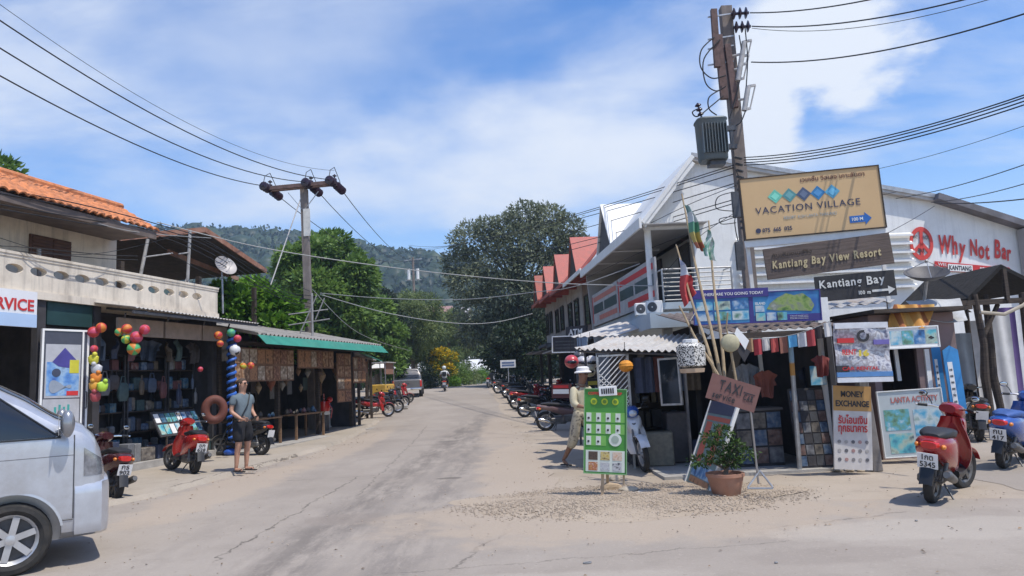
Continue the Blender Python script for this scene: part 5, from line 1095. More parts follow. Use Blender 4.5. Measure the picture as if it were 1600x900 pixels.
def person(label, loc, rz, pose, skinmat, shirt=None, bottoms=None, hair=None, scale=1.0, cat='person', build=1.0, group=None):
    """faces local -y, its left is +x. pose: joint -> point"""
    J = {k: Vector(v) for k, v in pose.items()}; b = build
    t = thing('person', label, cat, group=group, M_=Matrix.Translation(loc) @ Matrix.Rotation(rz, 4, 'Z') @ Matrix.Scale(scale, 4))
    torso = [(J['pelvis'], (.155*b, .115*b)), (J['waist'], (.145*b, .11*b)), (J['chest'], (.165*b, .118*b)), (J['neck0'], (.10, .08)), (J['neck'], .062), (J['jaw'], (.072, .084)), (J['head'], (.084, .100)), (J['crown'], (.066, .078))]; slim = [(J['pelvis'], (.12*b, .09*b)), (J['waist'], (.11*b, .085*b)), (J['chest'], (.125*b, .09*b)), (J['neck0'], (.075, .06))]+torso[4:]
    paths = [slim]
    for s_ in 'LR':
        paths.append([(J['chest'], (.125*b, .09*b)), (J['sh'+s_], .050), (J['el'+s_], .044), (J['wr'+s_], .028)])
        paths.append([(J['pelvis'], (.12*b, .09*b)), (J['hip'+s_], .09*b), (J['kn'+s_], .060), (J['ca'+s_], .056), (J['an'+s_], .036), (J['he'+s_], .034), (J['to'+s_], (.038, .02))])
    ms = [chain(paths, 2)]
    for s_ in 'LR': ms += fingers(J['wr'+s_], J['hd'+s_], J.get('hs'+s_, Vector((0, -1, 0))), 1)
    # face: nose, ears, brow on the head chain
    hd, jw = J['head'], J['jaw']; upv = (J['crown']-J['jaw']).normalized(); fd = J['face'].normalized(); lf = upv.cross(fd).normalized()*-1
    fm = MB(); fm.ball(hd+fd*.098-upv*.022, .017, 8, 6, (.8, 1.1, 1.5)); fm.ball(hd-upv*.05+fd*.086, .018, 10, 6, (1.3, .5, .45))
    for k in (-1, 1): fm.ball(hd+lf*k*.082-upv*.012, .026, 8, 6, (.4, .7, 1.1))
    me = bpy.data.meshes.new('f'); me.from_pydata(fm.v, [], fm.f); ms.append(me)
    body = link_mesh(join_meshes(ms), 'body', skinmat, t)
    e_ = MB()
    for k in (-1, 1): e_.ball(hd+lf*k*.033+fd*.088+upv*.006, .011, 8, 6)
    e_.build('eyes', paint('eye_dark', (.03, .02, .018), .3), t, True)
    def inflate(pp, add): return [[(q, tuple(c+add for c in r) if hasattr(r, '__len__') else r+add) for q, r in p] for p in pp]
    if shirt:
        sl_ = shirt.get('sleeve', .75); pp = [torso[:4]]
        pp[0] = [(J['pelvis']+Vector((0, 0, -.09)), (.165*b, .125*b))]+torso[1:3]+[(J['neck0'], (.095, .075)), (J['neck0'].lerp(J['neck'], .45), .060)]
        for s_ in 'LR':
            k = J['sh'+s_].lerp(J['el'+s_], min(1, sl_)); p = [(J['chest'], (.165*b, .118*b)), (J['sh'+s_], .066), (k, .056)]
            if sl_ > 1: p.append((J['el'+s_].lerp(J['wr'+s_], sl_-1), .04))
            pp.append(p)
        link_mesh(chain(inflate(pp, .016), 2), 'shirt', shirt['mat'], t)
    if bottoms:
        k_ = bottoms.get('len', .9); pp = [[(J['waist']-Vector((0, 0, .03)), (.145*b, .11*b)), (J['pelvis'], (.158*b, .118*b))]]
        for s_ in 'LR':
            p = [(J['pelvis'], (.158*b, .118*b)), (J['hip'+s_], .105*b)]
            if k_ <= 1: p.append((J['hip'+s_].lerp(J['kn'+s_], k_), .086))
            else: p += [(J['kn'+s_], .075), (J['kn'+s_].lerp(J['an'+s_], k_-1), .066)]
            pp.append(p)
        link_mesh(chain(inflate(pp, .018), 2), 'shorts' if k_ <= 1 else 'trousers', bottoms['mat'], t)
    if hair:
        hm_ = MB(); hm_.ball(hd+upv*.026-fd*.018, .092, 16, 10, (.95, 1.06, .95)); 
        hm_.v = [tuple(Vector(p) if (Vector(p)-hd).dot(upv) > -.02 and not ((Vector(p)-hd).dot(fd) > .055 and (Vector(p)-hd).dot(upv) < .055) else Vector(p)*.0+hd+((Vector(p)-hd)*.72)) for p in hm_.v]; hm_.build('hair', hair, t, True)
    return t
STAND = dict(pelvis=(0, 0, .95), waist=(0, -.015, 1.12), chest=(0, .0, 1.32), neck0=(0, .015, 1.45), neck=(0, .005, 1.51), jaw=(0, -.02, 1.575), head=(0, -.015, 1.645), crown=(0, .0, 1.715), face=(0, -1, 0),
    shL=(.20, .0, 1.40), shR=(-.20, .0, 1.40), elL=(.25, .03, 1.13), elR=(-.25, .03, 1.13), wrL=(.20, -.16, .98), wrR=(-.18, -.18, .98), hdL=(-.4, -.9, -.1), hdR=(.4, -.9, -.1), hsL=(0, 0, 1), hsR=(0, 0, 1),
    hipL=(.095, 0, .88), hipR=(-.095, 0, .88), knL=(.115, -.02, .50), knR=(-.115, -.03, .50), caL=(.115, .01, .37), caR=(-.115, .01, .37), anL=(.12, .03, .095), anR=(-.12, .03, .095), heL=(.12, .05, .04), heR=(-.12, .05, .04), toL=(.14, -.15, .025), toR=(-.14, -.15, .025))
mp_ = G(379, 742); P_tee = paint('grey_teal_tshirt', (.125, .16, .18), .9, 0, .1, 12, .2); P_shorts = paint('black_shorts', (.014, .014, .017), .9, 0, .2, 10, .2)
MAN = person('man in grey t-shirt, black shorts and sunglasses holding a phone by the parked scooters', (mp_.x, mp_.y, .075), R(62), STAND, P_skin, dict(mat=P_tee, sleeve=.62), dict(mat=P_shorts, len=.95), paint('short_brown_hair', (.07, .045, .03), .8, 0, .3, 30), scale=1.02, build=1.22)
f_ = MB()
for k in (-1, 1): f_.box((k*.034, -.116, 1.655), (.050, .010, .032), None, .008)
f_.tube([(-.07, -.105, 1.66), (-.084, -.0, 1.655)], .004, 5); f_.tube([(.07, -.105, 1.66), (.084, -.0, 1.655)], .004, 5); f_.tube([(-.01, -.12, 1.663), (.01, -.12, 1.663)], .004, 5); f_.build('sunglasses', P_black, MAN)
f_ = MB(); f_.tube([(.13, -.06, 1.46), (.0, -.155, 1.25), (-.14, -.13, 1.02), (-.19, .0, .96), (-.10, .13, 1.05), (.08, .14, 1.35), (.14, .03, 1.48)], .012, 6, closed=True); f_.build('shoulder_strap', P_black, MAN)
for s_ in (-1, 1):
    f_ = MB(); f_.loft([(-.20, s_*.142, .008, .038, .010, 3), (-.1, s_*.138, .008, .048, .012, 3), (.05, s_*.122, .008, .038, .012, 3), (.085, s_*.12, .008, .03, .01, 3)], 12, 'y'); f_.tube([(s_*.14-.045, -.10, .02), (s_*.14, -.14, .055), (s_*.14+.045, -.10, .02)], .008, 6); f_.build('sandal', P_black, MAN, True)
ph = MB(); ph.T = MAN.matrix_world @ Matrix.Translation((.03, -.30, .985)) @ Matrix.Rotation(R(-35), 4, 'X'); ph.box((0, 0, 0), (.075, .15, .009), None, .003); tag(ph.build('phone', P_black), 'phone held in the hands of the man in grey t-shirt', 'phone')
# walking person with white hat
WALK = dict(STAND, chest=(0, -.05, 1.30), waist=(0, -.02, 1.10), neck0=(0, -.07, 1.42), neck=(0, -.09, 1.48), jaw=(0, -.13, 1.545), head=(0, -.135, 1.61), crown=(0, -.125, 1.68), shL=(.185, -.05, 1.37), shR=(-.185, -.06, 1.37), elL=(.23, .04, 1.12), elR=(-.23, -.10, 1.10), wrL=(.20, -.12, .95), wrR=(-.17, -.32, 1.05), hdL=(0, -.5, -.8), hdR=(.2, -1, .2),
    knL=(.10, -.20, .52), knR=(-.10, .10, .50), caL=(.10, -.22, .38), caR=(-.10, .20, .38), anL=(.10, -.30, .095), anR=(-.10, .38, .16), heL=(.10, -.28, .04), heR=(-.10, .43, .12), toL=(.10, -.48, .03), toR=(-.10, .30, .03))
wp = G(912, 731); P_pat = pal('patterned_trouser_cloth', [(.10, .09, .07), (.42, .36, .26), (.55, .48, .34), (.16, .14, .12)], 14, .9, 'noise')
HAT = person('person in white bucket hat, cream shirt and patterned trousers walking behind the green menu sign', (wp.x, wp.y, 0), R(36), WALK, P_skin2, dict(mat=paint('cream_shirt', (.55, .49, .34), .9, 0, .12, 9, .2), sleeve=1.5), dict(mat=P_pat, len=1.45), None, scale=1.0, build=.92)
f_ = MB(); f_.T = Matrix.Translation((0, -.13, 1.60)); f_.lathe([(.150, .035), (.155, .05), (.115, .075), (.108, .125), (.075, .148), (1e-4, .152)], 24); f_.build('bucket_hat', paint('white_cotton_hat', (.70, .68, .66), .9, 0, .06, 12, .2), HAT, True)
for (x_, y_, z_) in ((.10, -.38, .012), (-.10, .36, .04)): f_ = MB(); f_.loft([(y_-.13, x_, z_, .035, .012, 3), (y_, x_, z_+.005, .045, .014, 3), (y_+.12, x_, z_, .032, .012, 3)], 12, 'y'); f_.build('sandal', P_black, HAT, True)
# rider far down the road
rp = G(694, 612); scooter('dark motorbike ridden away down the road beside the parked pickup', (rp.x, rp.y+.6, gz(rp.x, rp.y+.6)), R(93), C_blk, P_black, kind='bike', lean=0, steer=0)
RIDE = dict(STAND, pelvis=(0, .0, .90), waist=(0, -.03, 1.06), chest=(0, -.06, 1.25), neck0=(0, -.08, 1.38), neck=(0, -.09, 1.44), jaw=(0, -.11, 1.51), head=(0, -.11, 1.575), crown=(0, -.10, 1.645), shL=(.19, -.06, 1.33), shR=(-.19, -.06, 1.33), elL=(.28, -.22, 1.12), elR=(-.28, -.22, 1.12), wrL=(.30, -.46, 1.04), wrR=(-.30, -.46, 1.04), hdL=(0, -1, -.2), hdR=(0, -1, -.2),
    hipL=(.11, -.02, .84), hipR=(-.11, -.02, .84), knL=(.19, -.38, .68), knR=(-.19, -.38, .68), caL=(.19, -.35, .55), caR=(-.19, -.35, .55), anL=(.20, -.26, .36), anR=(-.20, -.26, .36), heL=(.20, -.23, .31), heR=(-.20, -.23, .31), toL=(.20, -.42, .29), toR=(-.20, -.42, .29))
RD = person('rider in white and black shirt with pale helmet on the motorbike beside the pickup', (rp.x+.01, rp.y+.42, gz(rp.x, rp.y+.6)), R(183), RIDE, P_skin2, dict(mat=paint('white_shirt', (.62, .62, .60), .9, 0, .06, 8), sleeve=.8), dict(mat=P_shorts, len=1.6), None)
f_ = MB(); f_.ball((0, -.10, 1.60), .135, 16, 10, (1, 1.1, 1)); f_.build('helmet', paint('pale_helmet', (.55, .60, .58), .3), RD, True)
f_ = MB(); f_.loft([(1.0, 0, .10, .12, .05, 4), (1.15, 0, .11, .15, .09, 4), (1.32, 0, .09, .13, .07, 4)], 14, 'z'); f_.build('backpack', P_black, RD, True)
# second rider near the far right verge
rp2 = G(766, 606); scooter('dark parked motorbike under the white roadside sign at the far right verge', (rp2.x, rp2.y, gz(rp2.x, rp2.y)), R(80), C_grey, P_black, kind='bike', lean=.05, steer=0)
# ================================================================== UTILITY POLES AND WIRES
P_pole = paint('weathered_concrete_pole', (.21, .175, .155), .9, 0, .3, 7, .3, .5, (.13, .10, .08), stretch=(1, 1, .3))
P_wire = paint('black_cable', (.012, .012, .014), .6, 0, .1, 5); P_wireg = paint('grey_cable', (.33, .33, .32), .6, 0, .1, 5)
P_insul = paint('dark_porcelain', (.035, .02, .03), .25, 0, .2, 10); P_grey = paint('transformer_grey', (.10, .125, .135), .5, .2, .12, 5, 0, .35, (.2, .15, .1)); P_iron = paint('rusty_crossarm', (.13, .08, .07), .8, .1, .4, 9)
def discs(mb, a, b, n, r):
    a, b = Vector(a), Vector(b)
    for i in range(n): c = a.lerp(b, (i+.5)/n); d = (b-a).normalized(); mb.tube([c-d*.035, c-d*.01, c+d*.01, c+d*.04], [r*.35, r, r*.92, r*.35], 12)
    mb.tube([a, b], r*.25, 8)
def rel(t, p): return t.matrix_world.inverted() @ Vector(p)
# left pole
lt_ = W(476, 298, 26); lb_ = W(487, 500, 26)
LP = thing('utility_pole', 'weathered utility pole with crossarm and dark insulators rising behind the left shops', 'utility pole', (lb_.x-.02, 26, 0))
m_ = MB(); tp = Vector((lt_.x-lb_.x, 0, lt_.z+.05)); m_.beam((0, 0, -.2), tp, .24, .22, (0, 1, 0)); m_.build('pole', P_pole, LP)
m_ = MB(); m_.beam((-.06, -.13, tp.z-1.75), (-.07, -.13, tp.z-.75), .25, .012, (0, 1, 0)); m_.build('painted_band', paint('white_band', (.6, .58, .54), .8, 0, .15, 5, 0, .4), LP)
c0 = Vector(W(420, 297, 25.8))-Vector((lb_.x-.02, 26, 0)); c1 = Vector(W(526, 287, 26.1))-Vector((lb_.x-.02, 26, 0))
m_ = MB(); m_.beam(c0, c1, .12, .14); m_.beam(c0+Vector((0, -.22, 0)), c1+Vector((0, -.22, 0)), .11, .13); m_.build('crossarm', P_iron, LP)
m_ = MB()
for k in (-1, 1): m_.beam((tp.x+k*.06, -.1, tp.z-.75), (tp.x+k*.55, -.1, tp.z-.12), .04, .02)
m_.build('brace', P_metal, LP)
dirc = Vector((-3.0, -15, 1.0)).normalized(); dirb = Vector((3.2, 14, -2.6)).normalized(); ends_l = []
for k, q in enumerate((.02, .62, .97)):
    c_ = c0.lerp(c1, q)
    m_ = MB(); discs(m_, c_+dirc*.08, c_+dirc*.55, 3, .17); m_.build('insulator', P_insul, LP, True)
    m_ = MB(); discs(m_, c_+dirb*.10, c_+dirb*.72, 4, .16); m_.build('insulator', P_insul, LP, True)
    m_ = MB(); discs(m_, c_, c_+Vector((0, 0, .36)), 3, .085); m_.build('insulator', P_insul, LP, True)
    m_ = MB(); m_.tube([c_+dirc*.5, c_+dirc*.35+Vector((0, 0, .4)), c_+Vector((0, 0, .62)), c_+dirb*.4+Vector((0, 0, .3)), c_+dirb*.62], .014, 6); m_.build('jumper_cable', P_wire, LP, True)
    ends_l.append((LP.matrix_world, c_))
bpy.context.view_layer.update()
base = Vector((lb_.x-.02, 26, 0))
for k, (u, v, lab) in enumerate(((-40, 235, 'lowest black power line running from the left pole to the upper left'), (-40, 40, 'middle black power line running from the left pole to the upper left'), (-40, -5, 'thick black power line running from the left pole to the upper left'))):
    a = base+ends_l[k][1]+dirc*.5; e = W((-40), (96, 50, 5)[k], 11.5); wire((a, e), (.35, .55, .6)[k], .014, P_wire, lab, 'power line', 'power_line')
wire((base+ends_l[2][1]+Vector((0, 0, .5)), W(-40, -22, 12)), .75, .006, P_wire, 'very thin wire hanging beside the highest power line at the upper left', 'power line', 'power_line')
fp = W(645, 402, 74)
FPo = thing('utility_pole', 'distant utility pole with pale fittings standing in front of the forested hill', 'utility pole', (fp.x, 74, 1.1)); m_ = MB(); m_.tube([(0, 0, -.5), (0, 0, fp.z-1.1)], [.16, .12], 8); m_.build('pole', P_pole, FPo); m_ = MB(); m_.beam((-.9, 0, fp.z-1.4), (.9, 0, fp.z-1.3), .1, .1); m_.build('crossarm', P_metal, FPo); m_ = MB()
m_.tube([(-.45, -.05, fp.z-3.4), (-.45, -.05, fp.z-2.3)], .16, 10); m_.build('pole_transformer', P_whitetrim, FPo); m_ = MB(); m_.tube([(.45, -.05, fp.z-3.4), (.45, -.05, fp.z-2.3)], .16, 10); m_.build('pole_transformer', P_whitetrim, FPo); m_ = MB(); m_.beam((-.8, 0, fp.z-3.45), (.8, 0, fp.z-3.45), .08, .08); m_.build('crossarm', P_metal, FPo)
for k in range(3):
    a = base+ends_l[k][1]+dirb*.62; wire((a, fp+Vector((-.8+.8*k, 0, -.3))), 1.0, .016, P_wire, ('left', 'middle', 'right')[k]+' of the three power lines dropping from the left pole towards the hill', 'power line', 'power_line')
# short white lattice of pipes in front of the left pole
q = W(488, 500, 23.2); t = thing('aerial_mast', 'pale antenna of thin crossed pipes above the corrugated roof', 'antenna', (q.x, 23.2, 2.9)); zz_ = W(487, 458, 23.2).z-2.9
m_ = MB(); m_.tube([(0, 0, 0), (0, 0, zz_)], .035, 6); m_.build('mast', P_pipe, t); m_ = MB(); m_.tube([(-.75, 0, zz_*.62), (.5, 0, zz_*.68)], .02, 6); m_.tube([(-.75, 0, zz_*.42), (.55, 0, zz_*.5)], .02, 6); m_.tube([(-.6, 0, 0), (.15, 0, zz_*.95)], .02, 6); m_.tube([(.1, 0, zz_*.5), (.4, .0, zz_*.9)], .02, 6); m_.build('crossbar', P_pipe, t)
wire((W(423, 445, 22.5), W(470, 310, 25.8)), .0, .02, P_pipe, 'grey guy wire slanting from the shed roof up to the left pole', 'guy wire', 'guy_wire')
# right pole with transformer
rt_ = W(1133, 12, 15.6); rbx = W(1168, 400, 15.6); gp = rt_+(rbx-rt_)*((rt_.z+.3)/(rt_.z-rbx.z)); RPb = Vector((gp.x, 15.6, 0))
RPo = thing('utility_pole', 'tall utility pole carrying a grey transformer and tangled cables beside the tan billboard', 'utility pole', RPb)
tp = rt_-RPb; m_ = MB(); m_.beam((0, 0, -.3), tp, .24, .22, (0, 1, 0)); m_.build('pole', P_pole, RPo)
def onp(u, v, dy=0.0): p = W(u, v, 15.6+dy); return p-RPb
m_ = MB(); m_.beam(onp(1115, 15, -.25), onp(1121, 105, -.25), .13, .1, (0, 1, 0)); m_.beam(onp(1136, 70, -.22), onp(1149, 168, -.22), .13, .12, (0, 1, 0)); m_.beam(onp(1122, 55, -.2), onp(1132, 155, -.2), .16, .1, (0, 1, 0)); m_.build('steel_bracket', P_iron, RPo)
m_ = MB()
for v_ in (25, 60, 75, 100): m_.beam(onp(1106, v_+2, -.2), onp(1146, v_-4, -.2), .03, .03)
m_.build('cross_bolt', P_metal, RPo)
bx_ = onp(1112, 220, -.35)
m_ = MB(); m_.T = Matrix.Translation(bx_); m_.loft([(-.46, 0, 0, .27, .24, 4), (-.42, 0, 0, .29, .26, 4), (.38, 0, 0, .31, .27, 4), (.42, 0, 0, .33, .29, 4), (.45, 0, 0, .32, .28, 4)], 24, 'z'); m_.v = [(x, y, z) for x, y, z in m_.v]
tr_ = m_.build('transformer', P_grey, RPo, True)
m_ = MB(); m_.T = Matrix.Translation(bx_)
for k in range(9): m_.bb(-.26+k*.062, -.245+k*.062, -.33, -.24, -.34, .30)
m_.build('cooling_fin', P_grey, tr_); m_ = MB(); m_.T = Matrix.Translation(bx_); m_.bb(-.1, .22, -.15, .15, -.56, -.465); m_.build('drain_box', P_dkmetal, tr_); m_ = MB(); m_.T = Matrix.Translation(bx_); m_.bb(.28, .52, -.06, .06, -.2, -.1); m_.bb(.28, .52, -.06, .06, .2, .3); m_.bb(.40, .46, -.05, .05, -.1, .2); m_.build('transformer_bracket', P_dkmetal, tr_)
m_ = MB(); discs(m_, bx_+Vector((-.16, 0, .45)), bx_+Vector((-.24, 0, .85)), 4, .07); m_.build('bushing', P_insul, tr_, True)
for (ua, va, ub, vb) in ((1142, 22, 1170, 20), (1146, 43, 1173, 41)): m_ = MB(); discs(m_, onp(ua, va, -.2), onp(ub, vb, -.25), 3, .13); m_.build('insulator', P_insul, RPo, True)
for (u_, v_) in ((1160, 85), (1156, 108), (1166, 155)):
    m_ = MB(); a = onp(u_+3, v_-20, -.3); b = onp(u_-3, v_+18, -.3); m_.tube([a, b], .055, 10); m_.beam(a+Vector((0, 0, 0)), a+Vector((.16, 0, .02)), .04, .05); m_.beam(b+Vector((0, 0, .02)), b+Vector((.14, 0, .05)), .04, .05); m_.tube([a+Vector((.15, 0, 0)), b+Vector((.13, 0, .05))], .018, 6); m_.tube([(a+b)/2, (a+b)/2+Vector((-.2, .1, 0))], .03, 6); m_.build('fuse_cutout', paint('pale_fuse_porcelain', (.42, .40, .38), .4, 0, .2, 10), RPo, True)
def loopc(pts, r=.014, name='loose_cable'): 
    P_ = [onp(*p, -.32) for p in pts]; n = len(P_); out_ = []
    for i in range(n-1):
        p0, p1, p2, p3 = P_[max(0, i-1)], P_[i], P_[i+1], P_[min(n-1, i+2)]
        for k in range(6): s_ = k/6; out_.append(.5*((2*p1)+(p2-p0)*s_+(2*p0-5*p1+4*p2-p3)*s_*s_+(3*p1-p0-3*p2+p3)*s_**3))
    m_ = MB(); m_.tube(out_+[P_[-1]], r, 6); m_.build(name, P_wire, RPo, True)
loopc([(1116, 58), (1096, 78), (1095, 105), (1112, 122), (1134, 118)]); loopc([(1125, 62), (1100, 92), (1102, 128), (1118, 142), (1134, 135)]); loopc([(1126, 140), (1108, 152), (1108, 170), (1120, 180)]); loopc([(1095, 168), (1082, 175), (1090, 182), (1112, 165), (1130, 150)]); loopc([(1092, 185), (1090, 200), (1093, 210)]); loopc([(1164, 42), (1168, 90), (1166, 135)]); loopc([(1166, 170), (1158, 190), (1150, 196)]); loopc([(1155, 55), (1160, 100), (1150, 150), (1140, 185)]); loopc([(1145, 300), (1122, 308), (1120, 326), (1148, 330)], .01); loopc([(1145, 338), (1125, 342), (1128, 350), (1150, 348)], .01); loopc([(1150, 265), (1160, 300), (1148, 345), (1158, 395)], .012)
m_ = MB()
for k in range(12): v_ = 246+k*10; m_.tube([onp(1149+k*.8, v_, -.14), onp(1159+k*.8, v_+2, -.25)], .03, 6)
m_.build('cable_rack', P_dkmetal, RPo); MB().box(onp(1152, 320, -.3), (.2, .12, .55)).build('junction_box', P_dkmetal, RPo); MB().box(onp(1156, 400, -.3), (.16, .1, .6)).build('junction_box', P_dkmetal, RPo)
rw = [((1172, 20), (1660, -90), 'top black power line leaving the right pole to the upper right'), ((1175, 41), (1660, -45), 'second black power line leaving the right pole to the upper right'), ((1174, 97), (1660, 2), 'thick black power line crossing the white cloud to the right')]
for (a, b, lab) in rw: wire((W(*a, 15.4), W(*b, 9)), .25, .013, P_wire, lab, 'power line', 'power_line')
wire((W(1175, 44, 15.4), W(1660, -38, 9)), .32, .006, P_wire, 'thin wire just below the second power line at the upper right', 'power line', 'power_line')
for k, (va, vb) in enumerate(((246, 136), (250, 140), (254, 146), (258, 152))): wire((W(1163, va, 15.3), W(1680, vb-16, 9)), .22, .011, P_wire, ('uppermost', 'second', 'third', 'lowest')[k]+' of the four bundled cables passing over the tan billboard to the right', 'cable', 'cable')
wire((W(1240, 282, 18), W(1660, 175, 10)), .2, .005, P_wire, 'faint thin wire under the four bundled cables', 'cable', 'cable')
wire((W(1400, 310, 17.5), W(1680, 228, 10)), .1, .009, P_wire, 'single cable over the bar wall near the roof edge', 'cable', 'cable')
wire((W(1455, 316, 18.2), W(1690, 258, 10)), .1, .009, P_wire, 'steep cable from the bar roof edge to the right', 'cable', 'cable'); wire((W(1460, 317, 18.2), W(1690, 298, 11)), .08, .012, P_wire, 'flat thick cable from the bar roof edge to the right', 'cable', 'cable')
wire((W(1385, 365, 17.5), W(1460, 322, 18.2)), .02, .007, P_wire, 'short cable from the louvres up to the bar roof edge', 'cable', 'cable')
far = W(640, 392, 74)
for k, (va, vf) in enumerate(((258, 0), (262, .3), (272, .6), (287, -.3), (312, -.8), (318, -1.2))): wire((W(1146, va, 15.6), far+Vector((.2*k-.5, 0, vf))), .5+.1*k, .012, P_wire, ('uppermost', 'second', 'third', 'fourth', 'fifth', 'lowest')[k]+' of the six cables strung across the white gable towards the hill', 'cable', 'cable')
def poly_wire(px, r, mat, label): 
    P_ = [W(*p) for p in px]; n = len(P_); out_ = []
    for i in range(n-1):
        p0, p1, p2, p3 = P_[max(0, i-1)], P_[i], P_[i+1], P_[min(n-1, i+2)]
        for k in range(8): s_ = k/8; out_.append(.5*((2*p1)+(p2-p0)*s_+(2*p0-5*p1+4*p2-p3)*s_*s_+(3*p1-p0-3*p2+p3)*s_**3))
    o = MB().tube(out_+[P_[-1]], r, 6).build('cable', mat, None, True); tag(o, label, 'cable'); return o
poly_wire([(245, 347, 16.8), (400, 385, 18), (560, 411, 19), (720, 430, 19.5), (880, 443, 19.2), (1046, 447, 18.2)], .013, P_wireg, 'long pale cable sagging across the street from the tiled roof to the white balcony')
poly_wire([(500, 458, 25.8), (600, 466, 25), (720, 468, 23), (830, 457, 21), (900, 447, 19.5), (1000, 412, 18.3)], .012, P_wireg, 'pale cable crossing the street from the left pole up to the white eave')
poly_wire([(500, 460, 25.8), (600, 488, 26), (700, 504, 27), (770, 504, 28), (832, 490, 30)], .013, P_wireg, 'lowest pale cable crossing the street to the red-roofed row')
for k in range(4): poly_wire([(-20, 292+k*7+(10 if k > 1 else 0), 12.2), (120, 318+k*7+(8 if k > 1 else 0), 14), (245, 350+k*6, 16.6), (330, 380+k*8, 19), (440, 452+k*5, 24), (485, 462+k*6, 25.8)], .011, P_wire, ('topmost', 'second', 'third', 'bottom')[k]+' of the four black cables along the eave of the left house')
for k in range(2): poly_wire([(-20, 383+k*6, 12.6), (60, 388+k*7, 13.2), (160, 398+k*6, 14.6), (215, 400+k*6, 15.5)], .008, P_wire, ('upper', 'lower')[k]+' of two thin wires strung along the front of the shuttered window')
for k, (pts, r_, mt_, lab) in enumerate((
    ([(1150, 290, 15.5), (1080, 318, 17), (1010, 352, 18.2)], .008, P_wire, 'thin service cable from the right pole to the corner of the white eave'),
    ([(1152, 330, 15.5), (1090, 372, 16), (1040, 425, 17.6)], .007, P_wire, 'thin service cable from the right pole down to the white railing'),
    ([(1160, 300, 15.4), (1290, 318, 16), (1400, 300, 17.6)], .007, P_wire, 'thin cable looping behind the tan billboard to the bar roof edge'),
    ([(-20, 300, 12.3), (110, 336, 14), (210, 362, 15.6), (330, 372, 19)], .008, P_wireg, 'grey cable sagging under the tiled eave of the left house'),
    ([(0, 372, 12.6), (90, 396, 13.6), (180, 392, 15), (297, 362, 18.5)], .006, P_wire, 'thin loose wire drooping across the shuttered window to the splayed post'),
    ([(297, 366, 18.6), (380, 408, 21), (484, 455, 25.8)], .008, P_wire, 'thin cable from the splayed pipe post to the left pole'),
    ([(232, 372, 17), (330, 430, 19), (430, 452, 23), (485, 470, 25.8)], .007, P_wire, 'drooping cable over the satellite dish to the left pole'),
    ([(488, 452, 25.9), (560, 520, 28), (640, 548, 40)], .010, P_wireg, 'pale cable dropping from the left pole to the far stalls'),
    ([(1146, 340, 15.6), (1000, 395, 20), (880, 452, 30), (800, 492, 45)], .010, P_wire, 'dark cable following the right eave towards the red-roofed row'))): poly_wire(pts, r_, mt_, lab)
# ================================================================== CORNER STALL ON THE RIGHT
P_pvinyl = paint('tan_sign_vinyl', (.62, .41, .20), .5, 0, .05, 1.2, 0, .3, (.55, .34, .17))
def board_thing(name, label, cat, bl, br, tl, YL, YR, mat, th=.04, rim=None, rimw=.02, group=None):
    M_, w, h = board(bl, br, tl, YL, YR); t = thing(name, label, cat, M_=M_, group=group); MB().bb(0, w, 0, th, 0, h).build('board', mat, t)
    if rim:
        f = MB(); f.bb(-rimw, 0, -.015, th+.01, -rimw, h+rimw); f.bb(w, w+rimw, -.015, th+.01, -rimw, h+rimw); f.bb(0, w, -.015, th+.01, -rimw, 0); f.bb(0, w, -.015, th+.01, h, h+rimw); f.build('frame', rim, t)
    return t, w, h
def patch(t, mat, x0, x1, z0, z1, y=-.004, name='picture'): return MB().bb(x0, x1, y, -.0008, z0, z1).build(name, mat, t)
# tan resort billboard
t, w, h = board_thing('billboard', 'large tan resort billboard with a row of coloured diamonds, highest sign on the corner', 'billboard', (1166, 374), (1384, 354), (1157, 281), 12.6, 12.3, P_pvinyl, .12, P_dkwood, .018)
for k, c in enumerate(((.16, .55, .40), (.09, .27, .27), (.07, .10, .17), (.03, .20, .42), (.10, .36, .52))):
    cx_ = w*(.245+.103*k); cz_ = h*(.665-.003*k); d = h*.118; f = MB(); f.prism([(cx_-d, -.006, cz_), (cx_, -.006, cz_-d), (cx_+d, -.006, cz_), (cx_, -.006, cz_+d)], (0, .005, 0)); o = f.build('diamond', paint('diamond_%d' % k, c, .5), t); f = MB(); e = d*.58; f.prism([(cx_-e, -.009, cz_), (cx_, -.009, cz_-e), (cx_+e, -.009, cz_), (cx_, -.009, cz_+e)], (0, .002, 0)); o2 = f.build('diamond_centre', paint('diamond_in_%d' % k, tuple(min(1, q*1.25+.05) for q in c), .5), t)
P_navy = paint('sign_navy', (.04, .045, .09), .5)
lettering('VACATION VILLAGE', t, P_navy, w*.09, h*.395, w*.755, h*.11, -.006, spacing=1.15)
lettering('เวเคชั่น วิลเลจ เกาะลันตา', t, paint('sign_brown', (.16, .06, .04), .5), w*.44, h*.86, w*.46, h*.085, -.006, bold=.012)
lettering('RESORT  KOH LANTA  THAILAND', t, paint('sign_faded_blue', (.36, .42, .42), .5), w*.29, h*.27, w*.38, h*.05, -.006)
lettering('075  665  025', t, P_navy, w*.125, h*.085, w*.215, h*.07, -.006, bold=.02)
f = MB(); f.T = Matrix.Translation((w*.095, -.003, h*.12)) @ Matrix.Rotation(R(90), 4, 'X'); f.lathe([(1e-4, -.004), (h*.042, -.004), (h*.042, .004), (1e-4, .004)], 20); f.build('phone_symbol', P_navy, t)
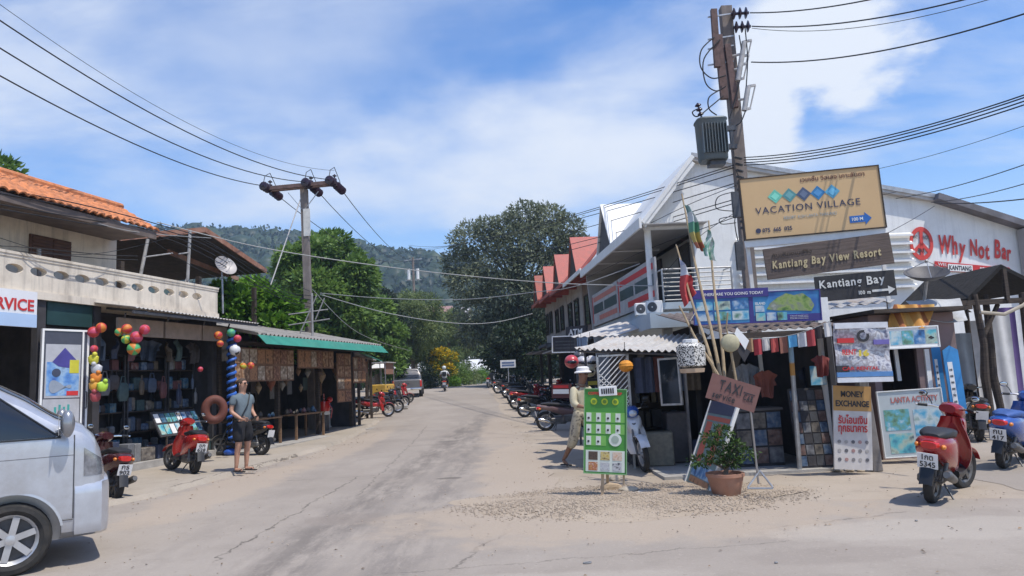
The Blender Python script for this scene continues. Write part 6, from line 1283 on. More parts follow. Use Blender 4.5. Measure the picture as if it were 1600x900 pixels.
f = MB(); ax, az, al, ah = w*.755, h*.165, w*.155, h*.10; f.prism([(ax, -.006, az-ah*.55), (ax+al*.7, -.006, az-ah*.55), (ax+al*.7, -.006, az-ah), (ax+al, -.006, az), (ax+al*.7, -.006, az+ah), (ax+al*.7, -.006, az+ah*.55), (ax, -.006, az+ah*.55)], (0, .005, 0)); f.build('blue_arrow', paint('arrow_blue', (.02, .13, .42), .5), t)
lettering('100 M', t, P_whitetrim, ax+al*.1, az-ah*.28, al*.5, ah*.55, -.009, bold=.02)
f = MB()
for xx in (.04, w-.06): f.bb(xx-.03, xx+.03, .125, .185, -2.6, h-.05)
f.bb(-.02, w, .02, .1, -.14, -.02); f.build('support_frame', P_whitetrim, t)
# dark plank sign with carved pale letters
P_plank = paint('grey_brown_plank', (.115, .085, .07), .85, 0, .35, 4, .4, .3, (.2, .15, .12), stretch=(.4, 1, 6))
t, w, h = board_thing('plank_sign', 'weathered brown plank sign with pale ornate lettering under the tan billboard', 'sign', (1200, 437), (1398, 411), (1196, 389), 12.2, 12.0, P_plank, .045)
P_gold = paint('pale_gold_letter', (.50, .40, .22), .6, 0, .2, 12)
lettering('Kantiang Bay View Resort', t, P_gold, w*.05, h*.22, w*.86, h*.36, -.012, bold=.03, shear=.15, jitter=.12, seed=8, thick=.008, skew=-h*.02)
lettering('กันเตียงเบย์วิว', t, P_dkwood, w*.06, h*.68, w*.32, h*.14, -.008, bold=.01)
# dark painted arrow sign
t, w, h = board_thing('arrow_sign', 'dark painted wooden sign with white lettering and arrow pointing right', 'sign', (1277, 472), (1402, 461), (1271, 433), 11.6, 11.4, paint('charcoal_painted_board', (.035, .033, .034), .8, 0, .3, 5, .2, .3, (.1, .09, .08)), .04)
P_chalk = paint('white_brush_paint', (.68, .66, .60), .7, 0, .12, 14)
lettering('Kantiang Bay', t, P_chalk, w*.05, h*.42, w*.82, h*.42, -.008, bold=.02, jitter=.15, seed=3)
lettering('100 m', t, P_chalk, w*.53, h*.14, w*.15, h*.16, -.008, bold=.03, jitter=.1)
f = MB(); f.prism([(w*.70, -.006, h*.20), (w*.90, -.006, h*.20), (w*.90, -.006, h*.08), (w*.985, -.006, h*.245), (w*.90, -.006, h*.40), (w*.90, -.006, h*.29), (w*.70, -.006, h*.29)], (0, .004, 0)); f.build('painted_arrow', P_chalk, t)
# blue boat tour poster
P_sea = pal('tour_sea_print', [(.02, .06, .22), (.03, .12, .36), (.05, .25, .48), (.10, .36, .52)], 2.2, .45, 'noise'); P_isle = pal('island_print', [(.03, .07, .03), (.10, .20, .04), (.26, .34, .10), (.20, .22, .17), (.38, .40, .34)], 7, .5, 'noise', detail=6); P_purple = paint('tour_purple', (.045, .035, .20), .45)
photo_blue = [pal('lagoon_photo_%d' % i, c, 5+i*1.3, .4, 'noise', off=i*2.3, detail=5) for i, c in enumerate([[(.02, .10, .30), (.10, .38, .55), (.55, .62, .60), (.08, .20, .14)], [(.03, .16, .26), (.12, .45, .50), (.42, .50, .40), (.02, .05, .08)], [(.02, .05, .14), (.06, .20, .42), (.40, .50, .58), (.60, .60, .55)], [(.05, .08, .06), (.14, .30, .20), (.12, .40, .50), (.60, .64, .62)]])]
t, w, h = board_thing('tour_poster', 'wide blue boat tour poster with a green island, over the corner stall roof', 'poster', (1086, 507), (1283, 499), (1077, 462), 11.4, 11.2, P_sea, .03, P_purple, .015)
patch(t, P_purple, 0, w*.60, h*.86, h*1.16, -.02, 'title_band'); lettering('WHERE ARE YOU GOING TODAY', t, P_whitetrim, w*.06, h*.95, w*.5, h*.10, -.024, bold=.01)
patch(t, P_purple, w*.44, w*.475, 0, h*.98, -.006, 'divider'); patch(t, P_purple, w*.48, w, 0, h*.22, -.006, 'footer_band')
f = MB(); g = random.Random(3); f.prism([(w*.58, -.008, h*.42), (w*.66, -.008, h*.36), (w*.80, -.008, h*.34), (w*.93, -.008, h*.30), (w*.955, -.008, h*.5), (w*.93, -.008, h*.72), (w*.87, -.008, h*.92), (w*.80, -.008, h*.86), (w*.74, -.008, h*.94), (w*.67, -.008, h*.80), (w*.61, -.008, h*.62)], (0, .004, 0)); f.build('island_picture', P_isle, t)
for k in range(3): patch(t, photo_blue[k], w*(.02+.142*k), w*(.15+.142*k), h*.46, h*.76, -.008); patch(t, photo_blue[(k+2) % 4], w*(.02+.142*k), w*(.15+.142*k), h*.10, h*.40, -.008)
for k in range(3): patch(t, photo_blue[(k+1) % 4], w*(.49+.085*k), w*(.565+.085*k), h*.03, h*.30, -.012)
patch(t, photo_blue[2], w*.49, w*.56, h*.34, h*.55, -.012)
lettering('ISLAND', t, P_whitetrim, w*.49, h*.58, w*.08, h*.09, -.009, bold=.02)
for k in range(3): lettering('boat and snorkel tours', t, P_whitetrim, w*.76, h*(.05+.05*k), w*.14, h*.03, -.009)
# stall building: roof, posts, dim back walls
KO = W(1150, 735, 11.2); KT = frame((2.2, 11.6), (1, .03))
K_ = thing('corner_stall', 'low corner tour stall with dim interior, tin roof edge and dark walls', 'stall', M_=KT)
P_stallroof = paint('rusted_stall_roof', (.16, .12, .10), .8, .1, .4, 5, .2, .5, (.3, .26, .22))
corrugated((.80, -.75, 2.13), (2.62, -.74, 2.15), (.80, 3.4, 2.75), .018, .15).build('roof', P_stallroof, K_)
f = MB(); f.bb(.80, 2.62, -.80, -.755, 2.02, 2.10); f.build('roof_edge', P_dkwood, K_)
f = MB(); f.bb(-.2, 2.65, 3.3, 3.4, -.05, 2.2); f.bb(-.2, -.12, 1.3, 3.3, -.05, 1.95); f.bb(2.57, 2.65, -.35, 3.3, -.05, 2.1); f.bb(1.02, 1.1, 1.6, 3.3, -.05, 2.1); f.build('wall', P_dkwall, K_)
f = MB(); f.bb(-.1, 2.6, -.45, 3.3, .0, .045); f.build('floor', P_concrete, K_)
# tin awning on the left of the stall
aL, aR, bL, bR = W(900, 545, 14.2), W(1076, 549, 11.0), W(950, 527, 16.0), W(1112, 521, 13.0)
AW = thing('tin_awning', 'pale wavy tin awning sheltering the stall left of the white lantern', 'awning')
rg_ = [random.Random(k).uniform(-1, 1) for k in range(14)]
MB().grid(lambda a, b: aL.lerp(aR, a).lerp(bL.lerp(bR, a), b-(.06*rg_[int(a*12)]*(1-b)))+Vector((0, 0, .02*math.cos(2*math.pi*a*18)+.03*rg_[int(a*12)]*(1-b)-.05*math.sin(math.pi*b))), 108, 5, .006, (0, -.2, 1)).build('tin_sheet', P_tin, AW)
for p in (aL.lerp(aR, .06), aL.lerp(aR, .48), aR.lerp(aL, .06)): f = MB(); f.tube([(p.x+.08, p.y+.15, 0), (p.x+.08, p.y+.15, p.z-.0)], .025, 8); f.build('post', P_dkmetal, AW)
f = MB(); f.tube([aL+Vector((.05, .1, -.05)), aR+Vector((.05, .1, -.05))], .022, 8); f.build('awning_rail', P_dkmetal, AW)
p0 = W(893, 527, 17.5); AW2 = thing('tin_awning', 'second thin pale awning sheet farther back under the concrete canopy', 'awning'); corrugated(p0, W(968, 524, 16.4), p0+(W(968, 504, 18.0)-p0), .015, .2, .006, 3, None, .02, 6).build('tin_sheet', P_tin, AW2); MB().tube([(W(900, 560, 17.4).x, 17.4, 0), p0+Vector((.1, .1, -.02))], .03, 8).build('post', P_dkmetal, AW2); MB().tube([(W(962, 560, 16.5).x, 16.5, 0), W(963, 526, 16.5)], .03, 8).build('post', P_dkmetal, AW2)
# dim shop behind: lattice and dark things
q0, q1 = W(938, 640, 12.6), W(975, 548, 12.6)
LT = thing('lattice_screen', 'white diamond lattice screen standing under the tin awning', 'screen', (q0.x, 12.6, 0)); lw_, lh_ = q1.x-q0.x+.05, 1.92
f = MB(); n = 9
for k in range(-n, n): 
    for sg in (1, -1):
        xa = k*.09; a = Vector((xa, 0, .9)); b = Vector((xa+sg*1.0, 0, 1.9)); lo, hi = 0.0, 1.0
        def clip(a, b):
            ts = [0, 1]
            for lim in (0, lw_):
                if (a.x-lim)*(b.x-lim) < 0: ts.append((lim-a.x)/(b.x-a.x))
            ts = sorted(ts); segs = [(t0, t1) for t0, t1 in zip(ts, ts[1:]) if 0 <= a.lerp(b, (t0+t1)/2).x <= lw_]; return segs
        for (t0, t1) in clip(a, b): f.beam(a.lerp(b, t0), a.lerp(b, t1), .014, .01, (0, 1, 0))
f.build('lattice', P_whitetrim, LT); f = MB()
for x in (0, lw_): f.bb(x-.018, x+.018, -.02, .02, 0, lh_)
f.bb(0, lw_, -.02, .02, lh_-.03, lh_); f.bb(0, lw_, -.02, .02, .86, .9); f.build('frame', P_metal, LT)
def paper_ball(label, u, v, Y, r, mat, cat='lantern', name='paper_lantern'):
    p = W(u, v, Y); t = thing(name, label, cat, p); f = MB(); n = 14
    prof_ = [(max(.012, r*math.sin(math.pi*i/n))*(1 if i % 2 else .93), -r*.8*math.cos(math.pi*i/n)) for i in range(n+1)]; f.lathe(prof_, 20); f.build('shade', mat, t, True)
    f = MB(); f.tube([(0, 0, r*.8), (0, 0, r*.8+.3)], .006, 5); f.build('cord', P_black, t); return t
paper_ball('orange paper lantern hanging before the white lattice screen', 978, 572, 12.3, .125, paint('orange_paper', (.62, .24, .02), .7, 0, .25, 14))
for (u, v, Y, r, c, lab) in ((893, 565, 15.5, .15, (.50, .06, .07), 'red and white round helmet hanging left in the shop row'), (910, 566, 15.8, .14, (.50, .50, .52), 'pale grey round helmet hanging beside the red one'), (924, 566, 15.5, .15, (.62, .60, .58), 'white round helmet hanging at the right of the red one'), (921, 580, 15.4, .13, (.55, .50, .34), 'cream round helmet hanging below the white one'), (905, 556, 16.0, .12, (.10, .10, .11), 'black round helmet hanging above the pale ones')):
    p = W(u, v, Y); t = thing('helmet', lab, 'helmet', p, group='helmets hanging in the right shop row'); f = MB(); f.ball((0, 0, 0), r, 16, 10, (1, 1.1, .95)); f.build('shell', paint('helmet_%d' % u, c, .3, 0, .2, 8, coat=.3), t, True); f = MB(); f.ball((0, -r*.25, -.01), r*.92, 14, 8, (.96, 1.0, .55)); f.build('visor', P_glassd, t, True); f = MB(); f.tube([(0, 0, r*.9), (0, 0, r*.9+.5)], .005, 4); f.build('cord', P_black, t)
# white punched paper lantern on a bamboo pole
p = W(1080, 556, 9.6); WL = thing('hanging_lantern', 'white octagonal punched lantern with a pale wooden base hanging over the stall front', 'lantern', p)
P_punch = pal('punched_white_paper', [(.02, .02, .02), (.03, .03, .03), (.60, .57, .52), (.64, .62, .57), (.62, .6, .55)], 75, .7, 'voronoi')
f = MB(); f.lathe([(.11, -.15), (.18, -.13), (.19, .12), (.13, .165), (.10, .17)], 8); f.build('shade', P_punch, WL); f = MB(); f.lathe([(.115, -.155), (.165, -.165), (.155, -.215), (.10, -.22)], 8); f.build('base_ring', paint('tan_wood_ring', (.50, .36, .24), .7), WL)
f = MB(); f.lathe([(.10, .172), (.10, .21), (.08, .215)], 8); f.build('top_ring', P_whitetrim, WL); f = MB(); f.tube([(0, 0, .2), (.02, 0, .45), (.16, .1, .62)], .008, 5); f.build('cord', P_black, WL)
# bamboo poles and flags
P_bamboo = paint('dry_bamboo', (.36, .27, .16), .7, 0, .25, 9, .1, .3)
def flagpole(label, ub, vb, ut, vt, Yb, Yt, cloth, flab):
    a = W(ub, vb, Yb); b = W(ut, vt, Yt); t = thing('bamboo_pole', label, 'flag pole', (a.x, a.y, a.z)); d = b-a; f = MB(); f.tube([d*k/8+Vector((math.sin(k)*.012, 0, 0)) for k in range(9)], [.024-.0015*k for k in range(9)], 7); f.build('pole', P_bamboo, t)
    if cloth:
        pts, mat_ = cloth; f = MB(); P_ = [(W(u, v, Yt+(Yb-Yt)*.3-.03*i)) for i, (u, v) in enumerate(pts)]; A, Bq, Cq, Dq = P_
        o_ = MB().grid(lambda s_, q_: A.lerp(Bq, s_).lerp(Dq.lerp(Cq, s_), q_)+Vector((0, .05*math.sin(s_*9+q_*3), .0))+Vector((.02*math.sin(q_*7), 0, 0)), 14, 10, .004, (0, 1, 0)).build('flag', mat_, None, True); tag(o_, flab, 'flag')
def stripes(name, cols, axis=2, scale=1.0, off=0.0):
    m, t, p_ = nodes(name); N = t.nodes.new; K = t.links.new; tcn = N('ShaderNodeTexCoord'); sp = N('ShaderNodeSeparateXYZ'); K(tcn.outputs['Generated'], sp.inputs[0]); cr = N('ShaderNodeValToRGB'); cr.color_ramp.interpolation = 'CONSTANT'; e = cr.color_ramp.elements
    while len(e) < len(cols): e.new(.5)
    for i, c in enumerate(cols): e[i].position = i/len(cols); e[i].color = tuple(c)+(1,)
    ad = N('ShaderNodeMath'); ad.operation = 'MULTIPLY_ADD'; K(sp.outputs[axis], ad.inputs[0]); ad.inputs[1].default_value = scale; ad.inputs[2].default_value = off; fr = N('ShaderNodeMath'); fr.operation = 'FRACT'; K(ad.outputs[0], fr.inputs[0]); K(fr.outputs[0], cr.inputs[0]); K(cr.outputs[0], p_.inputs['Base Color']); p_.inputs['Roughness'].default_value = .85; return m
F_red = stripes('red_white_blue_flag', [(.42, .05, .05), (.42, .05, .05), (.42, .05, .05), (.55, .55, .57), (.38, .41, .52)], 2)
F_rasta = stripes('rasta_flag', [(.34, .12, .07), (.42, .34, .10), (.10, .27, .17), (.52, .56, .56), (.24, .38, .36)], 2); F_pale = pal('pale_green_flag', [(.62, .64, .62), (.55, .60, .56), (.06, .28, .18), (.60, .62, .60)], 8, .8, 'noise')
flagpole('tallest bamboo pole leaning left with a striped flag, planted behind the taxi sign', 1126, 590, 1064, 303, 9.8, 10.8, ([(1068, 316), (1083, 330), (1103, 395), (1087, 388)], F_rasta), 'faded striped flag hanging at the top of the tallest bamboo pole')
flagpole('bamboo pole carrying a red, white and blue flag before the tour poster', 1120, 595, 1055, 382, 9.75, 10.6, ([(1060, 398), (1078, 428), (1086, 458), (1068, 480)], F_red), 'red, white and blue flag drooping in front of the white railing')
flagpole('bamboo pole with a small pale green flag standing above the blue tour poster', 1132, 590, 1106, 345, 9.85, 10.7, ([(1105, 355), (1112, 368), (1118, 410), (1100, 400)], F_pale), 'pale green and white flag bunched beside the striped flag')
flagpole('short bare bamboo pole leaning far left over the white lantern', 1128, 600, 1060, 478, 9.7, 10.0, None, '')
# taxi board, its A-frame, the plant
P_taxi = paint('brown_pink_board', (.20, .098, .082), .8, 0, .12, 4, .1, .2)
t, w, h = board_thing('taxi_sign', 'brown hand-painted taxi board tilted over the potted plant', 'sign', (1102, 621), (1178, 645), (1109, 581), 9.3, 9.15, P_taxi, .02)
lettering('TAXI', t, P_ink, w*.20, h*.44, w*.46, h*.42, -.006, bold=.015, jitter=.12, seed=2); lettering('service', t, P_ink, w*.12, h*.10, w*.46, h*.24, -.006, bold=.012, jitter=.12, seed=4); lettering('CAR', t, P_ink, w*.72, h*.32, w*.2, h*.26, -.006, bold=.03, jitter=.1, seed=6); patch(t, P_ink, w*.70, w*.93, h*.62, h*.65, -.005, 'underline')
st_ = rel(t, W(1205, 764, 9.25)); f = MB(); f.tube([(w*.92, .04, h*.1), rel(t, W(1185, 755, 9.3))], .014, 8); f.tube([rel(t, W(1187, 735, 9.3)), rel(t, W(1208, 762, 9.1))], .012, 6); f.tube([rel(t, W(1187, 735, 9.3)), rel(t, W(1168, 762, 9.2))], .012, 6); f.tube([rel(t, W(1168, 763, 9.2)), rel(t, W(1208, 763, 9.1))], .012, 6); f.build('stand', P_metal, t)
A0 = G(1072, 752); B0 = G(1108, 771); M_, w, h = board((1072, 751), (1108, 771), (1103, 625), A0.y, B0.y, A0.y+.30)
t = thing('tour_a_board', 'leaning tour a-board in red and grey with a white edge, left of the potted plant', 'a-board', M_=M_); MB().bb(0, w, 0, .02, 0, h).build('board', paint('tour_grey_print', (.16, .24, .23), .5, 0, .15, 3), t)
P_tred = paint('tour_red_print', (.46, .10, .06), .5, 0, .15, 5); patch(t, P_navy, 0, w, h*.85, h, -.004, 'header'); patch(t, P_tred, w*.05, w*.95, h*.77, h*.82, -.004, 'title_band'); patch(t, P_tred, w*.10, w*.32, h*.27, h*.75, -.004, 'red_panel'); patch(t, P_tred, w*.56, w*.76, h*.27, h*.75, -.004, 'red_panel'); patch(t, photo_blue[2], w*.1, w*.9, h*.10, h*.24, -.004); patch(t, photo_sets[1], w*.1, w*.9, h*.02, h*.09, -.004)
f = MB(); f.bb(w, w+.05, -.015, .03, -.02, h*1.02); f.bb(-.03, 0, -.015, .03, -.02, h); f.build('frame', P_whitetrim, t); f = MB(); f.beam((w*.5, .03, h*.7), (w*.5, .45, h*.05), .03, .03); f.build('rear_leg', P_dkwood, t)
pp = G(1142, 779); PP = thing('potted_plant', 'bushy bonsai-like plant in a terracotta pot in front of the taxi sign', 'potted plant', (pp.x, pp.y+.18, 0))
f = MB(); f.lathe([(.14, 0), (.17, .03), (.215, .20), (.225, .25), (.24, .25), (.24, .29), (.21, .29), (.20, .25)], 28); f.build('pot', paint('terracotta', (.36, .18, .115), .85, 0, .15, 7, .1, .4, (.3, .25, .2)), PP, True); f = MB(); f.lathe([(.198, .24), (1e-4, .255)], 20); f.build('soil', paint('potting_soil', (.06, .045, .035), 1), PP)
f = MB(); tips = [(-.14, 0, .72), (.02, .05, .80), (.16, 0, .62), (.28, -.02, .52), (-.30, .02, .44), (.05, -.12, .44), (-.12, -.1, .5), (-.02, .12, .58)]
f.tube([(0, 0, .22), (.03, 0, .36), (-.03, .01, .50)], [.035, .028, .02], 8)
for b in tips: f.tube([(.02, 0, .33), (b[0]*.5, b[1]*.5, (b[2]+.36)/2+.03), b], [.018, .012, .005], 6)
f.build('stem', M_bark, PP, True); v_, q_ = leaf_cloud([(b[0], b[1], b[2], .15, .13, .075) for b in tips], 1500, .05, 5, .5, .15, .2); raw_mesh('foliage', v_, q_, leafmat('bonsai_leaf', (.015, .04, .01), (.10, .17, .035), .6, .25, 3), PP)
# round old lamp with papers on a stick
p = W(1141, 536, 9.7); t = thing('old_fan_head', 'round yellowed fan head and loose papers tied on a stick above the taxi sign', 'fan', p); f = MB(); f.T = Matrix.Rotation(R(90), 4, 'X'); f.lathe([(1e-4, .06), (.08, .055), (.115, .03), (.12, -.02), (.09, -.05), (1e-4, -.06)], 24); f.build('head', paint('yellowed_plastic', (.42, .38, .24), .6, 0, .2, 9, 0, .3), t, True); f = MB(); f.tube([(0, .03, 0), (.05, .04, -.55), (.03, .05, -.8)], .018, 7); f.tube([(0, .03, .0), (-.03, .02, .2), (.0, .0, .4)], .012, 6); f.build('stick', P_bamboo, t); f = MB(); f.prism([(.10, -.02, .20), (.24, -.03, .02), (.18, -.03, -.10), (.06, -.02, .12)], (0, .004, .0)); f.build('white_paper', P_whitetrim, t); f = MB(); f.prism([(.12, -.01, -.02), (.25, -.02, -.12), (.16, -.02, -.26), (.08, -.01, -.1)], (0, .004, 0)); f.build('dark_paper', P_dkwall, t)
# painted steel post of the stall
p = G(1250, 738); tpp = W(1234, 523, p.y-.05); t = thing('steel_post', 'slightly leaning grey steel post with worn orange and blue paint at the stall front', 'post', (p.x, p.y, 0)); d = tpp-p; f = MB(); f.tube([(0, 0, 0), d], .036, 12); f.build('pole', P_metal, t); f = MB(); f.tube([d*.70, d*.79], .0375, 12); f.build('orange_band', paint('orange_paint', (.45, .22, .05), .6), t); f = MB(); f.tube([d*.80, d*.995], .0375, 12); f.build('blue_band', paint('pale_blue_paint', (.25, .38, .48), .6), t)
# bunting
a = W(1148, 526, 10.9); b = W(1300, 500, 10.5); n = 11; BT = thing('bunting', 'string of small coloured flags tied across the front of the corner stall', 'bunting', a); d = b-a
f = MB(); f.tube([d*k/12-Vector((0, 0, .12*4*(k/12)*(1-k/12))) for k in range(13)], .005, 5); f.build('string', P_wireg, BT); cols = [(.42, .06, .05), (.36, .22, .12), (.45, .05, .06), (.55, .52, .48), (.40, .07, .06), (.24, .10, .07), (.12, .38, .60), (.58, .56, .55), (.42, .06, .06), (.04, .03, .03), (.56, .54, .52)]
for k in range(n): q = (k+.5)/n; c_ = d*q-Vector((0, 0, .12*4*q*(1-q))); f = MB(); x = d.normalized()*.055; f.grid(lambda s_, r_: c_+x*(s_*2-1)+Vector((.01*math.sin(k), .02*math.sin(s_*5+k), -.005-(.17+.03*(k % 3))*r_)), 4, 4, .003, (0, 1, 0)); f.build('pennant', paint('pennant_%d' % k, cols[k], .8, 0, .15, 12), BT)
# money exchange board and concrete post
P_orange = paint('faded_orange_board', (.44, .24, .075), .6, 0, .12, 3, 0, .25)
t, w, h = board_thing('exchange_sign', 'upright money exchange board, orange at the top and white below with Thai lettering', 'sign', (1304, 733), (1364, 735), (1293, 602), 10.75, 10.75, paint('offwhite_board', (.55, .52, .49), .6, 0, .08, 3, 0, .3), .03)
patch(t, P_orange, 0, w, h*.70, h, -.004, 'orange_panel'); lettering('MONEY', t, P_ink, w*.20, h*.865, w*.60, h*.075, -.008, bold=.03); lettering('EXCHANGE', t, P_ink, w*.06, h*.75, w*.88, h*.075, -.008, bold=.03)
lettering('รับโอนเงิน', t, P_redtxt, w*.12, h*.545, w*.76, h*.11, -.008, bold=.02); lettering('ทุกธนาคาร', t, P_redtxt, w*.12, h*.415, w*.76, h*.11, -.008, bold=.02)
for k in range(15):
    f = MB(); f.T = Matrix.Translation((w*(.14+.18*(k % 5)), -.003, h*(.33-.105*(k//5)))) @ Matrix.Rotation(R(90), 4, 'X'); f.lathe([(1e-4, -.003), (.025, -.003), (.025, .003), (1e-4, .003)], 14); f.build('bank_logo', paint('bank_%d' % (k % 4), [(.20, .19, .19), (.35, .33, .31), (.12, .12, .13), (.38, .22, .20)][k % 4], .6), t)
a = G(1372, 737); f = MB(); f.bb(-.075, .075, -.07, .07, 0, 1.32, .012); o = f.build('concrete_post', paint('stained_post', (.20, .18, .165), .9, 0, .3, 5, .3, .5), None); o.location = (a.x, a.y+.05, 0); o.rotation_euler = (0, R(-3.5), 0); tag(o, 'thick grey post standing right of the money exchange board', 'post')
# hanging printed banner
t, w, h = board_thing('hanging_banner', 'creased vehicle rental banner hanging above the money exchange board', 'banner', (1308, 598), (1395, 596), (1300, 505), 10.55, 10.5, P_white, .002); t.children[0].hide_render = False
bpy.data.objects.remove(t.children[0])
P_cars = pal('vehicle_print', [(.05, .05, .07), (.22, .22, .28), (.55, .55, .57), (.30, .27, .28), (.60, .60, .60), (.35, .36, .42)], 9, .55, 'noise', detail=7)
f = MB(); f.grid(lambda s_, q_: (w*s_+.03*q_*0, .02*math.sin(q_*11+s_*3)+.012*math.sin(s_*8), h*q_), 12, 16, .004, (0, 1, 0)); f.build('cloth', P_cars, t, True)
patch(t, paint('banner_white', (.66, .66, .67), .6), 0, w, h*.0, h*.08, -.03, 'white_band'); patch(t, paint('banner_blue', (.10, .24, .48), .6), 0, w, h*.09, h*.17, -.03, 'blue_band'); patch(t, paint('banner_white', (.66, .66, .67)), w*.02, w*.98, h*.90, h*.995, -.032, 'white_band'); patch(t, P_redtxt, w*.05, w*.35, h*.66, h*.74, -.032, 'red_patch'); patch(t, P_ink, w*.0, w*.22, h*.18, h*.28, -.032, 'black_patch'); patch(t, paint('banner_purple', (.16, .13, .38), .6), w*.70, w*.98, h*.62, h*.70, -.032, 'purple_patch')
f = MB(); f.T = Matrix.Translation((w*.52, -.03, h*.77)) @ Matrix.Rotation(R(90), 4, 'X'); f.lathe([(.05, -.004), (.085, -.004), (.085, .004), (.05, .004)], 24, Matrix(), True); f.build('tyre_picture', P_ink, t)
lettering('RENT', t, paint('banner_red', (.6, .05, .05), .6), w*.12, h*.46, w*.26, h*.09, -.034, bold=.03); lettering('16', t, paint('banner_yellow', (.65, .5, .05), .6), w*.42, h*.43, w*.18, h*.11, -.034, bold=.05); lettering('CAR RENTAL', t, P_redtxt, w*.10, h*.20, w*.66, h*.06, -.034, bold=.02)
# booth with dark window, four-picture board, activity board and blue panels
BTm = frame((W(1380, 715, 12.2).x, 12.2), (1, .10)); BO = thing('ticket_booth', 'small pinkish ticket booth with a dark open window right of the banner', 'booth', M_=BTm); P_pink = paint('dusky_pink_wall', (.22, .15, .14), .85, 0, .15, 4, .1, .3)
f = MB(); f.bb(0, 1.5, 0, .06, -.02, 1.05); f.bb(0, .12, 0, .06, 1.05, 2.0); f.bb(.78, 1.5, 0, .06, 1.05, 2.0); f.bb(0, 1.5, 0, .06, 2.0, 2.35); f.bb(0, .06, .06, 1.8, -.02, 2.35); f.bb(1.44, 1.5, .06, 1.8, -.02, 2.35); f.bb(0, 1.5, 1.8, 1.86, -.02, 2.35); f.build('wall', P_pink, BO)
f = MB(); f.bb(.10, .80, -.10, .10, 1.00, 1.04); f.build('window_sill', P_dkwood, BO); f = MB(); f.bb(.9, .98, -.03, .0, .75, 1.75); f.build('pale_pipe', P_whitetrim, BO); f = MB(); f.bb(-.1, 1.6, -.35, 1.9, 2.36, 2.42); f.build('roof', P_dkwood, BO)
t, w, h = board_thing('photo_signboard', 'white framed signboard of four blue sea pictures over the booth window', 'sign', (1390, 544), (1467, 540), (1386, 514), 11.9, 11.9, P_whitetrim, .04, P_whitetrim, .02)
for k in range(4): patch(t, photo_blue[(0, 3, 2, 1)[k]], w*(.03+.24*k), w*(.26+.24*k), h*.14, h*.86)
f = MB(); f.prism([(w*.80, -.008, h*.45), (w*.86, -.008, h*.54), (w*.93, -.008, h*.42), (w*.86, -.008, h*.36)], (0, .003, 0)); f.build('ray_picture', P_ink, t)
t, w, h = board_thing('activity_board', 'pale activity board with red title and sea photos standing below the booth window', 'sign', (1384, 715), (1484, 709), (1375, 613), 11.7, 11.6, paint('pale_print', (.46, .50, .50), .5, 0, .08, 3), .03, P_whitetrim, .012)
lettering('LANTA ACTIVITY', t, paint('soft_red', (.45, .14, .12), .5), w*.2, h*.82, w*.74, h*.09, -.006, bold=.02); patch(t, photo_blue[3], w*.06, w*.46, h*.40, h*.72); patch(t, photo_blue[1], w*.10, w*.48, h*.05, h*.35); patch(t, photo_blue[0], w*.52, w*.95, h*.30, h*.70); patch(t, photo_blue[2], w*.52, w*.95, h*.04, h*.26)
P_bpan = paint('bright_blue_print', (.04, .24, .52), .5, 0, .18, 3)
for (bl_, br_, tl_, Y_, lab) in (((1468, 640), (1482, 639), (1459, 544), 12.3, 'tall bright blue price panel with a white column, left of the pair'), ((1488, 648), (1512, 646), (1479, 548), 12.1, 'tall bright blue price panel with a pointed top, right of the pair')):
    t, w, h = board_thing('price_panel', lab, 'sign', bl_, br_, tl_, Y_, Y_, P_bpan, .025); patch(t, P_whitetrim, w*.18, w*.5, h*.12, h*.82, -.004, 'price_column'); g = random.Random(1)
    f = MB(); f.prism([(0, 0, h+.001), (w, 0, h+.001), (w*.5, 0, h+.08)], (0, .02, 0)); f.build('pointed_top', P_bpan, t)
    for k in range(6): lettering(('%d00' % (6+k)), t, P_ink, w*.24, h*(.18+.1*k), w*.2, h*.035, -.007)
# orange cloth, grey tarp above the booth
P_or = stripes('orange_striped_cloth', [(.52, .24, .05), (.56, .28, .07), (.30, .10, .03), (.55, .27, .06), (.58, .34, .10)], 0, 2)
a, b, c = W(1388, 513, 12.0), W(1452, 513, 11.9), W(1395, 476, 12.2); d = b-a; e = c-a; tag(MB().grid(lambda s_, q_: a+d*s_+e*q_+Vector((0, .05*math.sin(s_*14+q_*4), .0)), 24, 10, .005, (0, 1, 0)).build('orange_cloth', P_or, None, True), 'orange striped cloth hanging over the four-picture signboard', 'cloth')
a, b, c, d2 = W(1447, 498, 12.3), W(1512, 500, 12.3), W(1500, 466, 13.4), W(1415, 470, 13.4); tag(MB().grid(lambda s_, q_: a.lerp(b, s_).lerp(d2.lerp(c, s_), q_)+Vector((0, 0, .03*math.sin(s_*10)*math.sin(q_*6)-.05*math.sin(math.pi*s_)*(1-q_))), 20, 10, .006, (0, -.3, 1)).build('grey_tarpaulin', paint('grey_tarp', (.42, .42, .41), .7, 0, .12, 4, .3, .4), None, True), 'sagging grey tarpaulin over the booth below the satellite dish', 'tarpaulin')
a, b = W(1268, 484, 12.4), W(1400, 470, 12.4); o = corrugated(a, b, a+Vector((0, 2.2, .35)), .02, .2).build('tin_sheet_roof', P_tin, None); tag(o, 'pale tin roof sheet behind the dark arrow sign', 'roof sheet')
p = W(1286, 560, 11.5); f = MB(); f.bb(-.09, .09, -.06, .06, 0, 2.62); o = f.build('white_post', P_whitetrim, None); o.location = (p.x+.05, 11.5, 0); tag(o, 'white square post between the tour poster and the hanging banner', 'post')
q = W(1448, 437, 13.2); Md = Matrix.Translation(q) @ Vector((-.12, -.38, .92)).to_track_quat('Z', 'Y').to_matrix().to_4x4()
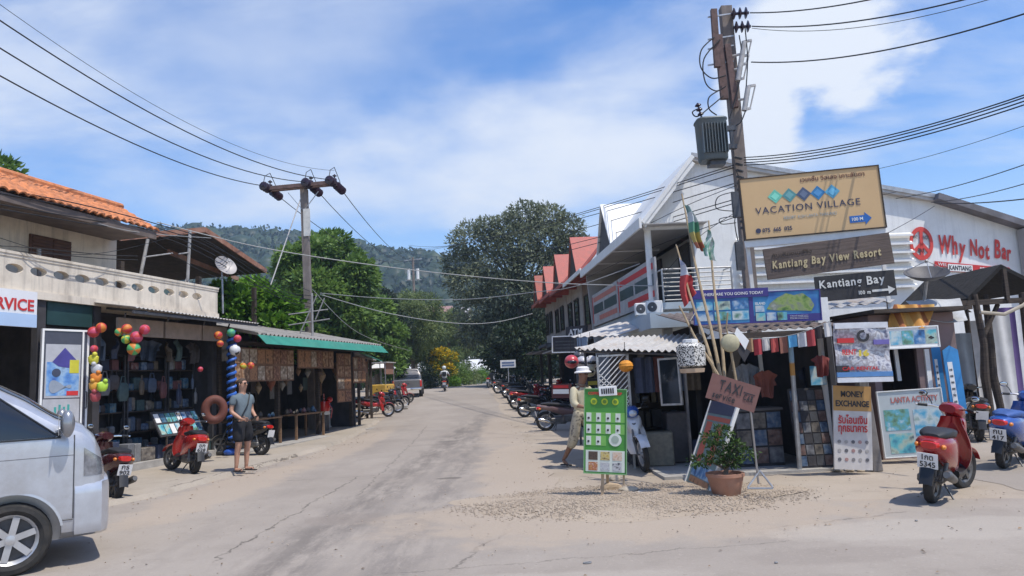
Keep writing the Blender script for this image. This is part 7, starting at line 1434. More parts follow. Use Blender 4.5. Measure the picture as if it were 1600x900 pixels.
sd2 = dish('mesh_satellite_dish', 'dark mesh satellite dish tilted upwards over the grey tarpaulin', Md, .37, paint('dark_dish_mesh', (.10, .095, .095), .6, .3, .2, 30), P_metal, .2); f = MB(); li = Md.inverted(); f.tube([(0, 0, -.02), li @ (q+Vector((0, .15, -.35))), li @ (q+Vector((0, .15, -1.3)))], .028, 8); f.build('mount', P_metal, sd2)
# dark timber gateway at the far right
ga = W(1478, 470, 14.5); GT = frame((ga.x, 14.5), (1, .05)); GW = thing('timber_gateway', 'dark thatched timber gateway with crooked posts in front of the bar wall', 'gateway', M_=GT)
P_thatch = paint('dark_thatch', (.015, .013, .012), .95, 0, .5, 10, .8)
f = MB(); zt_ = W(1550, 416, 14.5).z; ze_ = W(1478, 472, 14.5).z; xa_ = W(1550, 416, 14.5).x-ga.x
f.slab((xa_, -.3, zt_), (.22, -.3, ze_+.03), (.22, 2.2, ze_+.03), (xa_, 2.2, zt_), -.07); f.slab((xa_+.004, -.3, zt_), (xa_+.85, -.3, ze_+.18), (xa_+.85, 2.2, ze_+.18), (xa_+.004, 2.2, zt_), .07); f.build('roof', P_thatch, GW)
f = MB(); f.prism([(.1, 2.0, ze_-.1), (xa_+.9, 2.0, ze_-.1), (xa_, 2.0, zt_-.1)], (0, .05, 0)); f.build('gable_board', P_dkwood, GW)
g = random.Random(9)
for x, y in ((.42, -.3), (.80, .0), (1.32, -.3), (1.75, -.2), (.3, 1.9), (1.7, 1.9)): f = MB(); f.tube([(x+g.uniform(-.04, .04), y, z_) for z_ in (-.1, .6, 1.2, 1.8, ze_+.1)], [.075, .07, .08, .065, .06], 9); f.build('post', P_dkwood, GW, True)
f = MB(); f.beam((.0, -.3, ze_-.06), (xa_+.95, -.3, ze_-.05), .08, .1); f.beam((xa_, -.35, ze_-.05), (xa_, -.35, zt_-.1), .07, .07); f.beam((.42, -.3, 1.9), (.9, -.2, ze_-.1), .06, .06); f.build('beam', P_dkwood, GW); f = MB(); f.tube([(.35, -.45, 2.42), (.8, -.47, 2.36), (1.2, -.48, 2.52), (1.5, -.48, 2.72)], .035, 8); f.build('curved_branch', paint('pale_branch', (.40, .35, .27), .8), GW, True)
for k, (u0_, u1_, v0_, v1_, Y_, c) in enumerate(((1534, 1546, 500, 640, 15.6, (.60, .58, .56)), (1547, 1553, 560, 640, 15.7, (.16, .05, .12)), (1566, 1576, 490, 640, 15.8, (.58, .57, .56)), (1578, 1584, 480, 640, 15.9, (.10, .06, .18)), (1585, 1600, 480, 640, 16.0, (.55, .55, .56)), (1505, 1516, 520, 640, 15.4, (.30, .32, .33)))):
    a = W(u0_, v1_, Y_); b = W(u1_, v0_, Y_); f = MB(); wd_ = b.x-a.x; f.grid(lambda s_, q_: (wd_*s_, .03*math.sin(s_*8+q_*2), .2+(b.z-.2)*q_), 8, 6, .004, (0, 1, 0)); o = f.build('hanging_cloth', paint('gate_cloth_%d' % k, c, .85, 0, .1, 5), None, True); o.location = (a.x, Y_, 0); tag(o, ('white cloth strip, leftmost bright one behind the timber gateway', 'narrow plum cloth strip low behind the timber gateway', 'white cloth strip hanging between two gateway posts', 'narrow purple cloth strip near the right end of the gateway', 'white cloth strip at the far right end of the gateway', 'grey cloth strip beside the right blue price panel')[k], 'cloth')
# green menu sign
p = G(947, 742); t, w, h = board_thing('menu_sign', 'bright green menu sign with rows of white picture cards standing on stones', 'sign', (913, 738), (978, 741), (911, 608), 9.85, 9.75, paint('leaf_green_print', (.055, .25, .035), .5, 0, .12, 2), .03, paint('pale_green_edge', (.18, .34, .16), .6), .012)
P_limes = paint('lime_print', (.42, .50, .02), .5); P_card = paint('card_white', (.58, .62, .55), .5, 0, .05, 6); lettering('COFFEE', t, P_redtxt, w*.08, h*.935, w*.28, h*.035, -.006, bold=.03); lettering('SHOP', t, P_redtxt, w*.68, h*.935, w*.22, h*.035, -.006, bold=.03)
def disc(t, x, z, r, mat, y=-.005, name='round_picture'): f = MB(); f.T = Matrix.Translation((x, y, z)) @ Matrix.Rotation(R(90), 4, 'X'); f.lathe([(1e-4, -.002), (r, -.002), (r, .003), (1e-4, .003)], 20); return f.build(name, mat, t)
for k in range(3): disc(t, w*(.22+.26*k), h*.855, w*.08, P_limes); disc(t, w*(.22+.26*k), h*.855, w*.045, paint('lime_dark', (.12, .22, .02), .5), -.009)
P_lightgreen = paint('light_green_print', (.16, .40, .08), .5)
for r_ in range(3):
    patch(t, P_lightgreen, w*.03, w*.97 if r_ < 2 else w*.52, h*(.605-.14*r_), h*(.725-.14*r_), -.003, 'price_band')
    for k in range(4 if r_ < 2 else 2): x_ = w*(.04+.235*k); patch(t, P_card, x_, x_+w*.12, h*(.612-.14*r_), h*(.718-.14*r_), -.006, 'card'); disc(t, x_+w*.055, h*(.655-.14*r_), w*.028, P_ink, -.008, 'pot_picture')
disc(t, w*.74, h*.40, w*.155, P_card); disc(t, w*.74, h*.405, w*.09, paint('logo_grey', (.3, .36, .3), .6), -.009, 'logo'); f = patch(t, P_card, w*.03, w*.97, h*.015, h*.27, -.005, 'photo_panel')
fd = [pal('food_photo_%d' % i, c, 30, .5, 'noise', off=i*4) for i, c in enumerate([[(.02, .015, .01), (.10, .06, .04), (.02, .02, .02)], [(.45, .30, .03), (.55, .45, .20), (.10, .05, .02)], [(.55, .30, .18), (.60, .50, .40), (.30, .12, .05)], [(.50, .30, .12), (.35, .10, .04), (.6, .5, .4)], [(.3, .32, .35), (.5, .5, .5), (.2, .2, .22)], [(.03, .03, .05), (.5, .5, .5), (.1, .1, .1)]])]
for k in range(6): x_ = w*(.10+.29*(k % 3)); z_ = h*(.155-.125*(k//3)); patch(t, fd[k], x_, x_+w*.22, z_, z_+h*.10, -.009)
f = MB(); f.T = Matrix.Translation((w*.56, -.03, h*.985)) @ Matrix.Rotation(R(-5), 4, 'Y'); f.box((0, 0, 0), (.235, .012, .125), None, .005); tg_ = f.build('hook_tag', P_whitetrim, t)
f = MB(); f.T = Matrix.Translation((w*.56, -.038, h*.985)) @ Matrix.Rotation(R(-5), 4, 'Y')
for k in range(6): f.bb(-.085+k*.029, -.066+k*.029, -.002, .002, -.035, .035)
f.build('black_bars', P_ink, tg_); f = MB(); f.bb(w*.92, w*.97, .034, .07, -.15, h*.9); f.bb(w*.40, w*.47, .034, .07, -.3, h*.9); f.beam((w*.5, .06, h*.8), (w*.5, .55, -.2), .04, .04); f.build('wooden_stand', P_ltwood, t)
P_rock = paint('pale_rock', (.42, .36, .28), .95, 0, .25, 8, .5, .3, (.25, .2, .15))
def rock(label, u, v, r, seed, sc_=(1, .8, .6), mat=None):
    p = G(u, v); g = random.Random(seed); bm = bmesh.new(); bmesh.ops.create_icosphere(bm, subdivisions=3, radius=r)
    pl_ = [(Vector((g.gauss(0, 1), g.gauss(0, 1), g.gauss(0, 1))).normalized(), g.uniform(.55, .9)*r) for _ in range(9)]
    for q in bm.verts:
        for nn_, dd in pl_:
            e = q.co.dot(nn_)-dd
            if e > 0: q.co -= nn_*e*.85
        q.co += q.co.normalized()*g.uniform(-.02, .02)*r; q.co = Vector((q.co.x*sc_[0], q.co.y*sc_[1], q.co.z*sc_[2]))
    me = bpy.data.meshes.new('stone'); bm.to_mesh(me); bm.free(); me.materials.append(mat or P_rock); o = bpy.data.objects.new('stone', me); C.objects.link(o); o.location = (p.x, p.y+.05, r*sc_[2]*.6); tag(o, label, 'stone', 'stones under the menu sign'); return o
rock('blocky pale stone under the middle of the green menu sign', 956, 769, .13, 1, (1.15, .8, .62), P_ltwood); rock('grey broken stone right of the green menu sign foot', 984, 772, .12, 2, (1.3, .7, .5)); rock('small pale stone behind the blocky one under the green menu sign', 962, 752, .09, 3); rock('flat stone lying at the right end of the menu sign stones', 1000, 774, .08, 4, (1.4, .8, .45), P_concrete)
# ================================================================== SHOP GOODS AND SMALL THINGS
g = random.Random(21)
def single(name, mb, mat, loc, rz, label, cat, group=None, smooth=False, M_=None):
    o = mb.build(name, mat, None, smooth)
    if M_ is not None: o.matrix_world = M_
    else: o.location = loc; o.rotation_euler = (0, 0, rz)
    return tag(o, label, cat, group)
def copy_to(o, M_):
    c = o.copy(); C.objects.link(c); c.matrix_world = M_; return c
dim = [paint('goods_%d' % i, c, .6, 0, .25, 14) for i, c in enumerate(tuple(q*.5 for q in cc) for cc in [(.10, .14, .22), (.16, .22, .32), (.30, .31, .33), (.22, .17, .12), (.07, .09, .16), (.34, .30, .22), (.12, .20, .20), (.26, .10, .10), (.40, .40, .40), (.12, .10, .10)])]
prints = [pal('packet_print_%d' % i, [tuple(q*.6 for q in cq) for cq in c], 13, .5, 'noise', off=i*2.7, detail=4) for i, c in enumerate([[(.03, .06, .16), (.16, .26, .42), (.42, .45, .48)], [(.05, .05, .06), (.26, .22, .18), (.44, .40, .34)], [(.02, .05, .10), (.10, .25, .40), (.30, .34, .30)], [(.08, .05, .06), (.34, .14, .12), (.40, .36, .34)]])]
# racks of the beach goods shop
for (xa, xb, lab) in ((2.3, 3.5, 'dim goods rack next to the poster cabinet in the beach shop'), (3.6, 4.85, 'dim goods rack in the middle of the beach shop'), (4.95, 5.9, 'dim goods rack behind the black scooter in the beach shop')):
    t = thing('goods_rack', lab, 'rack', M_=TH @ Matrix.Translation((xa, .5, .22))); wd_ = xb-xa
    f = MB()
    for x in (0, wd_): f.bb(x-.02, x+.02, 0, .04, 0, 2.3); f.bb(x-.02, x+.02, .40, .44, 0, 2.3)
    f.bb(-.02, wd_+.02, 0, .44, 2.301, 2.32); f.build('frame', P_dkmetal, t)
    for k in range(5): f = MB(); f.bb(-.02, wd_+.02, .045, .42, .12+.46*k, .145+.46*k); f.build('shelf', P_dkwood, t)
    for k in range(5):
        x = .06
        while x < wd_-.16:
            w_ = g.uniform(.10, .24); h_ = g.uniform(.14, .34); f = MB(); f.box((0, 0, h_/2), (w_, .16, h_), None, g.choice((.004, .02, .03)))
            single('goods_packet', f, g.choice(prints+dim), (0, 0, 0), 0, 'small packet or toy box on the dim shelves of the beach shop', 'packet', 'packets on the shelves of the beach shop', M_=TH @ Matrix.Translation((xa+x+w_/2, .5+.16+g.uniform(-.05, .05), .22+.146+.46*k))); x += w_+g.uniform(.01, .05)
def shirt_mesh():
    """a limp shirt on a hanger: sloping shoulders, drooping sleeves, folds running down"""
    f = MB(); ph = g.uniform(0, 6)
    def P(a, b):
        x = (a-.5)*2; top = .56-.13*abs(x)**1.3-.05*max(0, 1-abs(x)*4); hw_ = .30-.09*min(1, b*2.2)+.03*b; bot = .02*math.sin(a*7+ph)+(.24 if abs(x) > .72 else 0)
        return (x*hw_*(1.0 if abs(x) < .72 else 1.06), .035*math.sin(a*17+ph+b*2)*(.3+.7*b)+.02*math.sin(b*5+ph), top+(bot-top)*b)
    f.grid(P, 30, 14, .006, (0, -1, 0)); return f
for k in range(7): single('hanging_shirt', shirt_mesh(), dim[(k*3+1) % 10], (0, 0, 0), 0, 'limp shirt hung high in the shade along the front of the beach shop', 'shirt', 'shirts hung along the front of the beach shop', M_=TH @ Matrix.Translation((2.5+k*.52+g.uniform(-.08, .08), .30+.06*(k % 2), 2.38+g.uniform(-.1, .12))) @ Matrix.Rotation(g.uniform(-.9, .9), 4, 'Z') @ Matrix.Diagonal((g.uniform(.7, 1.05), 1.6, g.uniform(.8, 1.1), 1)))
for k in range(9):
    f = MB(); f.loft([(-.20, 0, 0, .12, .03, 3), (-.1, 0, 0, .16, .05, 3), (.1, 0, 0, .15, .05, 3), (.16, 0, 0, .10, .02, 3)], 14, 'z'); f.tube([(-.09, 0, .15), (-.05, 0, .28), (.05, 0, .28), (.09, 0, .15)], .012, 6); single('beach_bag', f, dim[(k*7+2) % 10], (0, 0, 0), 0, 'beach bag hanging by its handle in the shaded beach shop', 'bag', 'bags hanging in the beach shop', True, TH @ Matrix.Translation((2.5+k*.40+g.uniform(-.1, .1), .18+g.uniform(-.05, .2), 1.55+g.uniform(-.1, .4))) @ Matrix.Rotation(g.uniform(-.8, .8), 4, 'Z') @ Matrix.Scale(g.uniform(.7, 1.1), 4))
dimpr = [pal('dim_print_%d' % i, [tuple(q*.42 for q in c) for c in cs], 11, .5, 'noise', off=i*1.9, detail=4) for i, cs in enumerate([[(.03, .06, .16), (.16, .26, .42), (.42, .45, .48)], [(.05, .05, .06), (.26, .22, .18), (.44, .40, .34)], [(.1, .1, .12), (.3, .3, .32), (.5, .5, .5)], [(.08, .05, .06), (.34, .20, .16), (.40, .36, .34)]])]  # darkened copies of the packet prints, with the stall's shade in their colour
# beach balls and hanging toys
def beach_ball(label, u, v, Y, r, c1, c2, group):
    r *= .88; p = W(u, v, Y); f = MB(); n = 18; vs_ = []; f.lathe([(max(1e-4, r*math.sin(math.pi*i/10)), -r*math.cos(math.pi*i/10)) for i in range(11)], n); f.mi = [((i % n)//3) % 2 for i in range(len(f.f))]; 
    f.mi = f.mi[:len(f.f)]; o = f.build('beach_ball', [paint('ball_%d_%d_%d' % tuple(int(q*99) for q in c1), tuple(q*.8 for q in c1), .55, 0, .06, 4), paint('ball_%d_%d_%d' % tuple(int(q*99) for q in c2), tuple(q*.8 for q in c2), .55, 0, .06, 4)], None, True); o.location = p; o.rotation_euler = (g.uniform(0, 3), g.uniform(0, 3), 0); tag(o, label, 'beach ball', group); return p
RD_, GN_, OR_, YL_, PK_ = (.62, .05, .05), (.10, .45, .15), (.70, .22, .03), (.60, .55, .05), (.62, .08, .16)
gb = 'beach balls hanging at the beach shop'
for (u, v, r, a, b, lab) in ((198, 514, .11, RD_, OR_, 'red beach ball at the upper left of the hanging cluster'), (226, 515, .11, RD_, PK_, 'red beach ball at the upper right of the hanging cluster'), (213, 527, .13, RD_, PK_, 'large red beach ball in the middle of the hanging cluster'), (186, 519, .09, GN_, OR_, 'green and orange ball at the left side of the hanging cluster'), (209, 545, .14, GN_, OR_, 'green and orange striped ball at the bottom of the hanging cluster'), (197, 530, .10, GN_, YL_, 'green and yellow ball squeezed in the middle of the hanging cluster'), (158, 512, .11, RD_, OR_, 'orange red ball hanging beside the poster cabinet'), (146, 519, .12, RD_, PK_, 'dark red ball hanging at the door of the poster cabinet'), (147, 545, .08, PK_, RD_, 'small red ball hanging lower beside the poster cabinet')): beach_ball(lab, u, v, 14.0, r, a, b, gb)
for (u, v, r, a, b, lab) in ((341, 524, .11, RD_, OR_, 'red ball hanging above the blue spiral column'), (344, 537, .09, OR_, RD_, 'orange red ball just under the red one above the blue spiral column'), (361, 520, .11, GN_, (.08, .35, .25), 'green ball hanging above the blue spiral column'), (371, 529, .10, PK_, RD_, 'pink ball hanging right of the blue spiral column'), (313, 577, .07, PK_, RD_, 'small pink ball on the dim goods wall'), (392, 571, .09, OR_, RD_, 'orange red ball in front of the craft pictures'), (380, 572, .09, OR_, YL_, 'orange ball in front of the craft pictures')): beach_ball(lab, u, v, 17.2, r, a, b, gb)
p = W(367, 547, 17.0); o = MB(); o.ball((0, 0, 0), .125, 20, 12); o = o.build('football', pal('football_panels', [(.60, .60, .58), (.62, .62, .60), (.02, .02, .02), (.60, .60, .60)], 9, .4, 'voronoi'), None, True); o.location = p; tag(o, 'black and white football hanging beside the blue spiral column', 'football')
for k, (u, v, c, lab) in enumerate(((146, 562, YL_, 'yellow toy, topmost of the bright strand beside the poster cabinet'), (151, 577, (.5, .5, .52), 'pale toy in the bright strand beside the poster cabinet'), (150, 590, OR_, 'orange toy in the bright strand beside the poster cabinet'), (148, 603, (.65, .32, .04), 'amber toy low in the bright strand beside the poster cabinet'), (160, 604, (.40, .60, .05), 'lime green toy sticking out of the bright strand'), (149, 620, (.35, .06, .07), 'dark red toy at the bottom of the bright strand'))):
    p = W(u, v, 13.8); f = MB(); f.loft([(-.09, 0, 0, .05, .03, 2.5), (-.04, 0, 0, .09, .05, 2.5), (.05, 0, 0, .10, .05, 2.5), (.09, 0, 0, .05, .03, 2.5)], 12, 'z'); f.ball((.04*(-1)**k, -.03, .10), .045, 10, 6); single('hanging_toy', f, paint('toy_%d' % k, c, .45, 0, .15, 12), p, .2*k, lab, 'toy', 'bright toys on a strand', True)
# poster cabinet
t, w, h = board_thing('poster_cabinet', 'white framed glass cabinet with a blue fish poster beside the van', 'cabinet', (62, 695), (131, 690), (62, 516), 13.3, 13.9, paint('cabinet_dark_glass', (.06, .06, .08), .2), .05, P_whitetrim, .035)
patch(t, paint('muted_white', (.42, .42, .44), .6), w*.05, w*.86, h*.40, h*.88, -.004, 'poster'); P_pb = pal('poster_blue', [(.04, .08, .30), (.10, .25, .55), (.30, .45, .62), (.04, .06, .16)], 4, .5, 'noise', detail=5); patch(t, P_pb, w*.08, w*.83, h*.42, h*.72, -.007, 'sea_picture')
f = MB(); f.prism([(w*.20, -.010, h*.72), (w*.48, -.010, h*.85), (w*.78, -.010, h*.73), (w*.72, -.010, h*.66), (w*.35, -.010, h*.68)], (0, .003, 0)); f.build('blue_peak', paint('poster_indigo', (.06, .05, .24), .5), t); patch(t, paint('poster_yellow', (.55, .50, .04), .5), w*.60, w*.82, h*.62, h*.74, -.011, 'yellow_patch')
f = MB(); f.prism([(w*.14+w*.26*(1-math.cos(a_))*1.0, -.012, h*.50+h*.045*math.sin(2*a_)*.8+h*.03*math.sin(a_)) for a_ in np.linspace(0, 2*math.pi, 24)[:-1]], (0, .003, 0)); f.build('fish_picture', paint('fish_grey', (.26, .30, .36), .5), t)
disc(t, w*.30, h*.625, w*.10, paint('fish_dark', (.05, .06, .10), .5), -.012); patch(t, P_redtxt, w*.55, w*.82, h*.42, h*.46, -.010, 'red_patch')
patch(t, paint('muted_white'), w*.02, w*.86, h*.16, h*.39, -.004, 'lower_poster'); f = MB(); f.prism([(w*.28, -.008, h*.20), (w*.62, -.008, h*.20), (w*.66, -.008, h*.26), (w*.24, -.008, h*.26)], (0, .003, 0)); [f.bb(w*(.28+.1*k), w*(.33+.1*k), -.008, -.005, h*.262, h*(.32+.02*(k % 2))) for k in range(4)]; f.build('teal_hand', paint('teal_print', (.05, .32, .28), .5), t)
f = MB(); f.bb(w*.88, w*.92, -.02, .0, 0, h); f.build('door_stile', P_whitetrim, t); f = MB(); f.tube([(w*1.0, -.03, h*.30), (w*.99, -.07, h*.31), (w*.99, -.07, h*.44), (w*1.0, -.03, h*.45)], .012, 6); f.build('handle', P_dkmetal, t)
# blue spiral column
qb = lhit(TH, 362, 678, 1, -.62); pb = TH @ Vector((qb.x, -.62, .075)); ptop = W(352, 516, pb.y); t = thing('spiral_column', 'tall column wrapped in a blue and black spiral in front of the beach shop', 'column', (pb.x, pb.y, pb.z)); hh = ptop.z-pb.z; f = MB(); f.tube([(0, 0, 0), (0, 0, hh)], .085, 14); f.build('core', paint('column_black', (.015, .016, .03), .6), t, True)
f = MB(); n = 17; f.tube([(.092*math.cos(2*math.pi*q/14), .092*math.sin(2*math.pi*q/14), .12+(hh-.15)*q/(14*n)) for q in range(14*n+1)], .036, 6); f.build('spiral_band', paint('column_blue', (.035, .13, .48), .45, 0, .12, 6), t, True); f = MB(); f.ball((0.02, -.06, .08), .16, 14, 8, (1.2, 1, .6)); f.build('blue_bundle', paint('blue_plastic', (.03, .10, .42), .4, 0, .25, 9), t, True)
# swim ring, postcard stand
p = W(335, 640, 16.7); f = MB(); f.tube([(.19*math.cos(a_), 0, .23*math.sin(a_)) for a_ in np.linspace(0, 2*math.pi, 33)[:-1]], .095, 12, closed=True); single('swim_ring', f, paint('shade_darkened_orange_vinyl', (.13, .04, .025), .7, 0, .15, 6), p, .5, 'shade-darkened orange swim ring standing behind the black scooter', 'swim ring', None, True)  # orange darkened: the shade of the shop front is put into the ring's colour
qa_ = lhit(TH, 285, 655, 1, -.25); t = thing('postcard_stand', 'tilted stand of blue and white printed cards between the red and black scooters', 'display stand', M_=TH @ Matrix.Translation((qa_.x-.75, -.28, .70)) @ Matrix.Rotation(R(-28), 4, 'X')); MB().bb(0, 1.55, 0, .03, 0, .62).build('board', P_dkwall, t)
for i in range(8):
    for j in range(2): patch(t, (prints[0], photo_blue[i % 4], P_whitetrim, prints[2])[(i+j*2) % 4] if (i+j) % 3 else photo_blue[(i+1) % 4], .05+i*.185, .05+i*.185+.155, .05+.29*j, .29+.27*j, -.008, 'card')
f = MB(); f.beam((.2, .02, 0), (.2, .30, -.55), .03, .03); f.beam((1.35, .02, 0), (1.35, .30, -.55), .03, .03); f.build('trestle', P_dkwood, t)
# craft tables of the second shop
for (xa, xb, lab) in ((.3, 2.4, 'trinket table in the shade behind the standing man'), (3.2, 5.0, 'trinket table in the middle bay of the green-fascia shop')):
    t = thing('trinket_table', lab, 'table', M_=TS @ Matrix.Translation((xa, -.45, .12))); wd_ = xb-xa; MB().bb(0, wd_, 0, .7, .70, .74).build('tabletop', P_wood, t)
    for x in (.05, wd_-.05):
        for y_ in (.05, .65): MB().bb(x-.03, x+.03, y_-.03, y_+.03, 0, .699).build('leg', P_wood, t)
    for k in range(11):
        r = g.uniform(.04, .09); f = MB(); f.lathe([(r*.6, 0), (r, r*.7), (r*.8, r*1.5), (r*.4, r*1.9), (r*.5, r*2.2)], 12); single('trinket', f, g.choice(dim+prints), (0, 0, 0), 0, 'small souvenir pot on the shaded craft tables', 'souvenir', 'souvenirs on the craft tables', True, TS @ Matrix.Translation((xa+.1+(wd_-.2)*k/10.5, -.30+g.uniform(0, .4), .862)))
bt_ = [paint('craft_brown_%d' % i, c, .8, 0, .3, 12, .2) for i, c in enumerate([(.16, .09, .05), (.24, .17, .10), (.09, .06, .045), (.20, .19, .17), (.22, .08, .05)])]
for k in range(16):
    r = g.uniform(.07, .15); f = MB(); f.lathe([(.005, r*2.6), (r*.35, r*2.2), (r, r*.9), (r*.8, .02), (r*.4, -r*.4), (.005, -r*1.2)], 10); single('hanging_craft', f, g.choice(bt_), (0, 0, 0), 0, 'small brown craft ornament hanging under the beam of the green-fascia shop', 'ornament', 'ornaments hanging in the green-fascia shop', True, TS @ Matrix.Translation((.4+k*.47+g.uniform(-.15, .15), -.2+g.uniform(-.15, .2), 1.55+g.uniform(-.15, .55))))
for k in range(12):
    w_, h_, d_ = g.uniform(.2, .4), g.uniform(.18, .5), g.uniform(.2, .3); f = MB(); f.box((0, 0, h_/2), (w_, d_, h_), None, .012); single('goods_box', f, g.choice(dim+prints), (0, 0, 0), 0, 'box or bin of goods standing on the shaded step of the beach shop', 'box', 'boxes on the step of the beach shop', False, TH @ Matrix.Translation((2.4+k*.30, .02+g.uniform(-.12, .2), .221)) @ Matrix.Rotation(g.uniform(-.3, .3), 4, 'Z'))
for k in range(7): f = MB(); f.box((0, 0, .3), (.28, .02, .42), None, .004); single('hanging_towel', f, (dim+bt_)[(k*4+1) % 15], (0, 0, 0), 0, 'folded towel hanging low in the dark bays of the green-fascia shop', 'towel', 'towels hanging in the green-fascia shop', False, TS @ Matrix.Translation((.5+k*1.02, .55, 1.25+.1*(k % 3))))
# fuel drum, white table
p = G(507, 677); t = thing('fuel_drum_pump', 'red hand fuel pump on a dark drum in front of the craft shop', 'fuel pump', (p.x, p.y, .075)); f = MB(); f.tube([(0, 0, 0), (0, 0, .08)], .17, 14); f.build('foot', paint('rust_base', (.18, .07, .04), .8), t, True); f = MB(); f.lathe([(.15, .08), (.155, .3), (.15, .62)], 18); f.build('drum', P_dkmetal, t, True); f = MB(); f.lathe([(.19, .62), (.20, .68), (.18, .74)], 18); f.build('white_collar', P_whitetrim, t, True); f = MB(); f.lathe([(.19, .74), (.21, .9), (.19, 1.06), (.1, 1.1)], 18); f.build('pump_head', P_redlens, t, True); f = MB(); f.ball((.20, -.02, 1.12), .10, 12, 8); f.tube([(0, 0, 1.1), (0, 0, 1.32)], .02, 6); f.tube([(.15, -.05, 1.05), (.3, -.1, .8), (.25, -.1, .5)], .015, 6); f.build('hose', P_redlens, t, True)
p = G(535, 668); t = thing('white_table', 'white wooden trestle table standing beside the red fuel pump', 'table', (p.x-.4, p.y, .06), R(70)); MB().bb(-.55, .55, -.3, .3, .74, .79).build('tabletop', P_whitetrim, t)
for x in (-.5, .5):
    for y_ in (-.25, .25): MB().bb(x-.03, x+.03, y_-.03, y_+.03, 0, .739).build('leg', P_whitetrim, t)
for y_ in (-.25, .25): MB().bb(-.465, .465, y_-.02, y_+.02, .12, .17).build('stretcher', P_whitetrim, t)
# yellow food cart, white parasol
p = G(596, 634); t = thing('food_cart', 'yellow food cart with a brown panel above it near the parked pickup', 'food cart', (p.x, p.y+.6, gz(0, p.y)), R(82)); MB().box((0, 0, .75), (1.5, .8, .7), None, .04).build('cart_body', paint('cart_yellow', (.58, .36, .06), .5, 0, .12, 4, 0, .3), t); f = MB(); f.bb(-.75, .75, -.36, -.33, 1.62, 2.2); f.build('brown_panel', paint('cart_brown', (.26, .13, .08), .7), t); MB().bb(-.8, .8, -.5, .5, 2.21, 2.26).build('canopy', P_tin, t)
for x in (-.72, .72):
    for y_ in (-.38, .38): MB().bb(x-.02, x+.02, y_-.02, y_+.02, 1.101, 2.209).build('post', P_metal, t)
for x in (-.5, .5):
    for y_ in (-.43, .43): wheel(t, x, y_, .21, .21, .06, 6, P_engine)
p = G(622, 627); t = thing('parasol', 'white market parasol in front of the farthest stall beside the pickup', 'parasol', (p.x-.9, p.y, gz(0, p.y))); f = MB(); f.tube([(0, 0, 0), (0, 0, 2.2)], .025, 8); f.build('pole', P_metal, t); f = MB(); f.lathe([(.8, 1.9), (.5, 2.08), (.02, 2.26), (.02, 2.24), (.5, 2.05), (.79, 1.88)], 8, Matrix(), True); f.build('canopy', P_whitetrim, t)
# ---------------- right row: balcony signboards and small signs
P_dkblue = paint('signboard_dark_strip', (.05, .075, .09), .3, 0, .2, 3)
for (xa, xb, lab, md_) in ((.15, -4.1, 'long white signboard with red bands hung along the white balcony front', P_redtxt), (-4.2, -8.4, 'second white signboard with faded red bands farther along the balcony', paint('faded_red_band', (.48, .16, .12), .6, 0, .15, 4))):
    ln = xa-xb
    t = thing('balcony_signboard', lab, 'sign', M_=TW @ Matrix.Translation((xb, -.14, 3.32)))
    MB().bb(0, ln, 0, .05, 0, 1.12).build('board', paint('shade_grey_signboard', (.42, .41, .40), .6, 0, .1, 3, 0, .4), t); patch(t, md_, ln*.06, ln*.96, .84, 1.0, -.006, 'red_band'); patch(t, md_, ln*.28, ln*.96, .14, .30, -.006, 'red_band'); patch(t, P_dkblue, ln*.05, ln*.45, .42, .72, -.006, 'dark_band'); patch(t, P_dkblue, ln*.50, ln*.96, .42, .72, -.006, 'dark_band'); patch(t, P_redtxt, ln*.005, ln*.03, .1, 1.05, -.006, 'red_edge')  # white boards painted grey, so the shade on this side is in their colour
t, w, h = board_thing('atm_sign', 'dark hanging sign with white ATM letters in the shaded shop row', 'sign', (884, 530), (915, 528), (884, 511), 22.5, 21.5, P_dkwall, .08); lettering('ATM', t, P_whitetrim, w*.15, h*.28, w*.7, h*.5, -.01, bold=.03)
t, w, h = board_thing('framed_sign', 'dark sign in a thin white frame jutting out over the right shop row', 'sign', (864, 550), (905, 549), (864, 527), 21, 20.5, P_dkwall, .04, P_whitetrim, .03)
for k in range(3): patch(t, P_dkmetal, w*.1, w*.85, h*(.2+.22*k), h*(.3+.22*k), -.006, 'faded_line')
t, w, h = board_thing('roadside_sign', 'small white sign with blue lines on a post at the far right roadside', 'sign', (782, 575), (806, 574), (782, 563), 42, 42, P_whitetrim, .05); 
for k in range(2): patch(t, paint('sign_line_blue', (.12, .17, .30), .6), w*.1, w*.9, h*(.2+.34*k), h*(.42+.34*k), -.008, 'blue_line')
f = MB(); f.bb(w*.47, w*.53, .055, .11, -1.6, h); f.build('post', P_metal, t)
t, w, h = board_thing('shop_poster', 'pale blue shop panel low in the shade under the ATM sign', 'sign', (899, 545), (917, 544), (899, 528), 20, 19.6, paint('shade_blue_panel', (.20, .26, .34), .6, 0, .15, 4), .04)
t, w, h = board_thing('menu_board', 'dark menu board with white letters among the parked motorbikes', 'sign', (862, 622), (892, 622), (862, 600), 19, 18.7, paint('maroon_board', (.10, .03, .03), .6), .04); patch(t, P_whitetrim, w*.08, w*.9, h*.30, h*.62, -.006, 'white_band'); patch(t, P_redtxt, w*.1, w*.88, h*.7, h*.9, -.006, 'red_band')
t, w, h = board_thing('box_display', 'yellow and black box display behind the hat of the walking person', 'box', (918, 602), (934, 601), (918, 592), 15, 15, paint('yellow_label', (.42, .36, .04), .5), .25); patch(t, P_ink, 0, w, h*.6, h, -.006, 'black_band')
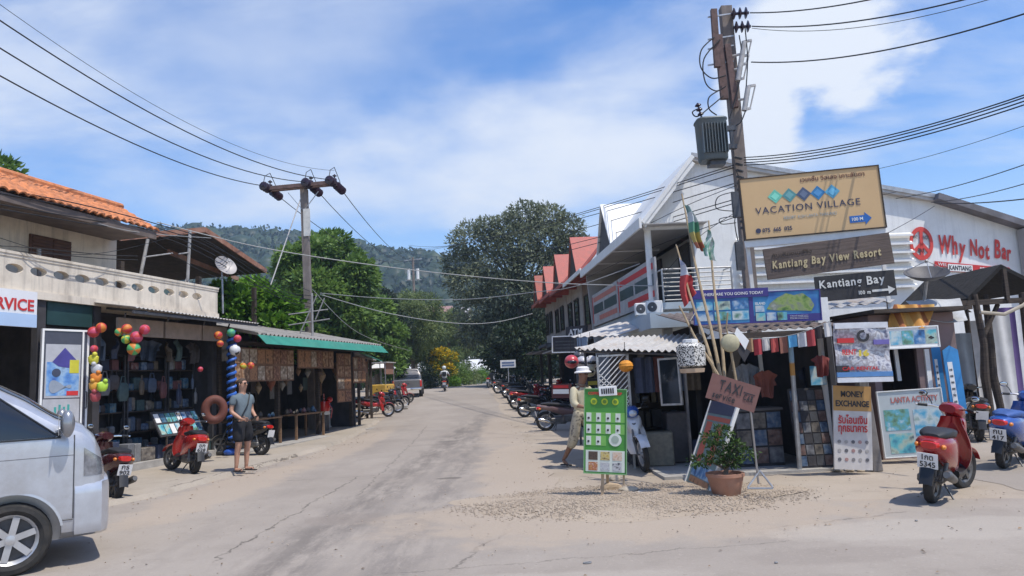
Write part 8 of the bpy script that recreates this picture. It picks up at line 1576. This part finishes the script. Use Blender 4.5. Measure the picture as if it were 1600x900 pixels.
# ---------------- inside the corner stall
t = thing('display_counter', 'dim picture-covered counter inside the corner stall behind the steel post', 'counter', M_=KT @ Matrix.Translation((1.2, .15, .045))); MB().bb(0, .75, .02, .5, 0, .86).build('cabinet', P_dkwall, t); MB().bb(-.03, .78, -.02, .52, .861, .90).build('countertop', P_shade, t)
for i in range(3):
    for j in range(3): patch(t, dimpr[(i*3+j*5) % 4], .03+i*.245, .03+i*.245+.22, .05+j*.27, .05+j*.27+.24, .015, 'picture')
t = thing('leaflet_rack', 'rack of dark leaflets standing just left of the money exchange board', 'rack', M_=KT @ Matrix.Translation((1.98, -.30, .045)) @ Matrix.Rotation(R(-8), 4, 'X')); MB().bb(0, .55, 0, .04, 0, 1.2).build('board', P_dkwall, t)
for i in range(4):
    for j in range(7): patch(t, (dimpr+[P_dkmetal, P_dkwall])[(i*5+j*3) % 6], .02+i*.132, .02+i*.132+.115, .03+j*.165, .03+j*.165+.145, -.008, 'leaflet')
for (u, v, Y, mt, sc_, lab) in ((1168, 590, 11.6, dim[2], .75, 'pale grey shirt hanging in the dim corner stall behind the taxi sign'), (1196, 598, 11.5, paint('rust_cloth', (.16, .05, .035), .9), .65, 'rust red shirt hanging in the dim corner stall beside the pale grey one'), (1262, 590, 12.2, dim[4], .6, 'dark blue shirt hanging at the back of the corner stall'), (1284, 570, 11.2, paint('dull_red_cloth', (.18, .04, .035), .9), .5, 'dull red shirt hanging between the steel post and the white post')):
    p = W(u, v, Y); o = shirt_mesh().build('hanging_shirt', mt, None, True); o.location = (p.x, p.y, p.z-.35*sc_); o.scale = (sc_, 1, sc_*1.2); o.rotation_euler = (0, 0, .2); tag(o, lab, 'shirt')
t, w, h = board_thing('window_frame_panel', 'metal framed dark glass panel standing open under the tin awning', 'glass panel', (1036, 631), (1064, 630), (1031, 563), 11.9, 11.7, P_glassd, .02, P_metal, .03)
p = G(1062, 712); f = MB(); f.ball((0, 0, .12), .24, 16, 8, (1.3, .9, .55)); f.ball((.12, 0, .22), .12, 12, 6, (1.2, .8, .7)); single('blue_bundle', f, paint('blue_tarp', (.03, .07, .30), .5, 0, .4, 9, .5), (p.x, p.y, 0), .3, 'crumpled blue tarpaulin bundle on the ground left of the tour a-board', 'bundle', None, True)
t, w, h = board_thing('sea_photo', 'blue sea photo hung beside the white post in the corner stall', 'picture', (1268, 602), (1292, 601), (1268, 572), 11.4, 11.4, photo_blue[0], .02)
p = G(1290, 728); f = MB(); f.T = Matrix.Rotation(.4, 4, 'Z'); f.bb(-.25, .1, -.12, .12, .0, .05); f.bb(-.2, .14, -.1, .1, .051, .09); single('paper_stack', f, P_bluegrey, (p.x-.1, p.y, .0), .2, 'pale stack of papers lying on the ground left of the money exchange board', 'papers')
for k, (u, v, r, lab) in enumerate(((1312, 738, .08, 'small stone at the left foot of the money exchange board'), (1330, 738, .06, 'smaller stone under the middle of the money exchange board'), (1348, 738, .05, 'smallest stone right under the money exchange board'))): rock(lab, u, v, r, 20+k, (1.2, .8, .6))
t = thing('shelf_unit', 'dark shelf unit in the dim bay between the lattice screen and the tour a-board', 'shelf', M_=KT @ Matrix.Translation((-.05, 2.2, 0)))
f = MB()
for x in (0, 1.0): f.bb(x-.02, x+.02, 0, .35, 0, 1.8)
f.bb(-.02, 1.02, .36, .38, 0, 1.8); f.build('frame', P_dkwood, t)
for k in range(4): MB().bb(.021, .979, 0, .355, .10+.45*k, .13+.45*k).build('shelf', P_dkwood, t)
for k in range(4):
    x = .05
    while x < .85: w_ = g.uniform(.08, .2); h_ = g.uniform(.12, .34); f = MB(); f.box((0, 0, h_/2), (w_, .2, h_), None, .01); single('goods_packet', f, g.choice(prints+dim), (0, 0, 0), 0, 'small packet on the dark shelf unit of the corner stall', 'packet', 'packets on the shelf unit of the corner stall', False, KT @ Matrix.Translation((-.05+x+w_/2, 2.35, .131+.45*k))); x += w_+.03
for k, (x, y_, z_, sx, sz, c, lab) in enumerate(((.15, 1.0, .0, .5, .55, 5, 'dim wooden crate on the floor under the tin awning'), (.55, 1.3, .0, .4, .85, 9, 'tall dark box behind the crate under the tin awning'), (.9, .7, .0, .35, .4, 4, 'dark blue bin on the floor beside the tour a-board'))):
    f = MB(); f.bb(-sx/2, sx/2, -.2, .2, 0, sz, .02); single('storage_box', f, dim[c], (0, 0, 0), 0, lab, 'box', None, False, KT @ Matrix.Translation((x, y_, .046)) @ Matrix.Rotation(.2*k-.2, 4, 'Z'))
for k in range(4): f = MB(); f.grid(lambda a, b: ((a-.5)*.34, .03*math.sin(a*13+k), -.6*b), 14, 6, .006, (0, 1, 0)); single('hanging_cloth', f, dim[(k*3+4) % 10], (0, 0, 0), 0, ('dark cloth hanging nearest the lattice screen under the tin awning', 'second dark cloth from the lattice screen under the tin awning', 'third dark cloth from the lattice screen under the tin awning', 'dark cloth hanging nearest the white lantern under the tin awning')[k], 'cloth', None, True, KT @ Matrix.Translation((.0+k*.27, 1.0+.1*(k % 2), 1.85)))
# basket and blue-scooter neighbourhood at the right
p = G(1500, 690); t = thing('wire_basket', 'dark green wire basket standing between the red and blue scooters', 'basket', (p.x, p.y+.2, 0)); f = MB()
for k in range(7): z_ = .12+.045*k; s_ = .17+.008*k; f.tube([(-s_*1.2, -s_, z_), (s_*1.2, -s_, z_), (s_*1.2, s_, z_), (-s_*1.2, s_, z_)], .006, 5, closed=True)
for k in range(8): x_ = -.2+.4*k/7; f.tube([(x_, -.172, .12), (x_*1.1, -.215, .4)], .005, 4); f.tube([(x_, .172, .12), (x_*1.1, .215, .4)], .005, 4)
f.build('wire_sides', paint('green_wire', (.04, .10, .07), .6), t); f = MB(); f.bb(-.2, .2, -.16, .16, .10, .12); f.bb(-.03, .03, -.03, .03, 0, .10); f.build('bottom', P_dkmetal, t)
h = math.atan2(.9, .35); scooter('black scooter half hidden behind the blue scooter at the right edge', place(1530, 690, h), h, C_blk, P_black, lean=.1)
# plastic chair, old board etc. beside the far stalls
p = G(626, 640); f = MB(); f.bb(-.55, .55, -.2, .2, 0, .22, .05); o = single('kerb_block', f, P_concrete, (p.x-.2, p.y, gz(0, p.y)), R(5), 'low pale concrete block on the road edge behind the pickup', 'kerb block')
# air conditioner boxes and tangled clutter of the right row
for k, (u, v, Y, lab) in enumerate(((1022, 480, 17.2, 'white air conditioner box under the balcony signboard'), (1004, 483, 17.8, 'second white air conditioner box under the balcony signboard'))):
    p = W(u, v, Y); t = thing('air_conditioner', lab, 'air conditioner', p); t.scale = (.6, .6, .6); MB().box((0, 0, 0), (.62, .3, .48), None, .02).build('case', P_whitetrim, t); f = MB(); f.T = Matrix.Translation((-.1, -.152, 0)) @ Matrix.Rotation(R(90), 4, 'X'); f.lathe([(.03, -.004), (.19, -.004), (.19, .004), (.03, .004)], 24, Matrix(), True); f.build('fan_grille', P_dkmetal, t); f = MB(); f.bb(-.25, -.2, -.1, .6, -.28, -.25); f.bb(.2, .25, -.1, .6, -.28, -.25); f.build('bracket', P_metal, t)
# litter on the road
for k, (u, v, lab) in enumerate(((918, 882, 'small crushed ring on the road in the foreground'), (1213, 882, 'tiny dark scrap on the road in the right foreground'), (1432, 816, 'small dark stone on the road below the red scooter'))):
    p = G(u, v); f = MB(); f.tube([(.035*math.cos(a_), .02*math.sin(a_), .008) for a_ in np.linspace(0, 6.28, 13)[:-1]], .006, 5, closed=True) if k == 0 else f.box((0, 0, .008), (.03, .02, .014), None, .005); single('litter', f, dim[8], (p.x, p.y, .008), .3, lab, 'litter')
# haze over the whole place
hb = MB().bb(-690, 690, -64, 690, -6, 122).build('haze', [], None); hm_ = bpy.data.materials.new('haze_air'); hm_.use_nodes = True; tt = hm_.node_tree; tt.nodes.clear(); vo = tt.nodes.new('ShaderNodeVolumePrincipled'); oo = tt.nodes.new('ShaderNodeOutputMaterial'); tt.links.new(vo.outputs[0], oo.inputs['Volume']); vo.inputs['Color'].default_value = (.62, .80, 1.0, 1); vo.inputs['Density'].default_value = .0006; vo.inputs['Anisotropy'].default_value = .2; hb.data.materials.append(hm_); struct(hb, 'stuff')
